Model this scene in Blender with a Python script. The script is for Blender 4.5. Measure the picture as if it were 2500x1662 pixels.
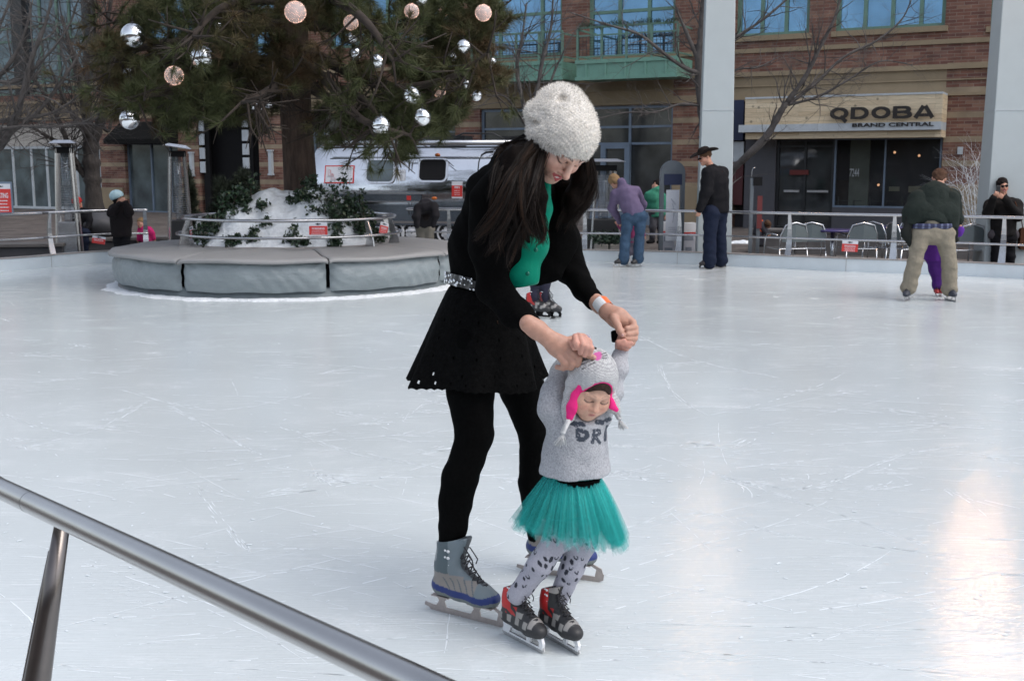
import bpy, math, random
import numpy as np
from mathutils import Vector, Matrix
R = math.radians; PI = math.pi
rng = random.Random(7)
nr = np.random.RandomState(11)
sc = bpy.context.scene
for o in list(bpy.data.objects): bpy.data.objects.remove(o)
# ------------------------------------------------------------------ camera
EYE = 1.55; PITCH = R(8.72); FPX = 2763.0; CX, CY = 1250.0, 831.0
cd = bpy.data.cameras.new('camera'); cam = bpy.data.objects.new('camera', cd)
sc.collection.objects.link(cam); sc.camera = cam
cd.sensor_width = 36; cd.lens = 36 * FPX / 2500; cd.clip_start = .05; cd.clip_end = 600
cam.location = (0, 0, EYE); cam.rotation_euler = (PI / 2 - PITCH, 0, 0)
cd.dof.use_dof = True; cd.dof.focus_distance = 3.85; cd.dof.aperture_fstop = 14.0
# ------------------------------------------------------------------ world, sun, exposure
SUN_EL, SUN_AZ = R(24), R(-60)
w = bpy.data.worlds.new('World'); sc.world = w; w.use_nodes = True
nt = w.node_tree; bg = nt.nodes['Background']
sky = nt.nodes.new('ShaderNodeTexSky'); sky.sky_type = 'NISHITA'; sky.sun_disc = False
sky.sun_elevation = SUN_EL; sky.sun_rotation = R(120); sky.air_density = 1.0; sky.dust_density = 2.5; sky.ozone_density = 1.0
hs = nt.nodes.new('ShaderNodeHueSaturation'); hs.inputs['Saturation'].default_value = .50   # thin high cloud over the blue
nt.links.new(sky.outputs[0], hs.inputs['Color']); nt.links.new(hs.outputs[0], bg.inputs[0]); bg.inputs[1].default_value = 0.14
sl = bpy.data.lights.new('sun', 'SUN'); so = bpy.data.objects.new('sun', sl); sc.collection.objects.link(so)
sl.energy = 0.55; sl.angle = R(40); sl.color = (1, .97, .94)
_el, _az = R(55), R(120)   # sun high behind thin cloud, behind and right of the camera
d = Vector((math.sin(_az) * math.cos(_el), math.cos(_az) * math.cos(_el), math.sin(_el)))
so.rotation_euler = d.to_track_quat('Z', 'Y').to_euler()
sky.sun_elevation = _el
sc.view_settings.view_transform = 'Standard'; sc.view_settings.look = 'None'
sc.view_settings.exposure = 0.78; sc.view_settings.gamma = 1
sc.cycles.max_bounces = 6; sc.cycles.transparent_max_bounces = 12; sc.cycles.caustics_reflective = False; sc.cycles.caustics_refractive = False
sc.cycles.use_denoising = True

# ------------------------------------------------------------------ pixel helpers (photo px -> world)
def ray(px, py):
    u = (px - CX) / FPX; v = (py - CY) / FPX
    return Vector((u, math.cos(PITCH) - v * math.sin(PITCH), -(math.sin(PITCH) + v * math.cos(PITCH))))
def at(px, py, Y):
    d = ray(px, py); t = Y / d.y
    return Vector((d.x * t, Y, EYE + d.z * t))
def gnd(px, py, z=0.0):
    d = ray(px, py); t = (z - EYE) / d.z
    return Vector((d.x * t, d.y * t, z))
# ------------------------------------------------------------------ object helpers
C = sc.collection
def empty(name, loc=(0, 0, 0), rz=0, parent=None):
    o = bpy.data.objects.new(name, None); C.objects.link(o)
    o.location = loc; o.rotation_euler = (0, 0, rz); o.empty_display_size = .1
    if parent: o.parent = parent
    return o
def tag(o, label=None, cat=None, group=None, kind=None):
    if label: o['label'] = label
    if cat: o['category'] = cat
    if group: o['group'] = group
    if kind: o['kind'] = kind
    return o
def thing(name, label, cat, loc=(0, 0, 0), rz=0, group=None):
    return tag(empty(name, loc, rz), label, cat, group)
def copy_tree(o, parent=None):
    c = o.copy(); C.objects.link(c)
    if parent is not None: c.parent = parent
    for ch in [x for x in bpy.data.objects if x.parent == o]: copy_tree(ch, c)
    return c

class MB:
    """collects polygons into one mesh"""
    def __init__(s): s.v = []; s.f = []; s.m = []; s.sm = []
    def add(s, vs, fs, mi=0, smooth=False):
        b = len(s.v); s.v += [tuple(p) for p in vs]
        for f in fs: s.f.append(tuple(i + b for i in f)); s.m.append(mi); s.sm.append(smooth)
    def box(s, x0, x1, y0, y1, z0, z1, mi=0, M=None):
        vs = [Vector((x, y, z)) for x in (x0, x1) for y in (y0, y1) for z in (z0, z1)]
        if M is not None: vs = [M @ p for p in vs]
        s.add(vs, [(0, 1, 3, 2), (4, 6, 7, 5), (0, 4, 5, 1), (2, 3, 7, 6), (0, 2, 6, 4), (1, 5, 7, 3)], mi)
    def bar(s, a, b, w, h, up=(0, 0, 1), mi=0):
        a = Vector(a); b = Vector(b); d = (b - a).normalized(); u = Vector(up)
        x = d.cross(u)
        if x.length < 1e-4: x = d.cross(Vector((1, 0, 0)))
        x.normalize(); z = x.cross(d)
        vs = [p + x * i * w / 2 + z * j * h / 2 for p in (a, b) for i in (-1, 1) for j in (-1, 1)]
        s.add(vs, [(0, 1, 3, 2), (4, 6, 7, 5), (0, 4, 5, 1), (2, 3, 7, 6), (0, 2, 6, 4), (1, 5, 7, 3)], mi)
    def tube(s, pts, rad, n=8, mi=0, caps=True, flat=None, smooth=True):
        pts = [Vector(p) for p in pts]; k = len(pts)
        if not hasattr(rad, '__len__'): rad = [rad] * k
        t0 = (pts[1] - pts[0]).normalized()
        x = t0.cross(Vector((0, 0, 1)))
        if x.length < .05: x = t0.cross(Vector((0, 1, 0)))
        x.normalize(); vs = []
        for i, p in enumerate(pts):
            t = (pts[min(i + 1, k - 1)] - pts[max(i - 1, 0)])
            if t.length < 1e-9: t = t0
            t.normalize(); x = (x - t * x.dot(t))
            if x.length < 1e-6: x = t.cross(Vector((0, 1, 0)))
            x.normalize(); y = t.cross(x)
            for j in range(n):
                a = 2 * PI * j / n
                vs.append(p + (x * math.cos(a) + y * math.sin(a) * (flat or 1)) * rad[i])
        fs = [(i * n + j, i * n + (j + 1) % n, (i + 1) * n + (j + 1) % n, (i + 1) * n + j) for i in range(k - 1) for j in range(n)]
        if caps: fs += [tuple(range(n))[::-1], tuple((k - 1) * n + j for j in range(n))]
        s.add(vs, fs, mi, smooth)
    def lathe(s, prof, n=24, c=(0, 0, 0), mi=0, smooth=True, a0=0, a1=2 * PI):
        full = abs(a1 - a0 - 2 * PI) < 1e-6; m = n if full else n + 1; vs = []
        for r, z in prof:
            for j in range(m):
                a = a0 + (a1 - a0) * j / n
                vs.append((c[0] + r * math.cos(a), c[1] + r * math.sin(a), c[2] + z))
        fs = []
        for i in range(len(prof) - 1):
            for j in range(n):
                k = (j + 1) % m
                fs.append((i * m + j, i * m + k, (i + 1) * m + k, (i + 1) * m + j))
        s.add(vs, fs, mi, smooth)
    def sphere(s, c, r, n=16, mi=0, rx=1, ry=1, rz=1):
        prof = [(max(r * math.sin(PI * i / (n // 2)), 1e-4), -r * math.cos(PI * i / (n // 2))) for i in range(n // 2 + 1)]
        b = MB(); b.lathe(prof, n)
        s.add([(c[0] + p[0] * rx, c[1] + p[1] * ry, c[2] + p[2] * rz) for p in b.v], b.f, mi, True)
    def prism(s, poly, y0, y1, mi=0, M=None):
        """polygon in (x,z) extruded along y"""
        n = len(poly); vs = [Vector((p[0], y0, p[1])) for p in poly] + [Vector((p[0], y1, p[1])) for p in poly]
        if M is not None: vs = [M @ p for p in vs]
        fs = [tuple(range(n)), tuple(range(2 * n - 1, n - 1, -1))] + [(i, i + n, (i + 1) % n + n, (i + 1) % n) for i in range(n)]
        s.add(vs, fs, mi)
    def quad(s, a, b, c, d, mi=0): s.add([a, b, c, d], [(0, 1, 2, 3)], mi)
    def build(s, name, mat, parent=None, bevel=0, loc=None):
        me = bpy.data.meshes.new(name); me.from_pydata([tuple(p) for p in s.v], [], s.f)
        for m in (mat if isinstance(mat, (list, tuple)) else [mat]): me.materials.append(m)
        me.polygons.foreach_set('material_index', s.m); me.polygons.foreach_set('use_smooth', s.sm)
        me.update(); o = bpy.data.objects.new(name, me); C.objects.link(o)
        if parent: o.parent = parent
        if loc: o.location = loc
        if bevel:
            md = o.modifiers.new('b', 'BEVEL'); md.width = bevel; md.segments = 2; md.limit_method = 'ANGLE'
        return o
def np_mesh(name, V, Fq, mat, parent=None, smooth=True, col=None, mi=None):
    """V (n,3), Fq (m,3|4) int arrays"""
    me = bpy.data.meshes.new(name); V = np.asarray(V, np.float32); Fq = np.asarray(Fq, np.int32); k = Fq.shape[1]
    me.vertices.add(len(V)); me.vertices.foreach_set('co', V.ravel())
    me.loops.add(Fq.size); me.loops.foreach_set('vertex_index', Fq.ravel())
    me.polygons.add(len(Fq)); me.polygons.foreach_set('loop_start', np.arange(len(Fq), dtype=np.int32) * k)
    me.polygons.foreach_set('loop_total', np.full(len(Fq), k, np.int32))
    me.polygons.foreach_set('use_smooth', np.full(len(Fq), smooth))
    for m in (mat if isinstance(mat, (list, tuple)) else [mat]): me.materials.append(m)
    if mi is not None: me.polygons.foreach_set('material_index', np.asarray(mi, np.int32))
    me.update(calc_edges=True)
    if col is not None:
        ca = me.color_attributes.new('Col', 'FLOAT_COLOR', 'POINT')
        cc = np.ones((len(V), 4), np.float32); cc[:, :3] = col; ca.data.foreach_set('color', cc.ravel())
    me.validate()
    o = bpy.data.objects.new(name, me); C.objects.link(o)
    if parent: o.parent = parent
    return o
def join_np(parts):
    V = []; F = []; Cc = []; b = 0
    for p in parts:
        V.append(p[0]); F.append(p[1] + b); b += len(p[0])
        if len(p) > 2: Cc.append(p[2])
    return np.concatenate(V), np.concatenate(F), (np.concatenate(Cc) if Cc else None)
# ------------------------------------------------------------------ materials
def srgb(r, g, b):
    f = lambda c: (c / 255 / 12.92) if c / 255 <= .04045 else ((c / 255 + .055) / 1.055) ** 2.4
    return (f(r), f(g), f(b))
def mat(name, col, rough=.6, metal=0., var=.12, vs=4., bump=0., bs=40., spec=.5, stretch=(1, 1, 1), vcol=False, sheen=0, sss=0, alpha=1, coat=0, bdist=.01, rvar=0):
    m = bpy.data.materials.new(name); m.use_nodes = True; t = m.node_tree; N = t.nodes; L = t.links
    b = N['Principled BSDF']; b.inputs['Roughness'].default_value = rough; b.inputs['Metallic'].default_value = metal
    b.inputs['Specular IOR Level'].default_value = spec; b.inputs['Sheen Weight'].default_value = sheen
    b.inputs['Coat Weight'].default_value = coat; b.inputs['Alpha'].default_value = alpha
    if sss: b.inputs['Subsurface Weight'].default_value = sss; b.inputs['Subsurface Radius'].default_value = (1, .35, .2); b.inputs['Subsurface Scale'].default_value = .008
    tc = N.new('ShaderNodeTexCoord'); mp = N.new('ShaderNodeMapping'); mp.inputs['Scale'].default_value = stretch
    L.new(tc.outputs['Object'], mp.inputs[0])
    nz = N.new('ShaderNodeTexNoise'); nz.inputs['Scale'].default_value = vs; nz.inputs['Detail'].default_value = 5; nz.inputs['Roughness'].default_value = .65
    L.new(mp.outputs[0], nz.inputs[0])
    mr = N.new('ShaderNodeMapRange'); mr.inputs[1].default_value = .3; mr.inputs[2].default_value = .7
    mr.inputs[3].default_value = 1 - var; mr.inputs[4].default_value = 1 + var; L.new(nz.outputs[0], mr.inputs[0])
    vm = N.new('ShaderNodeVectorMath'); vm.operation = 'SCALE'; L.new(mr.outputs[0], vm.inputs['Scale'])
    if vcol:
        a = N.new('ShaderNodeVertexColor'); a.layer_name = 'Col'; L.new(a.outputs[0], vm.inputs[0])
    else: vm.inputs[0].default_value = col
    L.new(vm.outputs[0], b.inputs['Base Color'])
    if rvar:
        r2 = N.new('ShaderNodeMapRange'); r2.inputs[1].default_value = .3; r2.inputs[2].default_value = .7
        r2.inputs[3].default_value = max(rough - rvar, .02); r2.inputs[4].default_value = rough + rvar
        L.new(nz.outputs[0], r2.inputs[0]); L.new(r2.outputs[0], b.inputs['Roughness'])
    if bump:
        n2 = N.new('ShaderNodeTexNoise'); n2.inputs['Scale'].default_value = bs; n2.inputs['Detail'].default_value = 4; L.new(mp.outputs[0], n2.inputs[0])
        bp = N.new('ShaderNodeBump'); bp.inputs['Strength'].default_value = bump; bp.inputs['Distance'].default_value = bdist
        L.new(n2.outputs[0], bp.inputs['Height']); L.new(bp.outputs[0], b.inputs['Normal'])
    return m
def emit(name, col, e):
    m = bpy.data.materials.new(name); m.use_nodes = True; b = m.node_tree.nodes['Principled BSDF']
    b.inputs['Base Color'].default_value = (*col, 1); b.inputs['Emission Color'].default_value = (*col, 1); b.inputs['Emission Strength'].default_value = e
    return m
def glass(name, tint, rough=.04, mix=.5, var=0.25, trans=False):
    """window glass: dark room behind a reflecting pane"""
    m = bpy.data.materials.new(name); m.use_nodes = True; t = m.node_tree; N = t.nodes; L = t.links; b = N['Principled BSDF']
    tc = N.new('ShaderNodeTexCoord'); nz = N.new('ShaderNodeTexNoise'); nz.inputs['Scale'].default_value = 1.3; nz.inputs['Detail'].default_value = 3
    L.new(tc.outputs['Object'], nz.inputs[0])
    mr = N.new('ShaderNodeMapRange'); mr.inputs[1].default_value = .3; mr.inputs[2].default_value = .7; mr.inputs[3].default_value = 1 - var; mr.inputs[4].default_value = 1 + var
    L.new(nz.outputs[0], mr.inputs[0]); vm = N.new('ShaderNodeVectorMath'); vm.operation = 'SCALE'; vm.inputs[0].default_value = tint
    L.new(mr.outputs[0], vm.inputs['Scale']); L.new(vm.outputs[0], b.inputs['Base Color'])
    b.inputs['Metallic'].default_value = mix; b.inputs['Roughness'].default_value = rough; b.inputs['Specular IOR Level'].default_value = .8
    n2 = N.new('ShaderNodeTexNoise'); n2.inputs['Scale'].default_value = .8; L.new(tc.outputs['Object'], n2.inputs[0])
    bp = N.new('ShaderNodeBump'); bp.inputs['Strength'].default_value = .12; bp.inputs['Distance'].default_value = .05
    L.new(n2.outputs[0], bp.inputs['Height']); L.new(bp.outputs[0], b.inputs['Normal'])
    return m
M = {}
M['steel'] = mat('brushed_steel', (.52, .52, .53), .22, 1, .08, 30, .05, 200)
M['steel_near'] = mat('satin_steel', (.50, .49, .48), .27, 1, .06, 3, .03, 300, stretch=(1, 1, 1))
M['steel_brown'] = mat('post_steel', (.19, .17, .16), .28, 1, .15, 6)
M['alu'] = mat('aluminium', (.72, .73, .75), .28, 1, .06, 20)
M['white_board'] = mat('white_board', (.60, .66, .70), .45, 0, .06, 3, .1, 20)
M['cap'] = mat('board_cap', (.30, .28, .27), .5, 0, .15, 8)
M['black'] = mat('black_paint', (.010, .010, .011), .6, spec=.12)
M['darkmetal'] = mat('dark_metal', (.04, .042, .045), .4, .6)
M['white'] = mat('white_plastic', (.75, .76, .78), .5, 0, .04)
M['red'] = mat('sign_red', (.55, .035, .03), .5, 0, .08)
M['snow'] = mat('snow', (.76, .79, .82), .8, 0, .10, 7, .9, 14, sss=.0, bdist=.05)
M['column'] = mat('column_paint', (.47, .52, .53), .45, 0, .04, 2, .03, 60)
# ------------------------------------------------------------------ implicit surfaces
class SDF:
    def __init__(s, lo, hi, h):
        s.lo = np.array(lo, float); s.h = h; s.n = np.maximum(4, np.ceil((np.array(hi, float) - s.lo) / h).astype(int) + 1)
        s.v = np.full(s.n, .5, np.float32); s.ax = [s.lo[i] + h * np.arange(s.n[i]) for i in range(3)]
    def _sl(s, lo, hi):
        a = np.clip(np.floor((np.array(lo) - s.lo) / s.h).astype(int), 0, s.n); b = np.clip(np.ceil((np.array(hi) - s.lo) / s.h).astype(int) + 1, 0, s.n)
        if (b <= a).any(): return None, None
        sl = tuple(slice(a[i], b[i]) for i in range(3))
        P = [s.ax[i][sl[i]].reshape([-1 if j == i else 1 for j in range(3)]).astype(np.float32) for i in range(3)]
        return sl, P
    def _comb(s, sl, d, k, op):
        v = s.v[sl]; d = d.astype(np.float32)
        if op == 'u':
            h = np.maximum(k - np.abs(v - d), 0) / k; s.v[sl] = np.minimum(v, d) - h * h * k / 4
        elif op == 's':
            d = -d; h = np.maximum(k - np.abs(v - d), 0) / k; s.v[sl] = np.maximum(v, d) + h * h * k / 4
    def cone(s, a, b, ra, rb=None, k=.02, fl=None, op='u'):
        """capsule with changing radius; fl=(axis, factor<1) makes it thinner along axis"""
        a = np.array(a, float); b = np.array(b, float); rb = ra if rb is None else rb
        m = max(ra, rb) + k + 2.5 * s.h
        sl, P = s._sl(np.minimum(a, b) - m, np.maximum(a, b) + m)
        if sl is None: return s
        q = [P[i] - a[i] for i in range(3)]; ba = b - a
        if fl is not None:
            n = np.array(fl[0], float); n /= np.linalg.norm(n); g = 1 / fl[1] - 1
            t = (q[0] * n[0] + q[1] * n[1] + q[2] * n[2]) * g; q = [q[i] + n[i] * t for i in range(3)]
            ba = ba + n * (ba @ n) * g
        L2 = max(ba @ ba, 1e-9)
        t = np.clip((q[0] * ba[0] + q[1] * ba[1] + q[2] * ba[2]) / L2, 0, 1)
        d = np.sqrt((q[0] - ba[0] * t) ** 2 + (q[1] - ba[1] * t) ** 2 + (q[2] - ba[2] * t) ** 2) - (ra + (rb - ra) * t)
        if fl is not None: d = d * (0.5 + .5 * fl[1])
        s._comb(sl, d, k, op); return s
    def chain(s, pts, rads, k=.02, fl=None):
        for i in range(len(pts) - 1): s.cone(pts[i], pts[i + 1], rads[i], rads[i + 1], k, fl)
        return s
    def ell(s, c, r, Rm=None, k=.02, op='u'):
        c = np.array(c, float); r = np.array(r if hasattr(r, '__len__') else (r, r, r), float); m = r.max() + k + 2.5 * s.h
        sl, P = s._sl(c - m, c + m)
        if sl is None: return s
        q = [P[i] - c[i] for i in range(3)]
        if Rm is not None:
            Rm = np.array(Rm); q = [q[0] * Rm[0, i] + q[1] * Rm[1, i] + q[2] * Rm[2, i] for i in range(3)]
        k0 = np.sqrt(sum((q[i] / r[i]) ** 2 for i in range(3))); k1 = np.sqrt(sum((q[i] / r[i] ** 2) ** 2 for i in range(3))) + 1e-9
        s._comb(sl, k0 * (k0 - 1) / k1, k, op); return s
    def cut(s, p, n):
        """remove the side the normal points to"""
        n = np.array(n, float); n /= np.linalg.norm(n)
        d = (s.ax[0].reshape(-1, 1, 1) - p[0]) * n[0] + (s.ax[1].reshape(1, -1, 1) - p[1]) * n[1] + (s.ax[2].reshape(1, 1, -1) - p[2]) * n[2]
        s.v = np.maximum(s.v, d.astype(np.float32)); return s
    def trim(s, p, n, r):
        """plane cut that only acts within r of p"""
        sl, P = s._sl(np.array(p) - r, np.array(p) + r); n = np.array(n, float); n /= np.linalg.norm(n)
        if sl is not None:
            q = [P[i] - p[i] for i in range(3)]; d = q[0] * n[0] + q[1] * n[1] + q[2] * n[2]; m = (q[0] ** 2 + q[1] ** 2 + q[2] ** 2) < r * r
            s.v[sl] = np.where(m, np.maximum(s.v[sl], d), s.v[sl]).astype(np.float32)
        return s
    def wrinkle(s, amp, freq, seed=0, stretch=(1, 1, 1)):
        r = np.random.RandomState(seed); X = s.ax[0].reshape(-1, 1, 1); Y = s.ax[1].reshape(1, -1, 1); Z = s.ax[2].reshape(1, 1, -1)
        acc = 0
        for i in range(5):
            k = r.randn(3) * np.array(stretch); k *= freq * (1 + .5 * i) / np.linalg.norm(k)
            k2 = r.randn(3) * freq * .6
            acc = acc + np.sin(k[0] * X + k[1] * Y + k[2] * Z + 1.3 * np.sin(k2[0] * X + k2[1] * Y + k2[2] * Z) + r.rand() * 6.28) / (1 + .6 * i)
        s.v += (amp * acc / 2).astype(np.float32); return s
    def arrays(s):
        v = s.v; v = v.copy(); v[0] = v[-1] = .5; v[:, 0] = v[:, -1] = .5; v[:, :, 0] = v[:, :, -1] = .5
        ins = v < 0; c = np.zeros(np.array(v.shape) - 1, np.int8)
        for i in (0, 1):
            for j in (0, 1):
                for k in (0, 1): c += ins[i:v.shape[0] - 1 + i, j:v.shape[1] - 1 + j, k:v.shape[2] - 1 + k]
        act = (c > 0) & (c < 8); idx = np.argwhere(act)
        if not len(idx): return np.zeros((0, 3)), np.zeros((0, 4), int)
        ID = np.full(act.shape, -1, np.int32); ID[act] = np.arange(len(idx))
        pos = np.zeros((len(idx), 3)); cnt = np.zeros(len(idx))
        crn = [(i, j, k) for i in (0, 1) for j in (0, 1) for k in (0, 1)]
        val = {q: v[idx[:, 0] + q[0], idx[:, 1] + q[1], idx[:, 2] + q[2]] for q in crn}
        for q in crn:
            for a in range(3):
                if q[a] == 0:
                    q2 = list(q); q2[a] = 1; q2 = tuple(q2); A = val[q]; B = val[q2]; m = (A < 0) != (B < 0)
                    t = np.where(m, A / np.where(m, A - B, 1), 0)
                    e = np.array(q, float)[None].repeat(len(idx), 0); e[:, a] += t
                    pos[m] += e[m]; cnt[m] += 1
        pos = s.lo + (idx + pos / cnt[:, None]) * s.h
        F = []
        for a in range(3):
            b, c_ = (a + 1) % 3, (a + 2) % 3
            sa = [slice(None)] * 3; sb = [slice(None)] * 3; sa[a] = slice(0, -1); sb[a] = slice(1, None)
            A = ins[tuple(sa)]; B = ins[tuple(sb)]; e = np.argwhere(A != B)
            e = e[(e[:, b] > 0) & (e[:, c_] > 0) & (e[:, b] < v.shape[b] - 1) & (e[:, c_] < v.shape[c_] - 1)]
            if not len(e): continue
            fl = A[e[:, 0], e[:, 1], e[:, 2]]
            def cell(db, dc):
                q = e.copy(); q[:, b] -= db; q[:, c_] -= dc; return ID[q[:, 0], q[:, 1], q[:, 2]]
            f = np.stack([cell(1, 1), cell(0, 1), cell(0, 0), cell(1, 0)], 1)
            f[~fl] = f[~fl][:, ::-1]; F.append(f)
        F = np.concatenate(F); F = F[(F >= 0).all(1)]
        return pos, F
    def mesh(s, name, m, parent=None, colfn=None):
        V, F = s.arrays()
        return np_mesh(name, V, F, m, parent, True, colfn(V) if colfn else None)
def bbox_sdf(pts, pad, h):
    P = np.array([tuple(p) for p in pts]); return SDF(P.min(0) - pad, P.max(0) + pad, h)
# ================================================================== SETTING
ZP = -.17   # the plaza lies a step below the ice
def pl(pts):  # catmull-rom through points
    P = [Vector(p) for p in pts]; out = []
    for i in range(len(P) - 1):
        a, b, c, d = P[max(i - 1, 0)], P[i], P[i + 1], P[min(i + 2, len(P) - 1)]
        for j in range(6):
            t = j / 6; out.append(.5 * ((2 * b) + (c - a) * t + (2 * a - 5 * b + 4 * c - d) * t * t + (3 * b - a - 3 * c + d) * t ** 3))
    out.append(P[-1]); return out
# --- edge of the ice (inner foot of the boards): left round the back to the right
FAR = pl([(-13, 7.5, 0), (-11.2, 12.5, 0), gnd(0, 664), gnd(150, 651), gnd(300, 641), gnd(640, 634), gnd(1000, 634), gnd(1418, 639), gnd(1699, 646), gnd(2000, 660), gnd(2500, 681), (11.5, 12.3, 0), (14, 6, 0), (13.5, -1, 0)])
NL, NR = at(0, 1191, 2.68), at(1000, 1660, 1.46)   # axis of the near rail
NEARL = [Vector((-13, 7.5, 0)), Vector((-9.3, 8.2, 0)), Vector((-6.4, 7.0, 0)), Vector((-3.9, 4.5, 0)), Vector((NL.x - .35, NL.y - .45, 0)), Vector((NR.x - .3, NR.y - .45, 0)), Vector((.6, -.35, 0)), Vector((2.9, -2.1, 0)), Vector((8, -3.5, 0)), Vector((13.5, -1, 0))]
loop = [Vector((p.x, p.y)) for p in FAR] + [Vector((p.x, p.y)) for p in NEARL[::-1][1:-1]]
# ice material
def ice_mat():
    m = bpy.data.materials.new('ice'); m.use_nodes = True; t = m.node_tree; N = t.nodes; L = t.links; b = N['Principled BSDF']
    tc = N.new('ShaderNodeTexCoord')
    def noise(scale, sx, sy, rot=0, detail=4, dist=0):
        mp = N.new('ShaderNodeMapping'); mp.inputs['Scale'].default_value = (sx, sy, 1); mp.inputs['Rotation'].default_value = (0, 0, rot)
        L.new(tc.outputs['Object'], mp.inputs[0]); n = N.new('ShaderNodeTexNoise'); n.inputs['Scale'].default_value = scale
        n.inputs['Detail'].default_value = detail; n.inputs['Distortion'].default_value = dist; n.inputs['Roughness'].default_value = .6
        L.new(mp.outputs[0], n.inputs[0]); return n.outputs[0]
    def rng_(x, a, b_, c, d):
        r = N.new('ShaderNodeMapRange'); r.inputs[1].default_value = a; r.inputs[2].default_value = b_; r.inputs[3].default_value = c; r.inputs[4].default_value = d
        L.new(x, r.inputs[0]); return r.outputs[0]
    def math_(op, a, b_):
        q = N.new('ShaderNodeMath'); q.operation = op
        for i, x in enumerate((a, b_)):
            if isinstance(x, (int, float)): q.inputs[i].default_value = x
            else: L.new(x, q.inputs[i])
        return q.outputs[0]
    f1 = rng_(noise(3, 1, 26, R(14), 3, .3), .60, .68, 0, 1)         # long fine streaks
    f2 = rng_(noise(4, 1, 30, R(-12), 3, .4), .62, .69, 0, 1)
    f3 = rng_(noise(2.2, 1, 22, R(48), 3, .6), .64, .70, 0, .8)
    patch = rng_(noise(.9, 1, 1, 0, 4), .42, .66, 0, 1)
    frost = rng_(noise(1.9, 1, 1.9, 0, 9, .9), .54, .78, 0, 1)
    fine = rng_(noise(60, 1, 1, 0, 3), .3, .75, 0, 1)
    speck = rng_(noise(34, 1, 2.5, 0, 2), .70, .76, 0, 1)
    st = math_('MAXIMUM', math_('MAXIMUM', f1, f2), f3)
    st = math_('MULTIPLY', st, math_('ADD', math_('MULTIPLY', patch, .50), .05))
    fr = math_('MULTIPLY', math_('MULTIPLY', frost, fine), .85)
    a = math_('MAXIMUM', math_('MAXIMUM', st, fr), math_('MULTIPLY', speck, .75))
    ramp = N.new('ShaderNodeMix'); ramp.data_type = 'RGBA'
    ramp.inputs[6].default_value = (.61, .66, .672, 1); ramp.inputs[7].default_value = (.85, .885, .905, 1); L.new(a, ramp.inputs[0])
    tint = N.new('ShaderNodeMix'); tint.data_type = 'RGBA'; tint.blend_type = 'MULTIPLY'; tint.inputs[0].default_value = 1
    big = rng_(noise(.35, 1, 1, 0, 3), .3, .7, .90, 1.06); cb = N.new('ShaderNodeCombineColor')
    for i in range(3): L.new(big, cb.inputs[i])
    L.new(ramp.outputs[2], tint.inputs[6]); L.new(cb.outputs[0], tint.inputs[7]); L.new(tint.outputs[2], b.inputs['Base Color'])
    L.new(rng_(a, 0, 1, .08, .55), b.inputs['Roughness']); b.inputs['Specular IOR Level'].default_value = .42
    bp = N.new('ShaderNodeBump'); bp.inputs['Strength'].default_value = .14; bp.inputs['Distance'].default_value = .01
    hh = math_('ADD', math_('MULTIPLY', noise(7, 1, 14, R(10), 4), 1.0), math_('MULTIPLY', a, .6)); L.new(hh, bp.inputs['Height']); L.new(bp.outputs[0], b.inputs['Normal'])
    return m
M['ice'] = ice_mat()
import bmesh
def sheet(name, poly, z, m):
    bm = bmesh.new(); vs = [bm.verts.new((p[0], p[1], z)) for p in poly]; bm.faces.new(vs); bmesh.ops.triangulate(bm, faces=bm.faces[:])
    for f in bm.faces:
        if f.normal.z < 0: f.normal_flip()
    me = bpy.data.meshes.new(name); bm.to_mesh(me); me.materials.append(m); o = bpy.data.objects.new(name, me); C.objects.link(o); return o
tag(sheet('ice', loop, 0, M['ice']), kind='structure')
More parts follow.
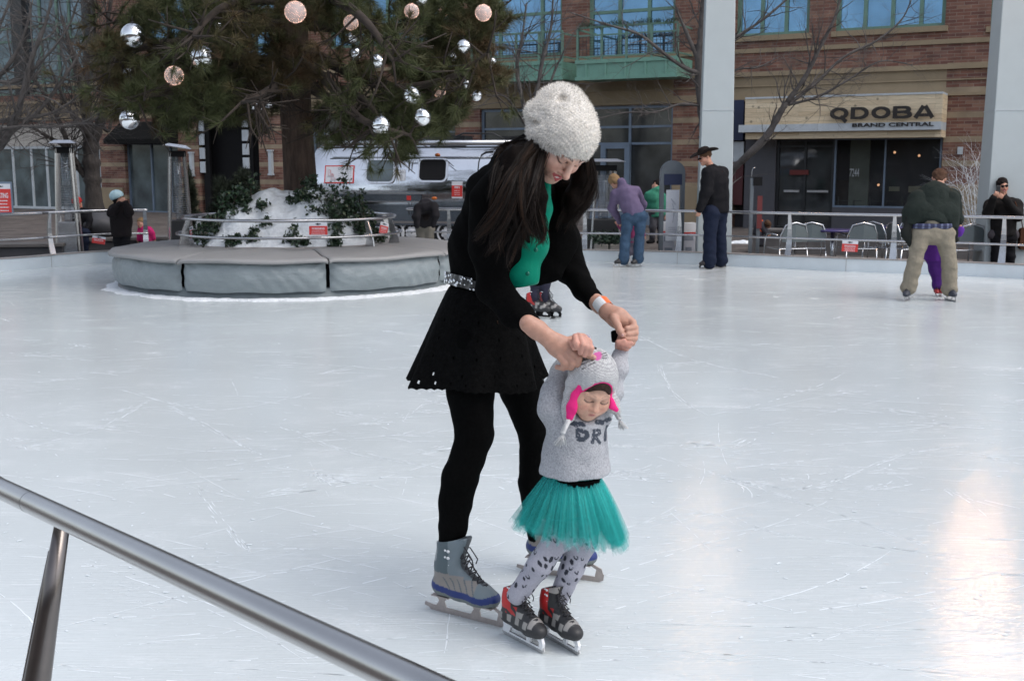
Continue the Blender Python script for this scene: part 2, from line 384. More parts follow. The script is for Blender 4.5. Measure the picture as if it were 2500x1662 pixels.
# pavers
def brick_mat(name, cols, mortar, bw, bh, msize=.012, horiz=False, rough=.85, var=.25, bump=.4, stripes=None):
    m = bpy.data.materials.new(name); m.use_nodes = True; t = m.node_tree; N = t.nodes; L = t.links; b = N['Principled BSDF']; b.inputs['Roughness'].default_value = rough
    b.inputs['Specular IOR Level'].default_value = .25
    tc = N.new('ShaderNodeTexCoord'); sp = N.new('ShaderNodeSeparateXYZ'); L.new(tc.outputs['Object'], sp.inputs[0])
    cb = N.new('ShaderNodeCombineXYZ'); L.new(sp.outputs[0], cb.inputs[0]); L.new(sp.outputs[1 if horiz else 2], cb.inputs[1])
    br = N.new('ShaderNodeTexBrick'); L.new(cb.outputs[0], br.inputs[0]); br.inputs['Scale'].default_value = 1
    br.inputs['Color1'].default_value = (0, 0, 0, 1); br.inputs['Color2'].default_value = (1, 1, 1, 1); br.inputs['Mortar'].default_value = (.5, .5, .5, 1)
    br.inputs['Brick Width'].default_value = bw; br.inputs['Row Height'].default_value = bh; br.inputs['Mortar Size'].default_value = msize; br.inputs['Mortar Smooth'].default_value = .2
    rp = N.new('ShaderNodeValToRGB'); e = rp.color_ramp; e.interpolation = 'CONSTANT' if len(cols) > 3 else 'LINEAR'
    while len(e.elements) < len(cols): e.elements.new(.5)
    for i, c in enumerate(cols): e.elements[i].position = i / (len(cols) if len(cols) > 3 else len(cols) - 1); e.elements[i].color = (*c, 1)
    L.new(br.outputs['Color'], rp.inputs[0])
    nz = N.new('ShaderNodeTexNoise'); nz.inputs['Scale'].default_value = 2.2; nz.inputs['Detail'].default_value = 8; L.new(tc.outputs['Object'], nz.inputs[0])
    mr = N.new('ShaderNodeMapRange'); mr.inputs[1].default_value = .3; mr.inputs[2].default_value = .7; mr.inputs[3].default_value = 1 - var; mr.inputs[4].default_value = 1 + var; L.new(nz.outputs[0], mr.inputs[0])
    mx = N.new('ShaderNodeMix'); mx.data_type = 'RGBA'; L.new(br.outputs['Fac'], mx.inputs[0]); L.new(rp.outputs[0], mx.inputs[6]); mx.inputs[7].default_value = (*mortar, 1)
    cur = mx.outputs[2]
    if stripes:   # pale stone courses: (period, offset, thickness, colour)
        per, off, th, cc = stripes
        a = N.new('ShaderNodeMath'); a.operation = 'ADD'; a.inputs[1].default_value = off; L.new(sp.outputs[2], a.inputs[0])
        q = N.new('ShaderNodeMath'); q.operation = 'MODULO'; q.inputs[1].default_value = per; L.new(a.outputs[0], q.inputs[0])
        c = N.new('ShaderNodeMath'); c.operation = 'LESS_THAN'; c.inputs[1].default_value = th; L.new(q.outputs[0], c.inputs[0])
        m2 = N.new('ShaderNodeMix'); m2.data_type = 'RGBA'; L.new(c.outputs[0], m2.inputs[0]); L.new(cur, m2.inputs[6]); m2.inputs[7].default_value = (*cc, 1); cur = m2.outputs[2]
    vm = N.new('ShaderNodeVectorMath'); vm.operation = 'SCALE'; L.new(cur, vm.inputs[0]); L.new(mr.outputs[0], vm.inputs['Scale']); L.new(vm.outputs[0], b.inputs['Base Color'])
    bp = N.new('ShaderNodeBump'); bp.inputs['Strength'].default_value = bump; bp.inputs['Distance'].default_value = .01; bp.invert = True; L.new(br.outputs['Fac'], bp.inputs['Height']); L.new(bp.outputs[0], b.inputs['Normal'])
    return m
BR = [(.17, .080, .060), (.215, .108, .080), (.19, .090, .066), (.245, .14, .10), (.15, .074, .060), (.21, .112, .085)]
M['brick'] = brick_mat('facade_brick', BR, (.25, .185, .15), .34, .085, .008)
M['brick_striped'] = brick_mat('striped_brick', BR, (.25, .185, .15), .34, .085, .008, stripes=(.62, .30, .15, (.31, .245, .17)))
M['sand'] = mat('sandstone', (.29, .225, .145), .85, 0, .12, 1.5, .3, 30)
M['paver'] = brick_mat('pavers', [(.075, .064, .06), (.105, .088, .08), (.13, .115, .105)], (.06, .055, .05), .6, .3, .015, horiz=True, rough=.7, var=.3)
g = MB(); g.box(-90, 90, -90, 110, -.5, ZP); tag(g.build('plaza_ground', M['paver']), kind='structure')
# --- boards round the ice
def offset(path, d):
    out = []
    for i, p in enumerate(path):
        t = (path[min(i + 1, len(path) - 1)] - path[max(i - 1, 0)]).normalized(); out.append(p + Vector((-t.y, t.x, 0)) * d)
    return out
def ribbon(mb, path, prof, mi=0):
    """sweep (offset outwards, z) profile along path; outwards is left of travel"""
    n = len(prof); vs = []
    offs = [offset(path, q[0]) for q in prof]
    for i in range(len(path)):
        for k in range(n): vs.append((offs[k][i].x, offs[k][i].y, prof[k][1]))
    mb.add(vs, [(i * n + k, i * n + (k + 1) % n, (i + 1) * n + (k + 1) % n, (i + 1) * n + k) for i in range(len(path) - 1) for k in range(n)], mi)
    mb.add([vs[k] for k in range(n)], [tuple(range(n))], mi); mb.add([vs[-n + k] for k in range(n)], [tuple(range(n))[::-1]], mi)
def boards(name, path, label):
    t = thing(name, label, 'rink boards'); b = MB(); ribbon(b, path, [(0, -.2), (.0, .185), (.13, .185), (.13, -.2)]); b.build('kickboard', M['white_board'], t)
    c = MB(); ribbon(c, path, [(-.008, .187), (-.008, .203), (.14, .203), (.14, .187)]); c.build('board_cap', M['cap'], t)
    dist = 0
    for i in range(1, len(path)):
        dist += (path[i] - path[i - 1]).length
        if dist > 2.4:
            dist = 0; tt = (path[i] - path[i - 1]).normalized(); nn = Vector((-tt.y, tt.x, 0)); p = path[i]
            j = MB(); j.bar(p - nn * .001 + Vector((0, 0, .0)), p - nn * .001 + Vector((0, 0, .184)), .004, .006, tt); j.build('joint', M['cap'], t)
    return t
boards('rink_boards', FAR, 'low white kickboard curving round the far side of the ice')
boards('rink_boards', NEARL[::-1], 'low white kickboard on the near side under the big handrail')
# --- railings
def post_plate(p, nn, tt, h, w=.10):
    """curved flat steel post standing on the cap, leaning outwards"""
    b = MB(); prof = []
    for i in range(9):
        s = i / 8; z = .2 + (h - .2) * s; off = .06 + .05 * math.sin(s * PI) + .02 * s; ww = w * (1 - .55 * s)
        prof.append((p + nn * off + Vector((0, 0, z)), ww))
    for sgn in (1,):
        vs = []
        for q, ww in prof:
            vs += [q - tt * ww / 2 - nn * .012, q + tt * ww / 2 - nn * .012, q + tt * ww / 2 + nn * .012, q - tt * ww / 2 + nn * .012]
        fs = [(4 * i + k, 4 * i + (k + 1) % 4, 4 * i + 4 + (k + 1) % 4, 4 * i + 4 + k) for i in range(8) for k in range(4)] + [(3, 2, 1, 0), (32, 33, 34, 35)]
        b.add(vs, fs)
    return b
DENSE = []
for i in range(len(FAR) - 1):
    for j in range(8): DENSE.append(FAR[i].lerp(FAR[i + 1], j / 8))
def rail_section(label, u0, u1, posts, zt=.845, zm=.465):
    pth = [p for p in DENSE if p.y > 2 and u0 <= at_px(p) <= u1]
    t = thing('rink_railing', label, 'railing', pth[0], 0, 'steel railings round the rink'); o0 = Vector(pth[0])
    q = offset(pth, .08); b = MB(); b.tube([p + Vector((0, 0, zt)) - o0 for p in q], .024, 8); b.build('top_rail', M['steel'], t)
    b = MB(); b.tube([p + Vector((0, 0, zm)) - o0 for p in q], .017, 8); b.build('middle_rail', M['steel'], t)
    for px in posts:
        best = min(range(len(pth)), key=lambda i: abs(at_px(pth[i]) - px)); a = pth[max(best - 1, 0)]; c = pth[min(best + 1, len(pth) - 1)]
        tt = (c - a).normalized(); nn = Vector((-tt.y, tt.x, 0)); post_plate(pth[best] - o0, nn, tt, zt).build('post', M['steel'], t)
    return t
def at_px(p):  # photo x of a world point
    y = p.y * math.cos(PITCH) - (p.z - EYE) * math.sin(PITCH); return CX + FPX * p.x / y
rail_section('double steel railing at the left beside the patio heater, ending in the gap', -900, 372, [-500, -180, 138, 360])
rail_section('double steel railing running behind the planter and before the silver trailer', 985, 2950, [1090, 1262, 1428, 1655, 1920, 2180, 2445, 2750])
# near rail
def near_rail():
    t = thing('near_handrail', 'thick blurred steel handrail crossing the lower left corner', 'railing', (NL.x, NL.y, 0))
    o0 = Vector((NL.x, NL.y, 0)); dr = (NR - NL); a = NL - dr * 4.2 - Vector((0, 0, 0)); a.z = NL.z - .02; b = MB()
    b.tube([a - o0, NL - o0, NL.lerp(NR, .25) - o0, NL.lerp(NR, .5) - o0, NR - o0, NR + dr * .5 - o0, NR + dr * 1.1 + Vector((0, 0, -.12)) - o0], .0248, 32); b.build('rail', M['steel_near'], t)
    j = MB(); pj = NL.lerp(NR, .125); dd = dr.normalized(); j.tube([pj - dd * .0008 - o0, pj + dd * .0008 - o0], .02495, 32); j.build('rail_joint', M['darkmetal'], t)
    pt = at(150, 1292, 2.46); pb = at(88, 1680, 2.42); nn = Vector((-dd.y, dd.x, 0)); dn = (pb - pt)
    foot = pt + dn * 1.75; p = MB()
    p.tube([pt + dn * s - o0 for s in (-.03, .5, 1, 1.75)], [.017, .0235, .0305, .040], 20); p.build('post', M['steel_brown'], t)
    q = MB(); q.tube([pt + dn * s - o0 + Vector((-.016 - .010 * s, .004, 0)) for s in (.14, .5, 1, 1.75)], [.006, .009, .011, .013], 14); q.build('post_fin', M['steel_brown'], t)
    m2 = MB(); m2.tube([a - o0 - Vector((0, 0, .38)), NL - o0 - Vector((.06, .04, .40)), NR - o0 - Vector((.06, .04, .42)), NR + dr * 1.1 - o0 - Vector((0, 0, .45))], .017, 12)
    return t
near_rail()

# ================================================================== FACADE
FM = -.54; FD0 = 36.0; FA = math.atan(FM); fs_, fc_ = math.sin(FA), math.cos(FA)
def fac(px, py, off=0.0):
    """photo px -> (s, z) on the plane lying off metres before the facade"""
    d = ray(px, py)
    # local y = -sin*(x) + cos*(y-D0) ; want = -off
    t = (fc_ * FD0 - off) / (-fs_ * d.x + fc_ * d.y); x, y = d.x * t, d.y * t - FD0
    return fc_ * x + fs_ * y, EYE + d.z * t
def fr(x0, y0, x1, y1, off=0.0):
    xm, ym = (x0 + x1) / 2, (y0 + y1) / 2
    return fac(x0, ym, off)[0], fac(x1, ym, off)[0], fac(xm, y1, off)[1], fac(xm, y0, off)[1]
def fworld(s, y, z): return Vector((fc_ * s - fs_ * y, FD0 + fs_ * s + fc_ * y, z))
B = thing('brick_building', 'long pink brick shopping building with sandstone band and balconies behind the rink', 'building', (0, FD0, 0), FA)
M['navy'] = mat('navy_panel', (.012, .02, .06), .5); M['greenframe'] = mat('green_frame', (.13, .24, .19), .5, 0, .1)
M['balcony'] = mat('balcony_green', (.16, .33, .26), .5, 0, .08, 2); M['blueframe'] = mat('blue_grey_frame', (.16, .21, .28), .45, .2)
M['whiteframe'] = mat('white_frame', (.48, .52, .55), .5); M['awning'] = mat('black_awning', (.010, .010, .010), .9, spec=.1)
M['greypanel'] = mat('grey_panel', (.075, .075, .085), .7, 0, .1); M['beige'] = mat('beige_panel', (.44, .41, .37), .7)
M['g_blue'] = glass('sky_tinted_glass', (.14, .275, .44), .03, .85, .2); M['g_dark'] = glass('shop_glass', (.055, .06, .062), .05, .30, .5)  # blue of the reflected sky is put into the upper panes' tint
M['g_mid'] = glass('display_glass', (.10, .13, .14), .06, .25, .5); M['g_upper'] = glass('upper_dark_glass', (.10, .14, .17), .06, .7, .3)
M['wood'] = None
def wood_mat():
    m = bpy.data.materials.new('pine_planks'); m.use_nodes = True; t = m.node_tree; N = t.nodes; L = t.links; b = N['Principled BSDF']; b.inputs['Roughness'].default_value = .55
    tc = N.new('ShaderNodeTexCoord'); sp = N.new('ShaderNodeSeparateXYZ'); L.new(tc.outputs['Object'], sp.inputs[0]); cb = N.new('ShaderNodeCombineXYZ'); L.new(sp.outputs[0], cb.inputs[0]); L.new(sp.outputs[2], cb.inputs[1])
    br = N.new('ShaderNodeTexBrick'); L.new(cb.outputs[0], br.inputs[0]); br.inputs['Scale'].default_value = 1; br.inputs['Brick Width'].default_value = 2.3; br.inputs['Row Height'].default_value = .125; br.inputs['Mortar Size'].default_value = .004
    br.inputs['Color1'].default_value = (.58, .45, .29, 1); br.inputs['Color2'].default_value = (.74, .62, .44, 1); br.inputs['Mortar'].default_value = (.40, .31, .20, 1)
    mp = N.new('ShaderNodeMapping'); mp.inputs['Scale'].default_value = (1.2, 1, 22); L.new(tc.outputs['Object'], mp.inputs[0]); nz = N.new('ShaderNodeTexNoise'); nz.inputs['Scale'].default_value = 2.5; nz.inputs['Detail'].default_value = 6; L.new(mp.outputs[0], nz.inputs[0])
    vo = N.new('ShaderNodeTexVoronoi'); vo.inputs['Scale'].default_value = 3.0; L.new(tc.outputs['Object'], vo.inputs[0])
    kn = N.new('ShaderNodeMapRange'); kn.inputs[1].default_value = .07; kn.inputs[2].default_value = .14; kn.inputs[3].default_value = .45; kn.inputs[4].default_value = 1; L.new(vo.outputs['Distance'], kn.inputs[0])
    mr = N.new('ShaderNodeMapRange'); mr.inputs[1].default_value = .3; mr.inputs[2].default_value = .7; mr.inputs[3].default_value = .8; mr.inputs[4].default_value = 1.15; L.new(nz.outputs[0], mr.inputs[0])
    mu = N.new('ShaderNodeMath'); mu.operation = 'MULTIPLY'; L.new(kn.outputs[0], mu.inputs[0]); L.new(mr.outputs[0], mu.inputs[1])
    vm = N.new('ShaderNodeVectorMath'); vm.operation = 'SCALE'; L.new(br.outputs[0], vm.inputs[0]); L.new(mu.outputs[0], vm.inputs['Scale']); L.new(vm.outputs[0], b.inputs['Base Color']); return m
M['wood'] = wood_mat()
holes = {
 'W1': fr(-260, 305, 246, 522), 'W2': fr(306, 300, 436, 525), 'E1': fr(487, 278, 634, 575), 'W3': fr(762, 272, 1112, 575),
 'W4': fr(1172, 257, 1640, 575), 'S1': fr(1786, 244, 2299, 560), 'W5': fr(2412, 218, 2760, 560),
 'U1': fr(-300, -220, 232, 268), 'U2': fr(345, -130, 470, 98), 'U2b': fr(560, -130, 668, 160), 'U3a': fr(800, -130, 1096, 112),
 'U3': fr(1186, -220, 1372, 140), 'U4': fr(1436, -220, 1650, 140), 'U5': fr(1800, -190, 1980, 88), 'U6': fr(2044, -190, 2314, 72), 'U7': fr(2425, -190, 2700, 60)}
SMIN, SMAX, ZMAX = fac(-1500, 400)[0], fac(3400, 400)[0], 13.5
zb0, zb1 = fac(1550, 257)[1], fac(1550, 197)[1]     # sandstone band
holes['U1'] = (holes['U1'][0], holes['U1'][1], zb1 + .35, holes['U1'][3])
zg = ZP
for k in ('W1', 'W2', 'E1', 'W3', 'W4', 'S1', 'W5'):
    a = holes[k]; holes[k] = (a[0], a[1], max(a[2], zg) if k not in ('E1', 'W3', 'W4', 'S1', 'W5') else zg, min(a[3], zb0))
def wall():
    xs = sorted({SMIN, SMAX} | {v for h in holes.values() for v in h[:2]}); zs = sorted({zg, ZMAX} | {v for h in holes.values() for v in h[2:]} | {zb0, zb1})
    mb = MB(); striped = [(fac(248, 400)[0], fac(310, 400)[0]), (fac(436, 400)[0], fac(487, 400)[0]), (fac(634, 400)[0], fac(762, 400)[0]), (fac(1112, 400)[0], fac(1172, 400)[0]), (fac(1640, 400)[0], fac(1786, 400)[0]), (fac(2299, 400)[0], fac(2412, 400)[0])]
    D = .45
    def hit(x, z): return any(h[0] < x < h[1] and h[2] < z < h[3] for h in holes.values())
    for i in range(len(xs) - 1):
        for j in range(len(zs) - 1):
            x0, x1, z0, z1 = xs[i], xs[i + 1], zs[j], zs[j + 1]; xm, zm = (x0 + x1) / 2, (z0 + z1) / 2
            if hit(xm, zm): continue
            st = any(a <= xm <= b_ for a, b_ in striped); up = zm > zb1
            mi = 1 if (zm < zb1 and st) or (st and zm < zb1 + .6) else 0
            if zb0 < zm < zb1 and not st: mi = 2
            if st and zm < 1.0: mi = 1
            mb.quad((x0, 0, z0), (x1, 0, z0), (x1, 0, z1), (x0, 0, z1), mi)
            def h2(x, z): return hit(x, z) or x < SMIN or x > SMAX
            if h2(x0 - .01, zm): mb.quad((x0, 0, z0), (x0, 0, z1), (x0, D, z1), (x0, D, z0), mi)
            if h2(x1 + .01, zm): mb.quad((x1, 0, z0), (x1, D, z0), (x1, D, z1), (x1, 0, z1), mi)
            if hit(xm, z1 + .01): mb.quad((x0, 0, z1), (x1, 0, z1), (x1, D, z1), (x0, D, z1), mi)
            if hit(xm, z0 - .01): mb.quad((x0, 0, z0), (x0, D, z0), (x1, D, z0), (x1, 0, z0), mi)
    mb.build('wall', [M['brick'], M['brick_striped'], M['sand']], B)
    bk = MB(); bk.box(SMIN, SMAX, .5, 9, zg, ZMAX - .01); bk.build('back_wall', M['greypanel'], B)
    r_ = MB(); r_.box(SMIN - .3, SMAX + .3, -.5, 9.2, ZMAX, ZMAX + .4); r_.build('roof', M['sand'], B)
wall()
# sandstone trim: projecting courses on the band and bases
tb = MB()
for a, b_ in ((SMIN, SMAX),):
    for z, h, p in ((zb1 - .02, .12, .10), (zb1 - .30, .035, .05), (zb0 + .02, .07, .06), (zb1 + .62, .12, .05)):
        tb.box(a, b_, -p, -.003, z, z + h)
tb.build('stone_course', M['sand'], B)
for x0, x1 in ((248, 304), (440, 485), (636, 758), (1114, 1170), (1642, 1784), (2301, 2410)):
    pb = MB(); pb.box(fac(x0, 500)[0], fac(x1, 500)[0], -.07, -.004, zg, 1.0 if x0 > 1600 else .75); pb.build('pier_base', M['sand'], B)
# windows
def window(h, frame, gl, vx=(), hz=(), fw=.07, depth=.18, name='window', sill=None, y=None, thick=None):
    x0, x1, z0, z1 = h; f = MB(); yy = depth if y is None else y; t = fw
    f.box(x0, x0 + t, yy - .06, yy + .04, z0, z1); f.box(x1 - t, x1, yy - .06, yy + .04, z0, z1)
    f.box(x0 + t, x1 - t, yy - .06, yy + .04, z0, z0 + t); f.box(x0 + t, x1 - t, yy - .06, yy + .04, z1 - t, z1)
    for v in vx: f.box(v - t * .45, v + t * .45, yy - .055, yy + .035, z0 + t, z1 - t)
    for v in hz: f.box(x0 + t, x1 - t, yy - .05, yy + .03, v - t * .4, v + t * .4)
    fo = f.build(name, frame, B)
    g_ = MB(); g_.quad((x0, yy, z0), (x1, yy, z0), (x1, yy, z1), (x0, yy, z1)); g_.build('pane', gl, fo)
    if sill:
        s_ = MB(); s_.box(x0 - .08, x1 + .08, -.09, yy - .07, z0 - .12, z0 + .02); s_.build('sill', M['sand'], fo)
    return fo
S = lambda px, py=200: fac(px, py)[0]
Zf = lambda px, py: fac(px, py)[1]
# left shop
h = holes['W1']; zw0, zw1 = Zf(100, 512), Zf(100, 357)
bp_ = MB(); bp_.box(h[0], h[1], .05, .2, zw1, h[3]); bp_.build('fascia_panel', M['beige'], B)
window((h[0], h[1], h[2] + .02, zw1), M['whiteframe'], M['g_mid'], [S(v, 430) for v in (-190, -120, -60, 30, 75, 112, 185)], [], .10, .12)
h = holes['W2']; zz = Zf(370, 348); window((h[0], h[1], Zf(360, 520), zz), M['blueframe'], M['g_mid'], [S(364, 430), S(410, 430)], [], .07, .2)
aw = MB(); a0, a1 = h[0] - .12, h[1] + .05; zt, zl = Zf(370, 297), Zf(370, 349)
aw.prism([(0, 0)] * 0 or [(a0, zl), (a1, zl), (a1, zt), (a0, zt)], -.02, .0)
aw.add([(a0, -.03, zt), (a1, -.03, zt), (a1, -.9, zl + .12), (a0, -.9, zl + .12), (a0, -.9, zl - .05), (a1, -.9, zl - .05), (a0, -.03, zl - .05), (a1, -.03, zl - .05)], [(0, 3, 2, 1), (3, 4, 5, 2), (0, 6, 4, 3), (1, 2, 5, 7), (6, 7, 5, 4)])
aw.build('awning', M['awning'], B)
# entry with white translucent side panels
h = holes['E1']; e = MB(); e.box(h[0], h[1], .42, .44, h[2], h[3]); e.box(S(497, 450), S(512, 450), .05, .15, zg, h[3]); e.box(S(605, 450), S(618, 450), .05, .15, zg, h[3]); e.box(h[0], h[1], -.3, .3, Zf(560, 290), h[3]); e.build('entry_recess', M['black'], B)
for x0, x1, ya, yb in ((487, 499, 290, 425), (592, 607, 280, 415)):
    p_ = MB(); q0, q1 = S(x0, 350), S(x1, 350); zz0, zz1 = Zf(x0, yb), Zf(x0, ya); n_ = 4
    for i in range(n_): p_.box(q0, q1, -.02, .02, zz0 + (zz1 - zz0) * i / n_ + .05, zz0 + (zz1 - zz0) * (i + 1) / n_ - .05)
    p_.build('light_panel', M['whiteframe'], B)
for px, py0, py1 in ((472, 375, 427), (665, 370, 424)):
    w_ = MB(); s0 = S(px, 400); w_.box(s0 - .07, s0 + .07, -.14, -.02, Zf(px, py1), Zf(px, py0)); w_.box(s0 - .10, s0 + .10, -.16, -.02, Zf(px, py1) - .06, Zf(px, py1)); w_.box(s0 - .10, s0 + .10, -.16, -.02, Zf(px, py0), Zf(px, py0) + .06)
    w_.build('wall_sconce', M['whiteframe'], B)
window(holes['W3'], M['blueframe'], M['g_dark'], [S(v, 300) for v in (850, 940, 1030)], [Zf(900, 325)])
h = holes['W4']; window((h[0], h[1], .5, h[3]), M['blueframe'], M['g_dark'], [S(1285, 300), S(1400, 300), S(1534, 300)], [Zf(1400, 312), Zf(1400, 352)], .085)
kb = MB(); kb.box(h[0], h[1], .05, .35, zg, .5); kb.build('bulkhead', M['blueframe'], B)
d_ = MB(); a, b_ = S(1466, 440), S(1536, 440); zt = Zf(1500, 350)
d_.box(a, a + .16, -.02, .12, .0, zt); d_.box(b_ - .16, b_, -.02, .12, .0, zt); d_.box(a + .16, b_ - .16, -.02, .12, zt - .16, zt); d_.box(a + .16, b_ - .16, -.02, .12, .0, .25); do = d_.build('door', M['blueframe'], B)
g_ = MB(); g_.quad((a + .16, .06, .25), (b_ - .16, .06, .25), (b_ - .16, .06, zt - .16), (a + .16, .06, zt - .16)); g_.build('pane', M['g_dark'], do)
# right shop
h = holes['S1']; zs0 = Zf(2100, 337); s0, s1 = S(1818, 420), h[1]
np_ = MB(); np_.box(S(1750, 300), S(1817, 300), -.10, -.01, Zf(1800, 343), Zf(1800, 245)); np_.build('navy_sign_panel', M['navy'], B)
wp = MB(); wp.box(S(1787, 370), S(1815, 370), .02, .1, Zf(1800, 395), Zf(1800, 346)); wp.build('white_panel', M['whiteframe'], B)
M['maroon'] = mat('maroon_panel', (.06, .008, .01), .5)
wp = MB(); wp.box(S(1787, 370), S(1815, 370), .02, .1, Zf(1800, 500), Zf(1800, 399)); wp.build('maroon_panel', M['maroon'], B)
gp = MB(); gp.box(s0, S(1893, 420), .0, .3, zg, zs0); gp.build('grey_side_panel', M['greypanel'], B)
sd = S(1893, 430); se = S(2034, 430)
M['g_see'] = mat('shop_front_glass', (.03, .033, .035), .05, .2, .3, 1, alpha=.55, spec=.8)
window((se, h[1] - .02, Zf(2150, 508), zs0), M['blueframe'], M['g_see'], [S(2158, 420)], [], .05, .12)
window((sd, se, zg, zs0), M['darkmetal'], M['g_dark'], [(sd + se) / 2], [Zf(1960, 357)], .07, .14, name='door')
ic = MB(); ic.box(S(2070, 420), S(2118, 420), .20, .30, Zf(2090, 508), zs0 - .02); ic.build('column_reflection', mat('reflected_column', (.30, .34, .28), .7), B)  # pale slab added behind the glass as the outer white column's reflection
ic = MB(); ic.box(S(2036, 480), S(2068, 480), .22, .3, Zf(2050, 500), Zf(2050, 440)); ic.build('interior_board', mat('interior_dark', (.05, .03, .02), .7), B)
for xa, xb, ya, yb in ((2166, 2192, 456, 467), (2214, 2246, 455, 470), (2262, 2288, 458, 470)): ic = MB(); ic.box(S(xa, 460), S(xb, 460), .24, .3, Zf(xa, yb), Zf(xa, ya)); ic.build('menu_board', mat('menu_cream', (.42, .42, .30), .7), B)
for xa, ya in ((2049, 475), (2140, 452), (2180, 372), (2240, 380), (1990, 352)): ic = MB(); ic.sphere((S(xa, ya), .26, Zf(xa, ya)), .035, 8); ic.build('pendant_lamp', emit('pendant_glow', (1, .55, .3), .9), B)
ic = MB()
for i in range(9): q_ = S(2040, 490) + i * .42; ic.box(q_, q_ + .05, .2, .24, zg, Zf(2100, 480) - .1 * (i % 2)); ic.box(q_, q_ + .3, .2, .24, Zf(2100, 492), Zf(2100, 490))
tag(ic.build('stools', mat('interior_metal', (.12, .12, .12), .4, .5), B), kind='stuff')
hb = MB(); zz = Zf(1960, 467)
for a, b_ in ((sd + .25, (sd + se) / 2 - .12), ((sd + se) / 2 + .1, se - .12)): hb.box(a, b_, .0, .03, zz - .03, zz + .03); hb.box(a + .1, a + .13, .03, .1, zz - .02, zz + .02); hb.box(b_ - .13, b_ - .1, .03, .1, zz - .02, zz + .02)
hb.build('push_bar', M['alu'], B)
bk = MB(); bk.box(se, h[1] - .02, .02, .35, zg, Zf(2150, 508)); bk.build('bulkhead', M['greypanel'], B)
# sign box: planks, steel fascia, soffit, letters
OFF = .9
sx0, sx1 = fac(1819, 270, OFF)[0], fac(2300, 270, OFF)[0]
zA, zB = fac(2060, 301, OFF)[1], fac(2060, 236, OFF)[1]; zC = fac(2060, 320, OFF)[1]
sg = MB(); sg.box(sx0, sx1, -OFF, -.02, zA, zB); so_ = sg.build('shop_sign', M['wood'], B)
tp = MB(); tp.box(sx0, sx1, -OFF - .02, -.02, zB, zB + .05); tp.build('sign_top_trim', M['whiteframe'], so_)
fb = MB(); fb.box(sx0 - .15, sx1, -OFF - .06, -.02, zC, zA - .003); fb.build('sign_fascia', M['whiteframe'], so_)
sf = MB(); sf.box(sx0, sx1, -OFF + .1, -.02, zs0 - .02, zC - .003); sf.build('sign_soffit', M['wood'], so_)
M['letter'] = mat('black_letters', (.018, .014, .012), .5)
def text(body, size, mat_, parent, loc, rot=(PI / 2, 0, 0), ext=.01, bold=0, width=None, name='lettering', align='LEFT', sp=1.0):
    cu = bpy.data.curves.new(name, 'FONT'); cu.body = body; cu.size = size; cu.extrude = ext; cu.offset = bold; cu.align_x = align; cu.space_character = sp
    tmp = bpy.data.objects.new('tmp', cu); C.objects.link(tmp); dg = bpy.context.evaluated_depsgraph_get(); dg.update()
    me = bpy.data.meshes.new_from_object(tmp.evaluated_get(dg)); bpy.data.objects.remove(tmp)
    xs = [v.co.x for v in me.vertices]
    if width and xs:
        k = width / (max(xs) - min(xs)); x0 = min(xs)
        for v in me.vertices: v.co.x = (v.co.x - (x0 if align == 'LEFT' else 0)) * k
    me.materials.clear(); me.materials.append(mat_); me.name = name
    o = bpy.data.objects.new(name, me); C.objects.link(o); o.parent = parent; o.location = loc; o.rotation_euler = rot; return o
x0, zq = fac(2028, 293, OFF); x1, zt = fac(2283, 258, OFF); hgt = zt - zq
def arc_(cx, cy, rx, ry, a0, a1, n=14): return [(cx + rx * math.cos(R(a0 + (a1 - a0) * i / n)), cy + ry * math.sin(R(a0 + (a1 - a0) * i / n))) for i in range(n + 1)]
def fat_word(word, x0, z0, wd, h, y, parent):
    """heavy extended capitals drawn as thick strokes"""
    T = .27; G = {'Q': [arc_(.5, .5, .39, .385, 0, 360, 28), [(.58, .26), (.90, -.20)]], 'D': [[(.12, .0), (.12, 1.0)], [(.12, .89), (.50, .89)] + arc_(.50, .5, .36, .39, 90, -90) + [(.12, .11)]], 'O': [arc_(.5, .5, .39, .385, 0, 360, 28)],
        'B': [[(.12, .0), (.12, 1.0)], [(.12, .90), (.55, .90)] + arc_(.58, .71, .25, .19, 90, -90) + [(.12, .52)], [(.12, .52), (.60, .52)] + arc_(.60, .305, .30, .205, 90, -90) + [(.12, .10)]], 'A': [[(.06, .0), (.46, .98)], [(.54, .98), (.94, .0)], [(.22, .24), (.78, .24)]]}
    n = len(word); cw = wd / (n + .12 * (n - 1)); yy = y
    for i, ch in enumerate(word):
        b = MB(); ox = x0 + i * cw * 1.12
        for st in G[ch]:
            P_ = [Vector((ox + p[0] * cw, 0, z0 + p[1] * h)) for p in st]; t = T * h
            for a, c in zip(P_, P_[1:]):
                d_ = (c - a).normalized(); vert = abs(d_.z); tt_ = t * (.85 + .45 * vert); nn = Vector((-d_.z, 0, d_.x)) * tt_ / 2; e_ = d_ * (tt_ * .12 if len(st) > 2 else 0)
                yy -= .00025; b.prism([((a - e_ + nn).x, (a - e_ + nn).z), ((a - e_ - nn).x, (a - e_ - nn).z), ((c + e_ - nn).x, (c + e_ - nn).z), ((c + e_ + nn).x, (c + e_ + nn).z)], yy - .04, yy)
        b.build('letter', M['letter'], parent)
fat_word('QDOBA', x0, zq, x1 - x0, hgt, -OFF - .075, so_)
x0, zq = fac(2082, 312, OFF); x1, zt = fac(2281, 300, OFF)
text('BRAND CENTRAL', (zt - zq) / .70, M['letter'], so_, (x0, -OFF - .075, zq + .015), ext=.01, bold=.003, width=(x1 - x0))
M['signgrey'] = mat('number_grey', (.35, .37, .38), .5)
x0, zq = fac(2072, 431); x1, zt = fac(2096, 421)
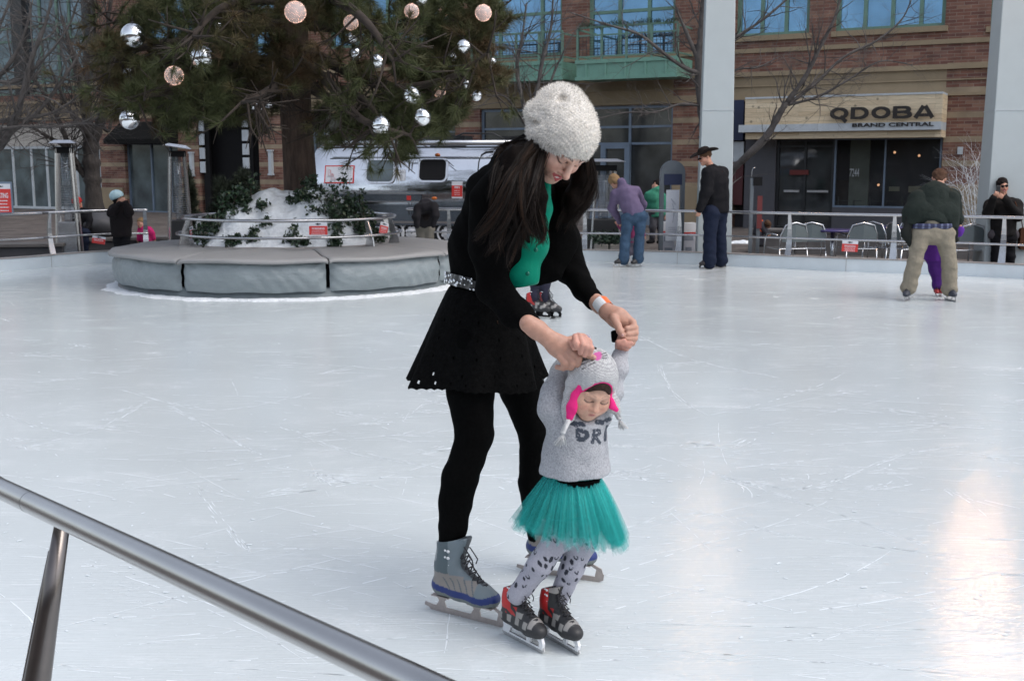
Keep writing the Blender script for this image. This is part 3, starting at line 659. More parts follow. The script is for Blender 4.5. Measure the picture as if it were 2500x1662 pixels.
text('7244', .30, M['signgrey'], B, (x0, .09, zq), ext=.002, bold=.004, width=(x1 - x0), name='house_number')
nn_ = MB(); a = S(1918, 420); nn_.box(a + .1, a + .62, .05, .09, Zf(1940, 427), Zf(1940, 415)); nn_.build('red_window_glow', emit('neon', (.10, .010, .008), .04), B)
wb = MB(); a = S(2344, 370); wb.box(a - .06, a + .07, -.05, -.01, Zf(2344, 377), Zf(2344, 359)); wb.build('wall_box', M['whiteframe'], B)
# far right bay
h = holes['W5']; window((h[0], h[1], .3, h[3]), M['darkmetal'], M['g_dark'], [S(2560, 300)], [Zf(2500, 290)])
# upper windows
h = holes['U1']; window(h, M['greenframe'], M['g_upper'], [S(v, 100) for v in (-200, -120, -40, 30, 88, 130, 160, 205)], [Zf(100, 95), Zf(100, 62), h[2] + .55], .11, .25)
for v in (42, 215, -150): dp = MB(); dp.box(S(v - 14, 100), S(v + 14, 100), .02, .3, h[2], h[3]); dp.build('dark_recess_edge', M['darkmetal'], B)  # dark edges of the recessed bay, built as solid dark strips
for k, vx, hz in (('U2', (405,), (60,)), ('U2b', (615,), (60, 110)), ('U3a', (870, 940, 1010), (45,)), ('U3', (1215, 1318,), (35,)), ('U4', (1508, 1580,), (25,)), ('U5', (1857, 1916), (-60,)), ('U6', (2109, 2176, 2246), (-60,)), ('U7', (2520,), (-60,))):
    h = holes[k]; xm = at_px(fworld((h[0] + h[1]) / 2, 0, 5))
    window(h, M['greenframe'], M['g_blue'], [S(v, 60) for v in vx], [Zf(xm, z) for z in hz], .11, .2, sill=k in ('U5', 'U6', 'U2', 'U7'))
# balconies
def balcony(x0, x1, yt, yb0, yb1, dep=1.3):
    a, b_ = fac(x0, 150, dep)[0], fac(x1, 150, dep)[0]; xm = (x0 + x1) / 2; zt = fac(xm, yt, dep)[1]; zf1 = fac(xm, yb0, dep)[1]; zf0 = fac(xm, yb1, dep)[1]
    f = MB(); f.box(a, b_, -dep, -.01, zf0, zf1); fo = f.build('balcony', M['balcony'], B)
    c_ = MB(); c_.box(a - .04, b_ + .04, -dep - .04, -dep - .003, zf1 - .08, zf1 + .03); c_.box(a - .04, b_ + .04, -dep - .04, -dep - .003, zf0 - .03, zf0 + .06)
    for i in range(5): q = a + (b_ - a) * (i + .5) / 5; c_.box(q - .03, q + .03, -dep - .03, -dep - .003, zf0 + .06, zf1 - .08)
    c_.build('fascia_channel', M['balcony'], fo)
    r_ = MB(); n = 4
    for i in range(n + 1):
        q = a + (b_ - a) * i / n; r_.box(q - .03, q + .03, -dep + .02, -dep + .08, zf1, zt)
    for y_ in (a + .03, b_ - .03):
        r_.box(y_ - .02, y_ + .02, -dep + .1, -.02, zt - .05, zt); r_.box(y_ - .02, y_ + .02, -dep + .1, -.02, zf1 + .12, zf1 + .16)
    r_.box(a, b_, -dep + .01, -dep + .09, zt, zt + .05); r_.box(a, b_, -dep + .03, -dep + .07, zt - .22, zt - .18); r_.box(a, b_, -dep + .03, -dep + .07, zf1 + .1, zf1 + .14)
    r_.build('balustrade', M['greenframe'], fo)
    g_ = MB(); k = int((b_ - a) / .11)
    for i in range(k): q = a + (b_ - a) * (i + .5) / k; g_.box(q - .005, q + .005, -dep + .045, -dep + .055, zf1 + .14, zt - .22)
    for i in range(7): z_ = zf1 + .14 + (zt - .36 - zf1) * (i + .5) / 7; g_.box(a, b_, -dep + .056, -dep + .064, z_ - .004, z_ + .004)
    g_.build('mesh_infill', M['darkmetal'], fo)
    return fo, a, b_, zt, dep
balcony(1150, 1371, 85, 155, 197)
bo, a, b_, zt, dep = balcony(1408, 1652, 64, 145, 190)
gl_ = []; 
for i in range(900):
    t_ = nr.rand(); c0 = np.array([a + (b_ - a) * t_, -dep + .05, zt + .08 + .03 * math.sin(t_ * 20)]) + nr.randn(3) * .04
    d0 = nr.randn(3); d0 /= np.linalg.norm(d0); e0 = np.cross(d0, nr.randn(3)); e0 *= .012 / np.linalg.norm(e0)
    gl_.append(np.stack([c0 - e0, c0 + e0, c0 + d0 * .09]))
M['garland'] = mat('garland_green', (.03, .06, .03), .8)
np_mesh('garland', np.concatenate(gl_), np.arange(2700).reshape(-1, 3), M['garland'], bo, False)
# opposite side of the plaza (behind the photographer; seen in reflections)
OB = thing('opposite_building', 'brown brick block across the plaza behind the photographer', 'building', (0, -30, 0))
o_ = MB(); o_.box(-60, 60, -8, 0, ZP, 9.5); o_.build('wall', mat('far_brick', (.16, .11, .09), .9, 0, .2, .6), OB)
for i in range(16):
    for z_ in (1.0, 5.4):
        w_ = MB(); w_.box(-56 + i * 7.2, -52 + i * 7.2, .01, .06, z_, z_ + 2.6); w_.build('window', M['g_upper'], OB)
# ================================================================== PLANTER ISLAND
PC = Vector((-3.02, 15.5, 0)); PR = 2.32
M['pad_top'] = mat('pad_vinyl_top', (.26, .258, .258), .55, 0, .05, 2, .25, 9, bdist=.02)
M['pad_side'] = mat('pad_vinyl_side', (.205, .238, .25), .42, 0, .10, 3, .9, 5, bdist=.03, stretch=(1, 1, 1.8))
M['kerb'] = mat('icy_kerb', (.14, .165, .175), .3, 0, .15, 6)
pi_ = thing('padded_planter', 'big round planter island wrapped in grey vinyl pads, pine tree in the middle', 'planter', PC)
def ring(a0, a1, prof, n, wav=None):
    V = []; m = len(prof)
    for i in range(n + 1):
        a = a0 + (a1 - a0) * i / n
        for k, (r, z) in enumerate(prof):
            if wav: r, z = wav(a, (a - a0) / (a1 - a0), k, r, z)
            V.append((r * math.cos(a), r * math.sin(a), z))
    V = np.array(V); F = np.array([(i * m + k, (i + 1) * m + k, (i + 1) * m + k + 1, i * m + k + 1) for i in range(n) for k in range(m - 1)]); return V, F
kb = MB(); kb.lathe([(PR - .5, .12), (PR - .07, .12), (PR - .05, .0), (PR - .02, -.01)], 96); kb.build('kerb', M['kerb'], pi_)
seams = []
a = R(-113.5)  # seam seen left of the middle
for i in range(8): seams.append(a + i * PI / 4 * 1.0)
GAP = .012
def side_w(a, t, k, r, z):
    e = min(t, 1 - t); pin = math.exp(-e / .035)
    f = math.sin(a * 37 + z * 19) * .5 + math.sin(a * 61 - z * 31 + 1.7) * .35 + math.sin(a * 23 + 2.1) * .4
    bulge = math.sin(PI * min(max((z - .06) / .38, 0), 1)) * .055 * (1 - pin * .8)
    fan = math.sin((z * 34 + t * 55) + 2 * math.sin(t * 9)) * .010 * math.exp(-((t - .7) / .25) ** 2) * (1 - z / .5) + .012 * math.sin(z * 45 + e * 60) * math.exp(-e / .10) * (.4 + z)
    return r + bulge + .0035 * f - .03 * pin + fan, z + .006 * math.sin(t * 17) * (1 if z < .1 else 0)
def top_w(a, t, k, r, z):
    e = min(t, 1 - t); pin = math.exp(-e / .012)
    return r + .004 * math.sin(a * 29), z + .007 * math.sin(a * 11 + r * 9) - .018 * pin + .004 * math.sin(r * 60 + a * 8)
for i in range(8):
    a0, a1 = seams[i] + GAP, seams[i] + PI / 4 - GAP * .6
    prof = [(PR - .10, .08)] + [(PR - .04, .085 + .355 * j / 14) for j in range(15)] + [(PR - .12, .455)]
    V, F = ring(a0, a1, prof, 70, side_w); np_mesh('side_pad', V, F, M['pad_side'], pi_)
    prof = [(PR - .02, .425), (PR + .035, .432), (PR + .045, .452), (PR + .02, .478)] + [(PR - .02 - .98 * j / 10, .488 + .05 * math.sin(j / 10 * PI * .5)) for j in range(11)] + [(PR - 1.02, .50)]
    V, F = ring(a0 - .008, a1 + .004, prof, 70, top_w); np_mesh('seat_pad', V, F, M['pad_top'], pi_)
wl = MB(); wl.lathe([(PR - .98, .0), (PR - .96, .545), (PR - 1.05, .55), (PR - 1.05, .2)], 72); wl.build('inner_wall', M['cap'], pi_)
cv = MB(); cv.lathe([(PR - .2, .02), (PR - .2, .42)], 48); cv.build('backing', M['black'], pi_)
# snow heap inside
def snow_h(x, y):
    r = math.hypot(x, y); base = .54 + .06 * math.sin(x * 3 + 1) * math.cos(y * 2.5)
    px_, py_ = x - .06, y + .35
    h = .58 * math.exp(-((px_ / .70) ** 2 + (py_ / .7) ** 2)) + .05 * math.sin(x * 2.9 + 1.2) * math.sin(y * 3.3 + .4) + .28 * math.exp(-(((x + .55) / .5) ** 2 + ((y + .5) / .55) ** 2)) + .34 * math.exp(-(((x - .66) / .46) ** 2 + ((y + .25) / .7) ** 2))
    h += .03 * math.sin(x * 6.3 - y * 4 + 2) + .02 * math.sin(x * 11 + y * 5) + .015 * math.sin(x * 21 - y * 13) + .01 * math.sin(y * 31 + x * 7) + .02 * math.sin(x * 4.7) * math.sin(y * 7)
    e_ = min(1, max(0, (1.37 - r) * 3)); return .515 + (base + h - .515) * e_
n = 110; V = []
for i in range(n + 1):
    for j in range(n + 1):
        x = -1.36 + 2.72 * i / n; y = -1.36 + 2.72 * j / n; r = math.hypot(x, y)
        if r > 1.37: x *= 1.37 / r; y *= 1.37 / r
        V.append((x, y, snow_h(x, y)))
F = [(i * (n + 1) + j, (i + 1) * (n + 1) + j, (i + 1) * (n + 1) + j + 1, i * (n + 1) + j + 1) for i in range(n) for j in range(n)]
sm = np_mesh('snow_heap', V, F, M['snow']); sm.location = PC; tag(sm, 'mound of white snow filling the round planter below the pine trunk', 'snow heap')
# holly
def leaves(cs, cols, size=(.03, .018), n_each=1, seed=3, updir=.4):
    r = np.random.RandomState(seed); N = len(cs); d = r.randn(N, 3); d[:, 2] += updir; d /= np.linalg.norm(d, axis=1)[:, None]
    e = np.cross(d, r.randn(N, 3)); e /= np.linalg.norm(e, axis=1)[:, None]; nrm = np.cross(d, e)
    L = size[0] * (.7 + .6 * r.rand(N))[:, None]; W = size[1] * (.7 + .6 * r.rand(N))[:, None]
    P = np.stack([cs - d * L, cs - e * W + nrm * W * .3, cs + d * L, cs + e * W + nrm * W * .3], 1).reshape(-1, 3)
    F = np.arange(4 * N).reshape(-1, 4); col = np.repeat(cols, 4, 0); return P, F, col
M['leaf'] = mat('leaves', (0, 0, 0), .38, 0, .1, vcol=True, spec=.5)
M['needle'] = mat('needles', (0, 0, 0), .6, 0, .1, vcol=True, spec=.25)
M['twig'] = mat('twig_bark', (.07, .05, .035), .9, 0, .2, 20)
holly_spots = [(-.72, -.72, .75, .36, .40, 620), (-.45, -.62, .82, .34, .42, 700), (.22, -.55, 1.0, .16, .30, 330), (.42, -.35, 1.08, .2, .25, 240), (.78, -.62, .72, .44, .50, 1300), (1.0, -.25, .82, .32, .50, 900), (-.32, -1.08, .56, .14, .22, 200), (.30, -1.12, .58, .16, .26, 240), (-.05, -.9, .68, .12, .18, 120), (.72, -1.0, .55, .18, .2, 200), (-1.12, -.45, .55, .14, .2, 140), (-.95, -.85, .5, .12, .12, 80), (-.55,-1.1,.5,.12,.3,160)]
for i, (x, y, z, sr, szz, cnt) in enumerate(holly_spots):
    r = np.random.RandomState(50 + i); hb_ = thing('holly_bush', 'x', 'bush', PC + Vector((x, y, .5)), 0, 'holly bushes poking out of the planter snow')
    lab = ['dark holly bush at the left side of the snow heap, behind the rail', 'tall dark holly bush left of the snow peak', 'holly sprig climbing the front of the snow just below the peak', 'small holly sprig high on the snow right of the peak', 'widest dark holly bush on the right half of the snow', 'holly bush spreading over the right end of the snow toward the trailer', 'low holly tuft at the front left foot of the snow', 'low holly tuft at the front foot of the snow under the warning sign', 'thin holly sprig in the middle of the snow front', 'low holly tuft at the front right foot of the snow', 'small snowy holly tuft at the far left edge of the planter', 'tiny holly tuft on the pad edge at the left', 'drooping holly between the two left front rail posts'][i]
    hb_['label'] = lab
    st = MB(); cs = []
    ns = max(3, cnt // 45)
    for k in range(ns):
        aa = r.rand() * 6.28; tx_, ty_ = math.cos(aa) * sr * r.rand() * 1.1, math.sin(aa) * sr * r.rand() * .8 - .06; tip = np.array([tx_, ty_, snow_h(x + tx_, y + ty_) - .5 + szz * (.05 + .75 * r.rand() ** 1.5)])
        p0 = np.array([tip[0] * .5, tip[1] * .5, snow_h(x, y) - .55]); mid = (p0 + tip) / 2 + r.randn(3) * .03
        st.tube([p0, mid, tip], [.007, .005, .002], 5)
        for q in range(cnt // ns): t_ = r.rand() ** .6; pp = p0 * (1 - t_) ** 2 + 2 * mid * t_ * (1 - t_) + tip * t_ * t_; cs.append(pp + r.randn(3) * .035)
    st.build('stem', M['twig'], hb_); cs = np.array(cs)
    g0 = .5 + r.rand(len(cs), 1); col = np.array([[.022, .045, .022]]) * g0 + (r.rand(len(cs), 1) < .06) * np.array([[.10, .11, .06]])
    P, F, cc = leaves(cs, col, (.032, .019), seed=60 + i); np_mesh('foliage', P, F, M['leaf'], hb_, False, cc)
# planter guard rail (two rings, plate posts)
gr = thing('planter_guard_rail', 'two steel rings on plate posts standing on the round planter', 'railing', PC)
def arc_ring(r, z, rad, a0, a1): return [(r * math.cos(a0 + (a1 - a0) * i / 90), r * math.sin(a0 + (a1 - a0) * i / 90), z) for i in range(91)]
b = MB(); b.tube(arc_ring(1.42, .885, .02, R(-215), R(62)), .021, 8); b.build('top_rail', M['steel'], gr)
b = MB(); b.tube(arc_ring(1.50, .675, .015, R(-215), R(62)), .017, 8); b.build('lower_rail', M['steel'], gr)
for aa in (-196, -150, -133 + 360, -35, -8, 30, 60):
    a_ = R(aa if aa != 227 else -133); c_, s_ = math.cos(a_), math.sin(a_); b = MB(); vs = []
    for z, r0, r1 in ((.50, 1.36, 1.52), (.62, 1.39, 1.50), (.75, 1.38, 1.46), (.87, 1.36, 1.41)):
        for rr, tt_ in ((r0, -.01), (r1, -.01), (r1, .01), (r0, .01)): vs.append((rr * c_ - tt_ * s_, rr * s_ + tt_ * c_, z))
    if aa == 227: continue
    b.add(vs, [(4 * i + k, 4 * i + (k + 1) % 4, 4 * i + 4 + (k + 1) % 4, 4 * i + 4 + k) for i in range(3) for k in range(4)] + [(3, 2, 1, 0), (12, 13, 14, 15)]); b.build('post', M['steel'], gr)
# rink signs: white top strip with mark, red field with white words
M['signwhite'] = mat('sign_white', (.62, .64, .68), .5, 0, .03)
def rink_sign(name, label, c, wdt, hgt, rz=0, tilt=0, lines=('WARNING',), top=.30, parentloc=None, group='red and white warning signs on the rails', small=5, shear=0):
    t = thing(name, label, 'sign', c, rz, group); t.rotation_euler = (0, tilt, rz)
    b = MB(); b.box(-wdt / 2, wdt / 2, 0, .006, -hgt / 2, hgt / 2); b.build('plate', M['signwhite'], t)
    b = MB(); b.box(-wdt / 2, wdt / 2, -.004, -.001, -hgt / 2, hgt / 2 - hgt * top); b.build('red_panel', M['red'], t)
    mk = MB(); zc = hgt / 2 - hgt * top * .5; mk.lathe([(.001, -.002), (.018, 0), (.001, .002)], 12, (0, 0, 0))
    mk = MB(); mk.prism([(-.035, zc), (-.01, zc - .012), (.035, zc - .002), (.03, zc + .008), (.01, zc + .004), (-.005, zc + .014)], -.003, -.001); mk.build('emblem', M['darkmetal'], t)
    rh = hgt * (1 - top); z0 = -hgt / 2 + rh * .62 if small else -hgt / 2 + rh * .3
    for ln in lines:
        text(ln, rh * .30, M['signwhite'], t, (-wdt * .36, -.0045, z0), ext=.0005, bold=rh * .006, width=wdt * .72)
    r_ = random.Random(hash(len(label)) % 99); ln = MB()
    for i in range(small):   # rows of small print
        z_ = -hgt / 2 + rh * (.50 - .42 * i / max(small - 1, 1)) ; hw = wdt * (.30 + .08 * r_.random()); x = -hw
        while x < hw - .004:
            l = wdt * (.03 + .06 * r_.random()); ln.box(x, min(x + l, hw), -.0055, -.0042, z_ - rh * .022, z_ + rh * .022); x += l + wdt * .018
    ln.build('small_print', M['signwhite'], t); return t
def on_ring(aa, z, r=1.44): return PC + Vector((r * math.cos(R(aa)), r * math.sin(R(aa)), z))
rink_sign('warning_sign', 'red WARNING sign in the middle of the planter rail', at(777, 558, 14.02), .225, .155, 0, 0, small=3)
rink_sign('warning_sign', 'tilted red sign on the left end of the planter rail', at(468, 567, 15.15), .10, .15, R(-50), R(-12), ('WARNING',), small=3)
rink_sign('warning_sign', 'slanting red sign on the right end of the planter rail', at(937, 557, 15.0), .13, .15, R(42), R(14), ('WARNING',), small=3)
rink_sign('warning_sign', 'small red sign hanging on the left railing beside the person in a helmet', at(241, 586, 17.0), .19, .11, R(8), R(9), ('SKATE',), small=1)
rink_sign('warning_sign', 'red sign hanging on the rail before the cafe chairs', at(2075, 601, 16.62), .225, .16, R(-12), R(2), ('WARNING',), small=4)
t = rink_sign('waiting_sign', 'tall red notice in a grey frame at the far left edge of the photo', at(4, 484, 16.9), .26, .42, R(10), 0, ('SKATING', ), top=.18, group=None, small=4)
fb_ = MB(); fb_.box(-.15, .15, .007, .03, -.23, .24); fb_.build('frame', M['blueframe'], t)

# ================================================================== PINE TREE
M['bark'] = mat('pine_bark', (.075, .050, .038), .95, 0, .5, 5, 1.0, 7, stretch=(3, 3, .55), bdist=.06)
pine = thing('pine_tree', 'large pine hung with silver balls rising from the round planter', 'tree', PC + Vector((0, .25, 0)))
PO = PC + Vector((0, .25, 0)); tb_ = MB(); tp_ = []
def trunk_pt(z): q = at(727 + 4 * math.sin(z), 400, PO.y); return Vector((q.x - PO.x + .02 * math.sin(z * 2), 0, z))
tb_.tube([trunk_pt(z) for z in (.4, .8, 1.1, 1.6, 2.2, 3.0, 4.0, 5.2, 6.5)], [.30, .26, .235, .222, .21, .20, .17, .13, .08], 20); tb_.build('trunk', M['bark'], pine)
M['pine_branch'] = mat('pine_branch', (.038, .028, .022), .95, 0, .4, 6, .8, 9)
limbs = MB(); tufts = []; r = np.random.RandomState(5)
def pxp(px, py, dy): return at(px, py, PO.y + dy) - PO
main_limbs = [  # photo course of each limb and its depth offset at root and tip
 [(735, 330, 0), (790, 270, -.4), (860, 235, -.9), (905, 260, -1.3), (940, 330, -1.6)], [(740, 120, 0), (850, 175, -.5), (960, 215, -1.0), (1100, 190, -1.4), (1190, 130, -1.6)],
 [(725, 140, 0), (640, 150, -.3), (560, 170, -.8), (440, 220, -1.2), (320, 240, -1.6)], [(735, 60, 0), (900, 70, .2), (1050, 60, -.3), (1210, 40, -.4)],
 [(722, 60, 0), (600, 70, -.4), (450, 100, -1.0), (300, 130, -.9), (255, 190, -.7)], [(735, 200, .1), (850, 260, .7), (1000, 270, 1.1), (1120, 250, 1.4)],
 [(722, 180, .1), (600, 230, .6), (480, 250, 1.0), (330, 200, 1.2)], [(728, 0, 0), (640, 0, -.9), (540, 20, -1.8), (470, 90, -2.3)], [(735, -20, 0), (820, 0, -1.2), (900, 60, -2.2), (960, 150, -2.5)],
 [(730, -60, 0), (850, -60, 0), (1050, -40, .0), (1180, 20, .0)], [(728, -60, 0), (550, -60, 0), (400, -20, 0), (280, 60, 0)], [(735, 150, 0), (800, 200, -.9), (880, 290, -1.9), (1000, 330, -2.0)], [(725, 170, 0), (690, 200, -.9), (640, 230, -1.7), (590, 250, -2.1)]]
tips = []
for L_ in main_limbs:
    pts = [pxp(*q) for q in L_]; pp = pl(pts); k = len(pp)
    limbs.tube(pp, [.075 * (1 - i / k) ** .8 + .012 for i in range(k)], 8)
    for i in range(4, k):
        for q in range(2):
            if r.rand() < .85:
                d_ = Vector(r.randn(3)); d_.z -= .35; d_.normalize(); l = .35 + .45 * r.rand(); e = pp[i] + d_ * l
                mid = (pp[i] + e) / 2 + Vector(r.randn(3)) * .05 - Vector((0, 0, .04)); limbs.tube([pp[i], mid, e], [.018, .012, .006], 5); tips += [(e, d_), (mid, d_)]
                for q2 in range(2):
                    d2 = (d_ + Vector(r.randn(3)) * .8).normalized(); e2 = mid + d2 * .25; limbs.tube([mid, e2], [.008, .004], 4); tips.append((e2, d2))
limbs.build('branch', M['pine_branch'], pine)
# clumps of foliage placed where the crown is full
clumps = []
def add_clump(px, py, dy, s, cnt): clumps.append((pxp(px, py, dy), s * PO.y / FPX, cnt))
for (px, py, s, cnt) in [(300, 215, 55, 26), (270, 110, 45, 18), (345, 60, 45, 18), (290, 262, 38, 16), (360, 235, 60, 26), (420, 130, 60, 22), (420, 270, 45, 22), (500, 240, 70, 40), (560, 120, 70, 34), (480, 50, 70, 32), (600, 30, 70, 34), (600, 190, 65, 34), (660, 250, 50, 26), (690, 120, 60, 26), (720, 30, 60, 24), (800, 40, 55, 20), (700, 190, 50, 24), (830, 100, 34, 6), (780, 180, 25, 4), (860, 10, 45, 16), (900, 60, 45, 14), (960, 90, 50, 16), (1000, 150, 60, 30), (1060, 60, 70, 34), (1150, 90, 60, 30), (1200, 40, 50, 24), (1090, 170, 60, 30), (1180, 180, 42, 22), (1040, 230, 55, 28), (960, 260, 50, 24), (1100, 260, 50, 24), (900, 310, 45, 20), (990, 320, 48, 24), (1070, 300, 40, 18), (1000, 360, 22, 8), (870, 300, 40, 14), (830, 330, 26, 5), (450, 290, 30, 12), (560, 280, 36, 16), (620, 275, 30, 12), (1170, 210, 34, 14), (1230, 190, 26, 8), (380, 170, 45, 18), (310, 160, 40, 16), (1010, 20, 60, 22), (1130, 10, 60, 22), (900, 180, 45, 10), (1090, 115, 45, 16), (520, 180, 60, 30), (390, 20, 50, 18), (650, 320, 16, 4), (980, 380, 16, 6)]:
    for dy in (-.9, .1, 1.0): add_clump(px, py, dy + r.randn() * .3, s * .9, int(cnt * .95))
for i in range(70): add_clump(260 + 960 * r.rand(), -30 - 220 * r.rand(), r.randn() * 1.4, 70, 12)
tf = []
for c, s, cnt in clumps:
    for i in range(cnt):
        o_ = r.randn(3); o_ *= s * (r.rand() ** .4) / np.linalg.norm(o_); o_[2] *= .8; p = np.array(c) + o_; tf.append((p, o_ / (np.linalg.norm(o_) + 1e-6) * .6 + np.array([0, 0, .45]) + r.randn(3) * .3))
for e, d_ in tips:
    if r.rand() < .42: tf.append((np.array(e), np.array(d_) + np.array([0, 0, .2])))
def tuft_mesh(tf, per, L0, W0, seed, colf):
    r = np.random.RandomState(seed); T = len(tf); P0 = np.array([t_[0] for t_ in tf]); D0 = np.array([t_[1] for t_ in tf]); D0 /= np.linalg.norm(D0, axis=1)[:, None]
    base = np.repeat(P0, per, 0); dd = np.repeat(D0, per, 0) * .75 + r.randn(T * per, 3) * .55; dd /= np.linalg.norm(dd, axis=1)[:, None]
    base = base + np.repeat(D0, per, 0) * (r.rand(T * per, 1) - .6) * .10
    ee = np.cross(dd, r.randn(T * per, 3)); ee /= np.linalg.norm(ee, axis=1)[:, None]; L = L0 * (.6 + .7 * r.rand(T * per, 1)); 
    V = np.stack([base - ee * W0, base + ee * W0, base + dd * L], 1).reshape(-1, 3); F = np.arange(len(V)).reshape(-1, 3)
    tc = colf(r, T, P0); cc = np.repeat(tc, per, 0) * (.75 + .5 * r.rand(T * per, 1)); return V, F, np.repeat(cc, 3, 0)
def pine_col(r, T, P0):
    q = np.sin(P0[:, 0] * 2.3 + 1) + np.sin(P0[:, 2] * 3.1 + P0[:, 1]) + r.randn(T) * .8
    a = np.clip(q * .35 + .04, 0, 1)[:, None]; return np.array([[.060, .070, .027]]) * (1 - a) + np.array([[.095, .058, .030]]) * a
def clear_of_trunk(p):
    w_ = Vector(p) + PO; yc = w_.y * math.cos(PITCH) - (w_.z - EYE) * math.sin(PITCH); ypx = CY - FPX * (w_.y * math.sin(PITCH) + (w_.z - EYE) * math.cos(PITCH)) / yc
    return not (abs(p[0]) < .30 and p[1] < .2 and ypx > 215)
tf = [q_ for q_ in tf if clear_of_trunk(q_[0])]
V, F, cc = tuft_mesh(tf, 74, .165, .0034, 9, pine_col); np_mesh('crown', V, F, M['needle'], pine, False, cc)
# ornaments
M['mirror'] = mat('mirror_ball', (.86, .88, .90), .03, 1, .01, 2)
M['ball_skin'] = mat('frosted_ball', (.50, .42, .40), .5, 0, .1, 20); M['bulb'] = emit('bulb', (1, .60, .45), 1.3); M['bulb_dim'] = emit('led', (.8, .62, .55), .35)
mirror_list = [(325, 88, 29, -1.3), (495, 142, 30, -1.5), (312, 180, 13, .2), (318, 200, 15, -.2), (315, 222, 12, .3), (316, 292, 24, -1.2), (530, 66, 14, -.8), (627, 258, 16, -1), (862, 92, 15, -1.4), (868, 132, 16, -.9), (920, 150, 17, -1.9), (1132, 114, 17, -1.6), (1005, 233, 22, -1.9), (1031, 286, 21, -2.0), (930, 306, 24, -2.0), (1163, 233, 14, -1.4), (1030, -3, 18, -1.2), (1148, 183, 12, -.5), (1138, 205, 13, -.9), (1103, 140, 12, -.8), (930, 90, 8, -1), (655, 252, 12, -.4), (1200, 152, 12, -.6), (805, 325, 9, -.6), (700, -6, 15, -1)]
lab0 = ['big mirror ball at the upper left of the pine', 'large mirror ball hanging left of the trunk high up', 'half hidden mirror ball at the left edge, top of three in a column', 'half hidden mirror ball at the left edge, middle of three in a column', 'half hidden mirror ball at the left edge, lowest of three in a column', 'mirror ball hanging lowest on the left of the pine before the brick pier', 'mirror ball peeping out of needles at the top left', 'mirror ball low beside the left of the trunk', 'mirror ball just below a lit ball right of the trunk', 'mirror ball deep in the branches right of the trunk', 'mirror ball in the middle of the right half of the pine', 'mirror ball alone near the upper right edge', 'large mirror ball in the right half at mid height', 'mirror ball right of the lowest one, over the trailer roof', 'lowest mirror ball on the right, just above the trailer', 'small mirror ball at the lower right tip of the pine', 'mirror ball cut by the top edge of the photo', 'small mirror ball near the right edge, upper of a pair', 'small mirror ball near the right edge, lower of a pair', 'small mirror ball half hidden under the upper right bough', 'tiny mirror ball glimpsed through the upper right needles', 'mirror ball right against the trunk, low down', 'pale mirror ball at the right edge before the green balcony', 'tiny mirror ball above the left end of the trailer', 'mirror ball cut by the top edge beside the big lit ball']
lit_list = [(721, 30, 26, -1.9), (425, 185, 23, -1.6), (857, 56, 18, -1.6), (1005, 28, 18, -1.8), (1180, 32, 20, -1.5), (1074, 226, 14, -1.2), (1084, 28, 12, .1)]
lab1 = ['largest lit ball, at the top centre before the trunk', 'lit ball at the left among the needles', 'lit ball right of the trunk near the top', 'lit ball near the top in the right half', 'lit ball at the upper right edge of the pine', 'dim lit ball half hidden at the lower right', 'dim small lit ball near the top right']
ball0 = None
for i, (px, py, rp, dy) in enumerate(mirror_list):
    c = at(px, py, PO.y + dy); rad = rp * (c.y) / FPX
    if ball0 is None:
        b = MB(); b.sphere((0, 0, 0), 1, 32); o_ = b.build('mirror_ball', M['mirror']); ball0 = o_
        k = MB(); k.lathe([(.001, 1.12), (.12, 1.12), (.13, .97), (.001, .97)], 12); k.tube([(0, 0, 1.1), (0, 0, 1.55)], .02, 5); k.build('hanger', M['darkmetal'], o_)
    else: o_ = copy_tree(ball0)
    o_.location = c; o_.scale = (rad,) * 3; o_.rotation_euler = (0, 0, i); tag(o_, lab0[i], 'ornament', 'silver mirror balls in the pine')
lit0 = None
for i, (px, py, rp, dy) in enumerate(lit_list):
    c = at(px, py, PO.y + dy); rad = rp * (c.y) / FPX
    if lit0 is None:
        lit0 = empty('lit_ball'); b = MB(); b.sphere((0, 0, 0), .93, 32); b.build('ball', M['ball_skin'], lit0); k = MB()
        for q in range(420):
            z = 1 - 2 * (q + .5) / 420; a = q * 2.399963; rr = math.sqrt(1 - z * z); p = Vector((rr * math.cos(a), rr * math.sin(a), z)) * .96; s_ = .032 * (.6 + .7 * rng.random())
            k.add([p + Vector(v) * s_ for v in ((1, 0, 0), (-1, 0, 0), (0, 1, 0), (0, -1, 0), (0, 0, 1), (0, 0, -1))], [(0, 2, 4), (2, 1, 4), (1, 3, 4), (3, 0, 4), (2, 0, 5), (1, 2, 5), (3, 1, 5), (0, 3, 5)], 0 if rng.random() < .45 else 1)
        k.build('bulbs', [M['bulb'], M['bulb_dim']], lit0)
        k = MB(); k.tube([(0, 0, .95), (0, 0, 1.5)], .02, 5); k.build('hanger', M['darkmetal'], lit0); o_ = lit0
    else: o_ = copy_tree(lit0)
    o_.location = c; o_.scale = (rad,) * 3; tag(o_, lab1[i], 'ornament', 'lit balls in the pine')

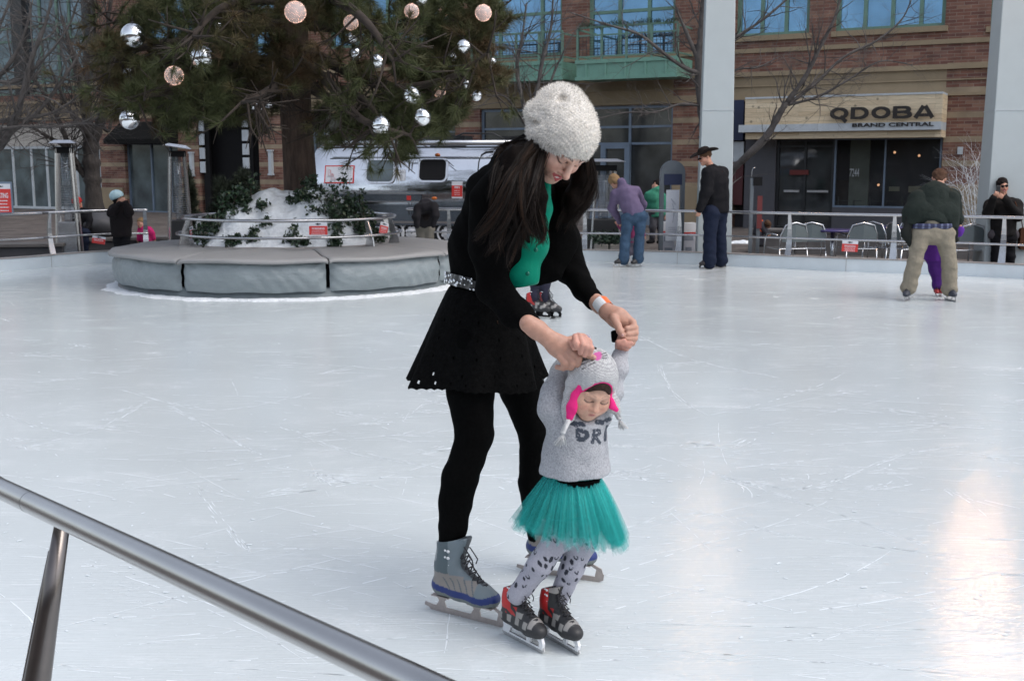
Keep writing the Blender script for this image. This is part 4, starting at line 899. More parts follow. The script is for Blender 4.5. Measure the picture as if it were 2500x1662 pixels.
# ================================================================== BARE TREES
M['bare'] = mat('bare_bark', (.095, .086, .082), .9, 0, .35, 6, .7, 12, bdist=.02); M['bare_dark'] = mat('dark_bark', (.038, .032, .029), .95, 0, .4, 6, .9, 9, stretch=(2, 2, .6), bdist=.04)
def grow(mb, p, d_, L, rad, lev, r, maxlev, spread=.55, up=.1, segs=4):
    pts = [Vector(p)]; dd = Vector(d_)
    for i in range(segs): dd = (dd + Vector(r.randn(3)) * .16 + Vector((0, 0, up * .3))).normalized(); pts.append(pts[-1] + dd * L / segs)
    rr = [rad * (1 - .5 * i / segs) for i in range(segs + 1)]; mb.tube(pts, rr, 6 if lev < 2 else 4 if lev < 4 else 3, caps=False)
    if lev >= maxlev: return
    for i in range(1, segs + 1):
        for q in range(1 if i < segs else 2):
            if i < segs and r.rand() > .68: continue
            dn = (dd + Vector(r.randn(3)) * spread).normalized(); grow(mb, pts[i], dn, L * (.50 + .28 * r.rand()), rr[i] * (.42 + .13 * r.rand()), lev + 1, r, maxlev, spread, up, segs if lev < 1 else 3)
def bare_tree(name, label, base, trunks, Y, seed, maxlev=3, mt='bare', twl=.55, group=None):
    """trunks: list of (list of (px,py,dy), r0, r1, twig density)"""
    q0 = trunks[0][0][0]; o0 = at(q0[0], q0[1], Y); o0.z = ZP; trunks[0][0].insert(0, (q0[0], (q0[1] + 25), 0)); t = thing(name, label, 'tree', o0, 0, group); r = np.random.RandomState(seed); tm = MB(); bm_ = MB()
    for k, (L_, r0, r1, dens) in enumerate(trunks):
        pp = pl([at(px, py, Y + dy) - o0 for px, py, dy in L_]); n_ = len(pp); mb = tm if k == 0 else bm_
        rr = [r0 + (r1 - r0) * i / (n_ - 1) for i in range(n_)]
        rr = [q * (1 + .10 * r.randn()) for q in rr]; mb.tube(pp, rr, 10)
        for i in range(2, n_):
            if r.rand() < dens * .8:
                tt = (pp[i] - pp[i - 1]).normalized(); dn = (tt + Vector(r.randn(3)) * .75).normalized()
                grow(bm_, pp[i], dn, twl * (.7 + .7 * r.rand()), min(rr[i] * .32, .013) + .002, 0, r, maxlev)
    tm.build('trunk', M[mt], t); bm_.build('branches', M[mt], t); return t
bare_tree('bare_tree', 'dark thick-trunked bare tree wrapped in tiny lights behind the left patio heater', gnd(228, 560), [
 ([(232, 575, 0), (231, 520, 0), (226, 440, 0), (222, 380, 0), (222, 330, 0)], .20, .16, 0),
 ([(222, 345, 0), (214, 300, 0), (205, 240, -.3), (190, 170, -.5), (170, 110, -.5), (150, 40, -.4)], .13, .03, 1), ([(228, 345, 0), (244, 300, 0), (262, 240, 0), (268, 170, .1), (262, 90, .2), (270, 0, .2)], .12, .03, 1),
 ([(222, 350, 0), (210, 300, .3), (216, 240, .4), (212, 180, .4), (222, 100, .4), (215, 0, .5)], .10, .03, 1), ([(208, 430, 0), (186, 400, -.1), (170, 370, -.2), (155, 320, -.3), (132, 270, -.4), (95, 210, -.5), (60, 150, -.5)], .07, .02, 1),
 ([(195, 405, 0), (160, 360, -.3), (110, 330, -.5), (70, 305, -.6), (20, 280, -.7)], .05, .012, 1), ([(245, 300, 0), (265, 320, .2), (275, 270, .3), (290, 190, .3)], .05, .015, .8), ([(222, 340, 0), (190, 300, -.5), (165, 260, -.8), (120, 160, -1)], .07, .02, 1)],
 24, 3, 2, 'bare_dark', .8)
bare_tree('bare_tree', 'grey bare tree whose branches reach in from the left edge over the left railing', gnd(-260, 640), [
 ([(-260, 640, 0), (-250, 520, 0), (-220, 420, 0), (-160, 330, 0)], .16, .12, 0),
 ([(-160, 330, 0), (-60, 390, -.2), (10, 345, -.3), (50, 250, -.3), (75, 150, -.3), (110, 60, -.3), (130, -20, -.3)], .08, .015, 1), ([(-120, 340, 0), (0, 330, .2), (80, 285, .3), (150, 200, .4), (200, 120, .5), (240, 40, .5)], .05, .008, 1),
 ([(-150, 320, 0), (-40, 300, .2), (60, 290, .3), (140, 270, .3), (210, 215, .3), (245, 150, .3)], .045, .008, 1), ([(-160, 300, 0), (-60, 240, 0), (20, 160, 0), (60, 80, 0), (80, 0, 0)], .05, .01, 1), ([(-160, 340, 0), (-60, 330, -.4), (40, 310, -.5), (120, 310, -.6), (200, 300, -.6), (260, 260, -.6)], .035, .006, 1), ([(-160, 250, 0), (-60, 150, 0), (0, 60, 0), (30, -20, 0)], .05, .01, 1), ([(-160, 280, 0), (-50, 200, -.2), (40, 200, -.2), (120, 130, -.3), (170, 60, -.3), (190, 0, -.3)], .035, .008, 1)],
 17.6, 21, 3, 'bare', .55)
bare_tree('bare_tree', 'slim grey bare tree behind the trailer, just left of the woolly hat', gnd(1310, 560), [
 ([(1320, 560, 0), (1312, 440, 0), (1302, 340, 0), (1290, 280, 0)], .11, .085, 0), ([(1295, 300, 0), (1310, 230, 0), (1325, 150, 0), (1345, 70, 0), (1350, 0, 0)], .055, .02, .9),
 ([(1290, 300, 0), (1272, 230, 0), (1262, 160, 0), (1275, 90, 0), (1285, 10, 0)], .06, .02, .9), ([(1285, 310, 0), (1260, 270, -.3), (1230, 235, -.5), (1190, 235, -.6)], .03, .01, 1), ([(1300, 310, 0), (1330, 240, .2), (1360, 160, .3), (1400, 80, .3)], .04, .012, .9)], 25, 31, 2, 'bare', .8)
bare_tree('bare_tree', 'bare tree behind the left white column, long limb rising across the shop sign', gnd(1738, 600), [
 ([(1738, 600, 0), (1742, 520, 0), (1735, 440, 0), (1722, 330, 0)], .16, .13, 0), ([(1722, 330, 0), (1712, 240, 0), (1706, 150, 0), (1712, 80, 0), (1720, 0, 0), (1735, -80, 0)], .10, .05, .9),
 ([(1745, 500, 0), (1780, 425, -.2), (1820, 385, -.4), (1870, 335, -.5), (1905, 275, -.6), (1920, 252, -.6)], .085, .055, .3), ([(1920, 252, -.6), (1965, 190, -.7), (2000, 120, -.8), (2040, 40, -.9), (2055, -30, -.9)], .05, .018, 1), ([(1925, 255, -.6), (1990, 205, -.6), (2060, 140, -.6), (2140, 100, -.6), (2200, 50, -.6), (2225, 0, -.6)], .035, .01, 1), ([(1925, 256, -.6), (2000, 235, -.9), (2080, 190, -1), (2150, 150, -1), (2230, 160, -1)], .028, .007, 1),
 ([(1722, 185, 0), (1670, 165, -.1), (1620, 130, -.2), (1560, 85, -.3), (1480, 60, -.5), (1390, 30, -.6)], .045, .010, 1), ([(1720, 260, 0), (1660, 255, -.1), (1600, 275, -.3), (1530, 275, -.5), (1460, 290, -.6)], .03, .008, 1), ([(1740, 130, 0), (1800, 90, -.1), (1860, 50, -.2), (1920, 0, -.2), (1960, -40, -.2)], .04, .012, .9), ([(1740, 200, 0), (1800, 170, .2), (1850, 165, .2), (1900, 140, .3)], .03, .008, .9), ([(1706, 150, 0), (1680, 90, 0), (1650, 20, 0)], .05, .02, .9)], 21.5, 41, 3, 'bare', .55)
bare_tree('white_twig_bush', 'bundle of bare white painted twigs at the foot of the right white column', gnd(2395, 628), [
 ([(2398, 628, 0), (2396, 600, 0), (2394, 570, 0)], .03, .02, 0)] + [([(2396 + q, 600, 0), (2390 + q * 3.5, 540, 0), (2392 + q * 6.5, 470, .1), (2388 + q * 9, 395 + abs(q) * 8, .1)], .010, .003, .95) for q in (-7, -5, -3.5, -2, -.5, 1, 2.5, 4)], 18.3, 51, 1, 'snow', .34)
bare_tree('white_twig_bush', 'bundle of white painted twigs cut by the right edge of the photo', gnd(2530, 640), [
 ([(2530, 640, 0), (2530, 600, 0)], .03, .02, 0)] + [([(2530 + q, 600, 0), (2520 + q * 4, 520, 0), (2520 + q * 7, 430, .1)], .010, .003, .95) for q in (-7, -4, -1, 3)], 18.0, 52, 1, 'snow', .34)
for o_ in bpy.data.objects:
    if o_.get('label', '').startswith('bundle'): o_['category'] = 'bush'
# juniper bush and creeper by the entrance
def bush(name, label, c, rx, ry, rz, n_, col, seed):
    r = np.random.RandomState(seed); t = thing(name, label, 'bush', c); st = MB(); tf_ = []
    for i in range(40): d_ = Vector(r.randn(3)); d_.z = abs(d_.z); d_.normalize(); st.tube([(0, 0, 0), (d_.x * rx * .8, d_.y * ry * .8, d_.z * rz * 1.6)], [.015, .004], 4)
    st.build('stem', M['twig'], t)
    for i in range(n_):
        d_ = r.randn(3); d_ /= np.linalg.norm(d_); q = r.rand() ** .4 * (1 + .18 * math.sin(d_[0] * 7 + d_[2] * 5 + seed)); p = np.array([d_[0] * rx * q, d_[1] * ry * q, rz + d_[2] * rz * q]); tf_.append((p, d_ + np.array([0, 0, .5])))
    V, F, cc = tuft_mesh(tf_, 26, .11, .0055, seed, lambda r, T, P0: np.array([col]) * (.6 + .8 * r.rand(T, 1))); np_mesh('foliage', V, F, M['needle'], t, False, cc); return t
bush('juniper_bush', 'dark rounded evergreen bush behind the planter, left of the pine trunk', at(585, 560, 20.5) * 1 - Vector((0, 0, .0)), .52, .45, .78, 2000, (.022, .030, .018), 71)
bpy.data.objects['juniper_bush'].location.z = ZP
bush('creeper', 'thin dark creeper climbing the brick beside the entrance', at(468, 560, 26), .16, .15, .8, 420, (.028, .036, .022), 72); bpy.data.objects['creeper'].location.z = ZP

# ================================================================== WHITE COLUMNS WITH FLOODLIGHTS
M['flood'] = emit('floodlight_glow', (1.0, .56, .30), 120)
def column(label, px, Y, w0, e=1.0, rz=0, zl=7.6):
    p = at(px, 560, Y); t = thing('white_column', label, 'column', (p.x, Y, 0), rz, 'white columns'); b = MB()
    prof = [(ZP, w0), (6, w0 * .74), (13, w0 * .55)]
    vs = []
    for z, w_ in prof: vs += [(-w_ / 2, -w_ / 2, z), (w_ / 2, -w_ / 2, z), (w_ / 2, w_ / 2, z), (-w_ / 2, w_ / 2, z)]
    b.add(vs, [(4 * i + k_, 4 * i + (k_ + 1) % 4, 4 * i + 4 + (k_ + 1) % 4, 4 * i + 4 + k_) for i in range(2) for k_ in range(4)]); b.build('shaft', M['column'], t, .012)
    j = MB(); zj = at(px, 272, Y).z; wj = w0 * (1 - .26 * zj / 6); j.box(-wj / 2 - .004, wj / 2 + .004, -wj / 2 - .004, wj / 2 + .004, zj, zj + .012); j.build('seam', M['whiteframe'], t)
    pl_ = MB(); pl_.box(-.42, .42, -.42, .42, ZP, ZP + .03); pl_.build('base_plate', M['column'], t)
    f = MB(); f.box(-.20 * e, .20 * e, -.62, -.22, zl, zl + .3); f.box(-.04, .04, -.3, -.1, zl + .1, zl + .2); fo = f.build('floodlight', M['darkmetal'], t)
    g_ = MB(); g_.box(-.16 * e, .16 * e, -.626, -.621, zl + .04, zl + .26); g_.box(-.16 * e, .16 * e, -.60, -.26, zl - .006, zl - .001); g_.build('lamp_glass', M['flood'] if e >= 1 else M['flood_dim'], fo)
    return t
M['flood_dim'] = emit('floodlight_glow_dim', (1.0, .60, .34), 45)
column('white tapering column left of the shop sign, behind the person in the cowboy hat', 1742, 18.6, .56, .6, R(-6), 6.3)
column('white tapering column at the right edge behind the person taking a picture', 2441, 17.6, .60, 1.0, R(-6), 6.3)

# ================================================================== SILVER TRAILER
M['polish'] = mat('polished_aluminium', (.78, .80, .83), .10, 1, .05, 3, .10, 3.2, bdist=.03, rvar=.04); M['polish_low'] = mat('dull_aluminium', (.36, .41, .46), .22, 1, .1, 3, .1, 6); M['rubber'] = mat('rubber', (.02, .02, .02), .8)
TY = 24.3; p0 = at(762, 500, TY); p1 = at(1432, 500, TY - .9); TL = (p1 - p0).xy.length; TA = math.atan2(p1.y - p0.y, p1.x - p0.x)
tr = thing('camper_trailer', 'polished silver rounded camper trailer parked behind the planter', 'trailer', (p0.x, p0.y, 0), TA)
def tz(py, px=1000): return at(px, py, TY - .3 - .1).z
zr, zbt = tz(344), tz(548); W_ = 2.2
def hull(x, t_): return 0
# cross section (y outwards negative toward camera), rounded
sec = []
Hh = zr - zbt
for y, z in ((-.02, 0), (-.04, .10), (-.06, .28), (-.05, .46), (0.02, .64), (.12, .78), (.26, .89), (.48, .96), (.8, 1.0), (1.1, 1.01)): sec.append((y, zbt + Hh * z))
full = sec + [(W_ - y, z) for y, z in sec[-2::-1]]
nx_ = 56; vs = []; m_ = len(full)
for i in range(nx_ + 1):
    x = TL * i / nx_; e = min(x, TL - x); er = .35 if x < 1 else .7; q = 1.0 if e > er else math.sqrt(max(1 - ((er - e) / er) ** 2, 0.0)); q = .72 + .28 * q if x > 1 else .93 + .07 * q
    for y, z in full: vs.append((x, W_ / 2 + (y - W_ / 2) * (.62 + .38 * q), zbt + (z - zbt) * (.55 + .45 * q)))
b = MB(); b.add(vs, [(i * m_ + k, (i + 1) * m_ + k, (i + 1) * m_ + k + 1, i * m_ + k + 1) for i in range(nx_) for k in range(m_ - 1)], 0, True)
b.add([vs[k] for k in range(m_)], [tuple(range(m_))]); b.add([vs[-m_ + k] for k in range(m_)], [tuple(range(m_))[::-1]]); b.build('body', M['polish'], tr)
def ty(z):  # y of the hull skin at height z
    for (ya, za), (yb, zb_) in zip(sec, sec[1:]):
        if za <= z <= zb_: return ya + (yb - ya) * (z - za) / (zb_ - za)
    return 0
def tx(px):  # photo x -> along the trailer
    lo, hi = 0., TL
    for _ in range(30):
        mid = (lo + hi) / 2; wp_ = Vector((p0.x + math.cos(TA) * mid, p0.y + math.sin(TA) * mid, 1.6))
        if at_px(wp_) < px: lo = mid
        else: hi = mid
    return lo
def tplate(x0, y0, x1, y1, th, off=.0):
    """box lying on the hull between photo corners"""
    a, c = tx(x0), tx(x1); z0, z1 = tz(y1, (x0 + x1) / 2), tz(y0, (x0 + x1) / 2); ya, yb = ty(z0) - off, ty(z1) - off
    bb = MB(); v = [(a, ya, z0), (c, ya, z0), (c, yb, z1), (a, yb, z1)]; v2 = [(p[0], p[1] - th, p[2]) for p in v]
    bb.add(v + v2, [(3, 2, 1, 0), (4, 5, 6, 7), (0, 1, 5, 4), (1, 2, 6, 5), (2, 3, 7, 6), (3, 0, 4, 7)]); return bb
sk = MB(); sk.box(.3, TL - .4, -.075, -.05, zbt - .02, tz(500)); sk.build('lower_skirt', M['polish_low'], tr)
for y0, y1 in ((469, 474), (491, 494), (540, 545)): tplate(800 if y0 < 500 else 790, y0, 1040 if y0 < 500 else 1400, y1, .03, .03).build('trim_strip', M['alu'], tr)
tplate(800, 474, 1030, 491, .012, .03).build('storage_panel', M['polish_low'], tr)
aw_ = MB(); aw_.tube([(.35, .02, tz(349)), (TL - .5, .02, tz(349))], .055, 12); aw_.build('awning_roll', M['alu'], tr)
ln_ = MB(); ln_.box(.3, TL - .5, .0, .03, tz(362), tz(358)); ln_.build('drip_rail', M['darkmetal'], tr)
def rr_poly(x0, x1, z0, z1, r_, n_=5):
    out = []
    for cx, cz, a0 in ((x1 - r_, z1 - r_, 0), (x0 + r_, z1 - r_, 90), (x0 + r_, z0 + r_, 180), (x1 - r_, z0 + r_, 270)):
        for i in range(n_ + 1): a = R(a0 + 90 * i / n_); out.append((cx + r_ * math.cos(a), cz + r_ * math.sin(a)))
    return out
def twindow(x0, y0, x1, y1, dark):
    a, c = tx(x0), tx(x1); z0, z1 = tz(y1), tz(y0); zc = (z0 + z1) / 2; sl_ = (ty(z1) - ty(z0)) / (z1 - z0)
    def sh(bb, off): bb.v = [(p[0], p[1] + ty(zc) + (p[2] - zc) * sl_ - off, p[2]) for p in bb.v]; return bb
    f = MB(); f.prism(rr_poly(a - .04, c + .04, z0 - .04, z1 + .04, .12), -.015, 0); fo = sh(f, .012).build('window', M['alu'], tr)
    k = MB(); k.prism(rr_poly(a, c, z0, z1, .09), -.006, 0); sh(k, .03).build('pane', M['black'] if dark else M['g_mid'], fo)
twindow(896, 391, 960, 443, False); twindow(1024, 389, 1088, 440, True)
# open flap arm, door seam, lights
dk = MB(); dk.bar((tx(997), ty(tz(400)) - .02, tz(384)), (tx(999), -.08, tz(525)), .02, .02); dk.bar((tx(1004), ty(tz(400)) - .02, tz(384)), (tx(1006), -.08, tz(525)), .012, .02); dk.bar((tx(1000), -.0, tz(386)), (tx(1094), -.0, tz(386)), .02, .02); dk.bar((tx(1091), .0, tz(392)), (tx(1110), -.12, tz(406)), .012, .012)
pts = [(tx(px), ty(tz(py)) - .015, tz(py)) for px, py in ((1166, 425), (1167, 395), (1172, 378), (1182, 371), (1200, 369))]; dk.tube(pts, .012, 6); dk.build('door_trim', M['darkmetal'], tr)
M['amber'] = mat('amber_lens', (.55, .14, .02), .4)
for px, py in ((1061, 484), (1064, 378)): k = MB(); k.sphere((tx(px), ty(tz(py)) - .02, tz(py)), .05, 12, 0, 1.2, .5, .7); k.build('marker_light', M['amber'], tr)
tplate(995, 478, 1005, 489, .01, .045).build('decal', M['red'], tr)
# wheel and arches
for px in (1004, 1092, 960):
    xx = tx(px); zc = ZP + .345; wv = MB(); wv.lathe([(.02, 0), (.33, 0), (.345, .03), (.345, .17), (.33, .2), (.02, .2)], 28); wv.v = [(xx + v[0], -.03 + v[2], zc + v[1]) for v in wv.v]; wo = wv.build('wheel', M['rubber'], tr)
    rm = MB(); rm.lathe([(.02, -.02), (.07, -.02), (.09, .0), (.19, .01), (.22, -.02), (.235, 0)], 24); rm.v = [(xx + v[0], -.035 + v[2], zc + v[1]) for v in rm.v]
    rm.build('rim', M['white'], wo); hl = MB()
    for q in range(8): a = q * PI / 4; hl.sphere((xx + .14 * math.cos(a), -.03, zc + .14 * math.sin(a)), .024, 8)
    hl.build('rim_holes', M['black'], wo)
ch = MB(); ch.box(.5, TL - .4, .05, W_ - .1, .12, zbt + .05); ch.build('chassis', M['black'], tr)
rf = MB(); rf.box(TL * .42, TL * .55, .5, 1.4, zr - .01, zr + .12); rf.box(TL * .68, TL * .76, .6, 1.3, zr - .01, zr + .10); rf.tube([(TL * .5, .4, zr + .04), (TL * .55, .35, zr + .16), (TL * .66, .35, zr + .15), (TL * .7, .4, zr + .03)], .02, 6); rf.build('roof_vent', M['darkmetal'], tr)
# posters on the trailer (each can be lifted away)
def trailer_poster(name, label, x0, y0, x1, y1):
    b_ = tplate(x0, y0, x1, y1, .008, .014); xs = [v[0] for v in b_.v]; c = Vector((min(xs), min(v[1] for v in b_.v), min(v[2] for v in b_.v)))
    z0, z1 = tz(y1), tz(y0); lean = math.atan2(ty(z1) - ty(z0), z1 - z0); t = thing(name, label, 'sign'); t.matrix_world = tr.matrix_world
    mw = Matrix.Translation((p0.x, p0.y, 0)) @ Matrix.Rotation(TA, 4, 'Z') @ Matrix.Translation((tx(x0), ty(z0) - .022, z0)) @ Matrix.Rotation(-lean, 4, 'X')
    t.matrix_world = mw; return t, tx(x1) - tx(x0), (z1 - z0) / math.cos(lean)
t, w_, h_ = trailer_poster('seasonal_poster', 'white poster with red border and drawn skates on the left of the silver trailer', 792, 404, 864, 448)
b = MB(); b.box(0, w_, 0, .008, 0, h_); b.build('red_border', M['red'], t); b = MB(); b.box(.025, w_ - .025, -.003, -.0005, .025, h_ - .025); b.build('paper', M['signwhite'], t)
M['grey_ink'] = mat('grey_ink', (.25, .28, .33), .7)
text("To Be Seen...", h_ * .20, M['grey_ink'], t, (w_ * .44, -.0045, h_ * .72), ext=.0004, width=w_ * .48)
b = MB()
for i in range(5):
    x = w_ * .46
    while x < w_ * .88: l = w_ * (.03 + .05 * rng.random()); b.box(x, x + l, -.005, -.0035, h_ * (.62 - i * .10), h_ * (.635 - i * .10)); x += l + .012
b.build('small_print', M['grey_ink'], t)
def skate_draw(t, ox, oz, s_, mirror=1):
    b = MB(); P = [(0, 1.0), (.06, .45), (.04, .28), (.55, .26), (.62, .38), (.42, .50), (.30, .60), (.27, 1.02)]
    for i in range(len(P)):
        a, c = P[i], P[(i + 1) % len(P)]; b.bar((ox + a[0] * s_ * mirror, -.005, oz + a[1] * s_), (ox + c[0] * s_ * mirror, -.005, oz + c[1] * s_), .002, .010, (0, 1, 0), 0)
    for a, c in (((-.08, .12), (.66, .12)), ((.66, .12), (.70, .2)), ((.1, .12), (.1, .27)), ((.48, .12), (.48, .27))): b.bar((ox + a[0] * s_ * mirror, -.005, oz + a[1] * s_), (ox + c[0] * s_ * mirror, -.005, oz + c[1] * s_), .002, .010, (0, 1, 0), 1)
    for i in range(4): b.bar((ox + .28 * s_ * mirror, -.005, oz + (.9 - .1 * i) * s_), (ox + .38 * s_ * mirror, -.005, oz + (.93 - .1 * i) * s_), .002, .008, (0, 1, 0), 0)
    b.build('drawn_skate', [M['red'], M['grey_ink']], t)
skate_draw(t, w_ * .12, h_ * .32, h_ * .42); skate_draw(t, w_ * .22, h_ * .10, h_ * .42)
t, w_, h_ = trailer_poster('notice', 'small white notice between the trailer window and the door', 972, 415, 989, 441)
b = MB(); b.box(0, w_, 0, .008, 0, h_); b.build('paper', M['signwhite'], t); b = MB()
for i in range(6): b.box(w_ * .2, w_ * (.6 + .25 * rng.random()), -.003, -.0005, h_ * (.82 - i * .13), h_ * (.86 - i * .13))
b.build('small_print', M['grey_ink'], t)
t, w_, h_ = trailer_poster('step_sign', 'red and white STEP 2 sign on the right of the trailer beside the long hair', 1104, 443, 1130, 484)
b = MB(); b.box(0, w_, 0, .01, 0, h_); b.build('plate', M['signwhite'], t); b = MB(); b.box(0, w_, -.004, -.0005, h_ * .10, h_ * .76); b.build('red_panel', M['red'], t)
text('STEP 2', h_ * .14, M['signwhite'], t, (w_ * .26, -.005, h_ * .60), ext=.0005, bold=.003, width=w_ * .48)
b = MB()
for i in range(3):
    x = w_ * (.25 + .05 * rng.random())
    while x < w_ * .75: l = w_ * (.05 + .08 * rng.random()); b.box(x, x + l, -.0065, -.0045, h_ * (.44 - i * .12), h_ * (.475 - i * .12)); x += l + .012
b.build('small_print', M['signwhite'], t)

# ================================================================== PATIO HEATERS
M['tube_glass'] = mat('heater_glass', (.30, .34, .38), .08, .55, .1, 3, alpha=.40)
def heater(label, c, zt, w0, rz=0, slope=0):
    c = (c[0], c[1], ZP); zt -= ZP; t = thing('patio_heater', label, 'patio heater', c, rz, 'pyramid patio heaters'); w1 = w0 * .62; zb = .82
    b = MB(); vs = []
    for z, ww in ((.0, w0 * 1.08), (zb, w0 * .92)): vs += [(-ww / 2, -ww / 2, z), (ww / 2, -ww / 2, z), (ww / 2, ww / 2, z), (-ww / 2, ww / 2, z)]
    b.add(vs, [(0, 1, 5, 4), (1, 2, 6, 5), (2, 3, 7, 6), (3, 0, 4, 7), (3, 2, 1, 0), (4, 5, 6, 7)]); b.build('base', M['darkmetal'] if slope >= 0 else M['steel'], t, .01)
    f = MB()
    for sx, sy in ((-1, -1), (1, -1), (1, 1), (-1, 1)): f.bar((sx * w0 * .54, sy * w0 * .54, 0), (sx * w1 / 2, sy * w1 / 2, zt - .08), .035, .035)
    f.build('corner_bars', M['steel'], t)
    g_ = MB(); g_.tube([(0, 0, zb), (0, 0, zt - .14)], w1 * .28, 16); g_.build('glass_tube', M['tube_glass'], t)
    s_ = MB()
    for i in range(26):
        z = zb + .06 + (zt - zb - .3) * i / 25; ww = (w0 * .46 + (w1 / 2 - w0 * .46) * (z - zb) / (zt - zb)) 
        for sy in (-1, 1): s_.box(-ww, ww, sy * ww - .003, sy * ww + .003, z - .003, z + .003)
        for sx in (-1, 1): s_.box(sx * ww - .003, sx * ww + .003, -ww, ww, z - .003, z + .003)
    s_.build('wire_guard', M['steel'], t)
    k = MB(); k.box(-w1 * .6, w1 * .6, -w1 * .6, w1 * .6, zt - .16, zt - .06); k.build('burner', M['black'], t)
    cp = MB(); q = w1 * 1.0; sl_ = slope
    cp.add([(-q, -q, zt + sl_), (q, -q, zt - sl_), (q, q, zt - sl_), (-q, q, zt + sl_), (-q * .6, -q * .6, zt + .05 + sl_ * .5), (q * .6, -q * .6, zt + .05 - sl_ * .5), (q * .6, q * .6, zt + .05 - sl_ * .5), (-q * .6, q * .6, zt + .05 + sl_ * .5)], [(3, 2, 1, 0), (0, 1, 5, 4), (1, 2, 6, 5), (2, 3, 7, 6), (3, 0, 4, 7), (4, 5, 6, 7)]); cp.build('heat_reflector', M['alu'], t); return t
p = at(168, 560, 18.9); heater('pyramid patio heater with flat silver top before the dark tree at the left', (p.x, 18.9, 0), at(155, 350, 18.9).z, .34, R(12), -.001)
p = at(440, 560, 19.5); heater('pyramid patio heater with tilted silver top left of the planter', (p.x, 19.5, 0), at(430, 360, 19.5).z, .37, R(20), .035)
p = at(1472, 560, 20.0); heater('pyramid patio heater just behind the hair of the woman in front, near the trailer end', (p.x, 20.0, 0), at(1465, 395, 20.0).z, .52, R(8), .0)

# ================================================================== STREET FURNITURE
M['totem'] = mat('totem_grey', (.15, .17, .19), .4, .4); M['poster'] = mat('poster_paper', (.55, .57, .62), .5)
p = at(1638, 600, 18.9); t = thing('info_totem', 'grey round-topped information totem with white posters', 'sign', (p.x, 18.9, ZP), R(5)); zt = at(1638, 392, 18.9).z - ZP
b = MB(); hw = .205; b.prism([(-hw, 0), (-hw + .06, 0), (-hw + .06, zt - .25), (hw - .06, zt - .25), (hw - .06, 0), (hw, 0), (hw, zt - .2)] + [(hw * math.cos(R(a)), zt - .2 + .2 * math.sin(R(a))) for a in range(15, 180, 15)] + [(-hw, zt - .2)], -.05, .05); b.build('frame', M['totem'], t)
b = MB(); b.box(-.11, .11, -.06, -.052, zt - 1.32, zt - .48); b.build('poster', M['poster'], t); b = MB(); b.box(-.15, .15, -.058, -.052, zt - .40, zt - .22); b.build('dark_header', M['navy'], t)
b = MB()
for i in range(4): b.bar((-.03 + .02 * i, -.064, zt - .62 - .08 * i), (.05 - .015 * i, -.064, zt - .72 - .1 * i), .004, .008, (0, 1, 0))
for i in range(5): b.box(-.07, .07, -.0645, -.061, zt - 1.10 - .035 * i, zt - 1.095 - .035 * i)
b.build('poster_drawing', M['grey_ink'], t)
def a_frame(label, px, Y, w_, zt, rz, pics):
    p = at(px, 600, Y); t = thing('sandwich_board', label, 'sign', (p.x, Y, ZP), rz, 'white A-frame boards'); Mx = Matrix.Rotation(R(-13), 4, 'X')
    for sgn, nm in ((1, 'front_panel'), (-1, 'back_panel')):
        b = MB(); mm = Matrix.Translation((0, -.24 * sgn, 0)) @ Matrix.Rotation(R(-13 * sgn), 4, 'X'); b.prism(rr_poly(-w_ / 2, w_ / 2, .0, zt, .04), -.015, .015, 0, mm); b.build(nm, M['white'], t)
    mm = Matrix.Translation((0, -.24, 0)) @ Mx; b = MB(); b.box(-w_ * .42, w_ * .42, -.019, -.0165, .08, zt - .16, 0, mm); b.build('red_border', M['red'], t); b = MB(); b.box(-w_ * .38, w_ * .36, -.023, -.0205, .11, zt - .19, 0, mm); b.build('paper', M['poster'], t)
    b = MB()
    for x0, x1, z0, z1 in pics: b.box(x0 * w_, x1 * w_, -.027, -.0245, z0 * zt, z1 * zt, 0, mm)
    b.build('pictures', M['grey_ink'], t)
a_frame('white sandwich board with red border and pictures behind the left white column', 1676, 19.3, .36, .80, R(8), [(-.25, .2, .62, .72), (-.2, .1, .40, .48), (-.25, .15, .18, .30)])
a_frame('white sandwich board half hidden behind the grey totem', 1634, 19.6, .34, .80, R(-12), [(-.25, .2, .58, .70), (-.2, .2, .30, .44)])
t = thing('card_reader_post', 'thin grey post with dark box and red sign in front of the shop', 'post', at(1842, 612, 18.2)); t.location.z = ZP; zt = at(1842, 435, 18.2).z - ZP
b = MB(); b.box(-.10, -.05, -.03, .03, 0, zt); b.box(.03, .08, .02, .07, 0, zt - .35); b.box(-.28, .22, -.14, .14, -.02, .03); b.build('post', M['totem'], t); b = MB(); b.box(-.06, .08, -.05, .03, zt - .12, zt + .02); b.build('dark_box', M['black'], t)
b = MB(); b.box(.02, .1, -.01, .01, zt - .8, zt - .28); b.build('red_board', mat('dull_red', (.13, .02, .02), .6), t)
b = MB(); b.tube([(-.08, 0, zt), (-.08, 0, zt + .12), (-.06, 0, zt + .16), (-.03, 0, zt + .17)], .006, 5); b.build('hook', M['steel'], t)
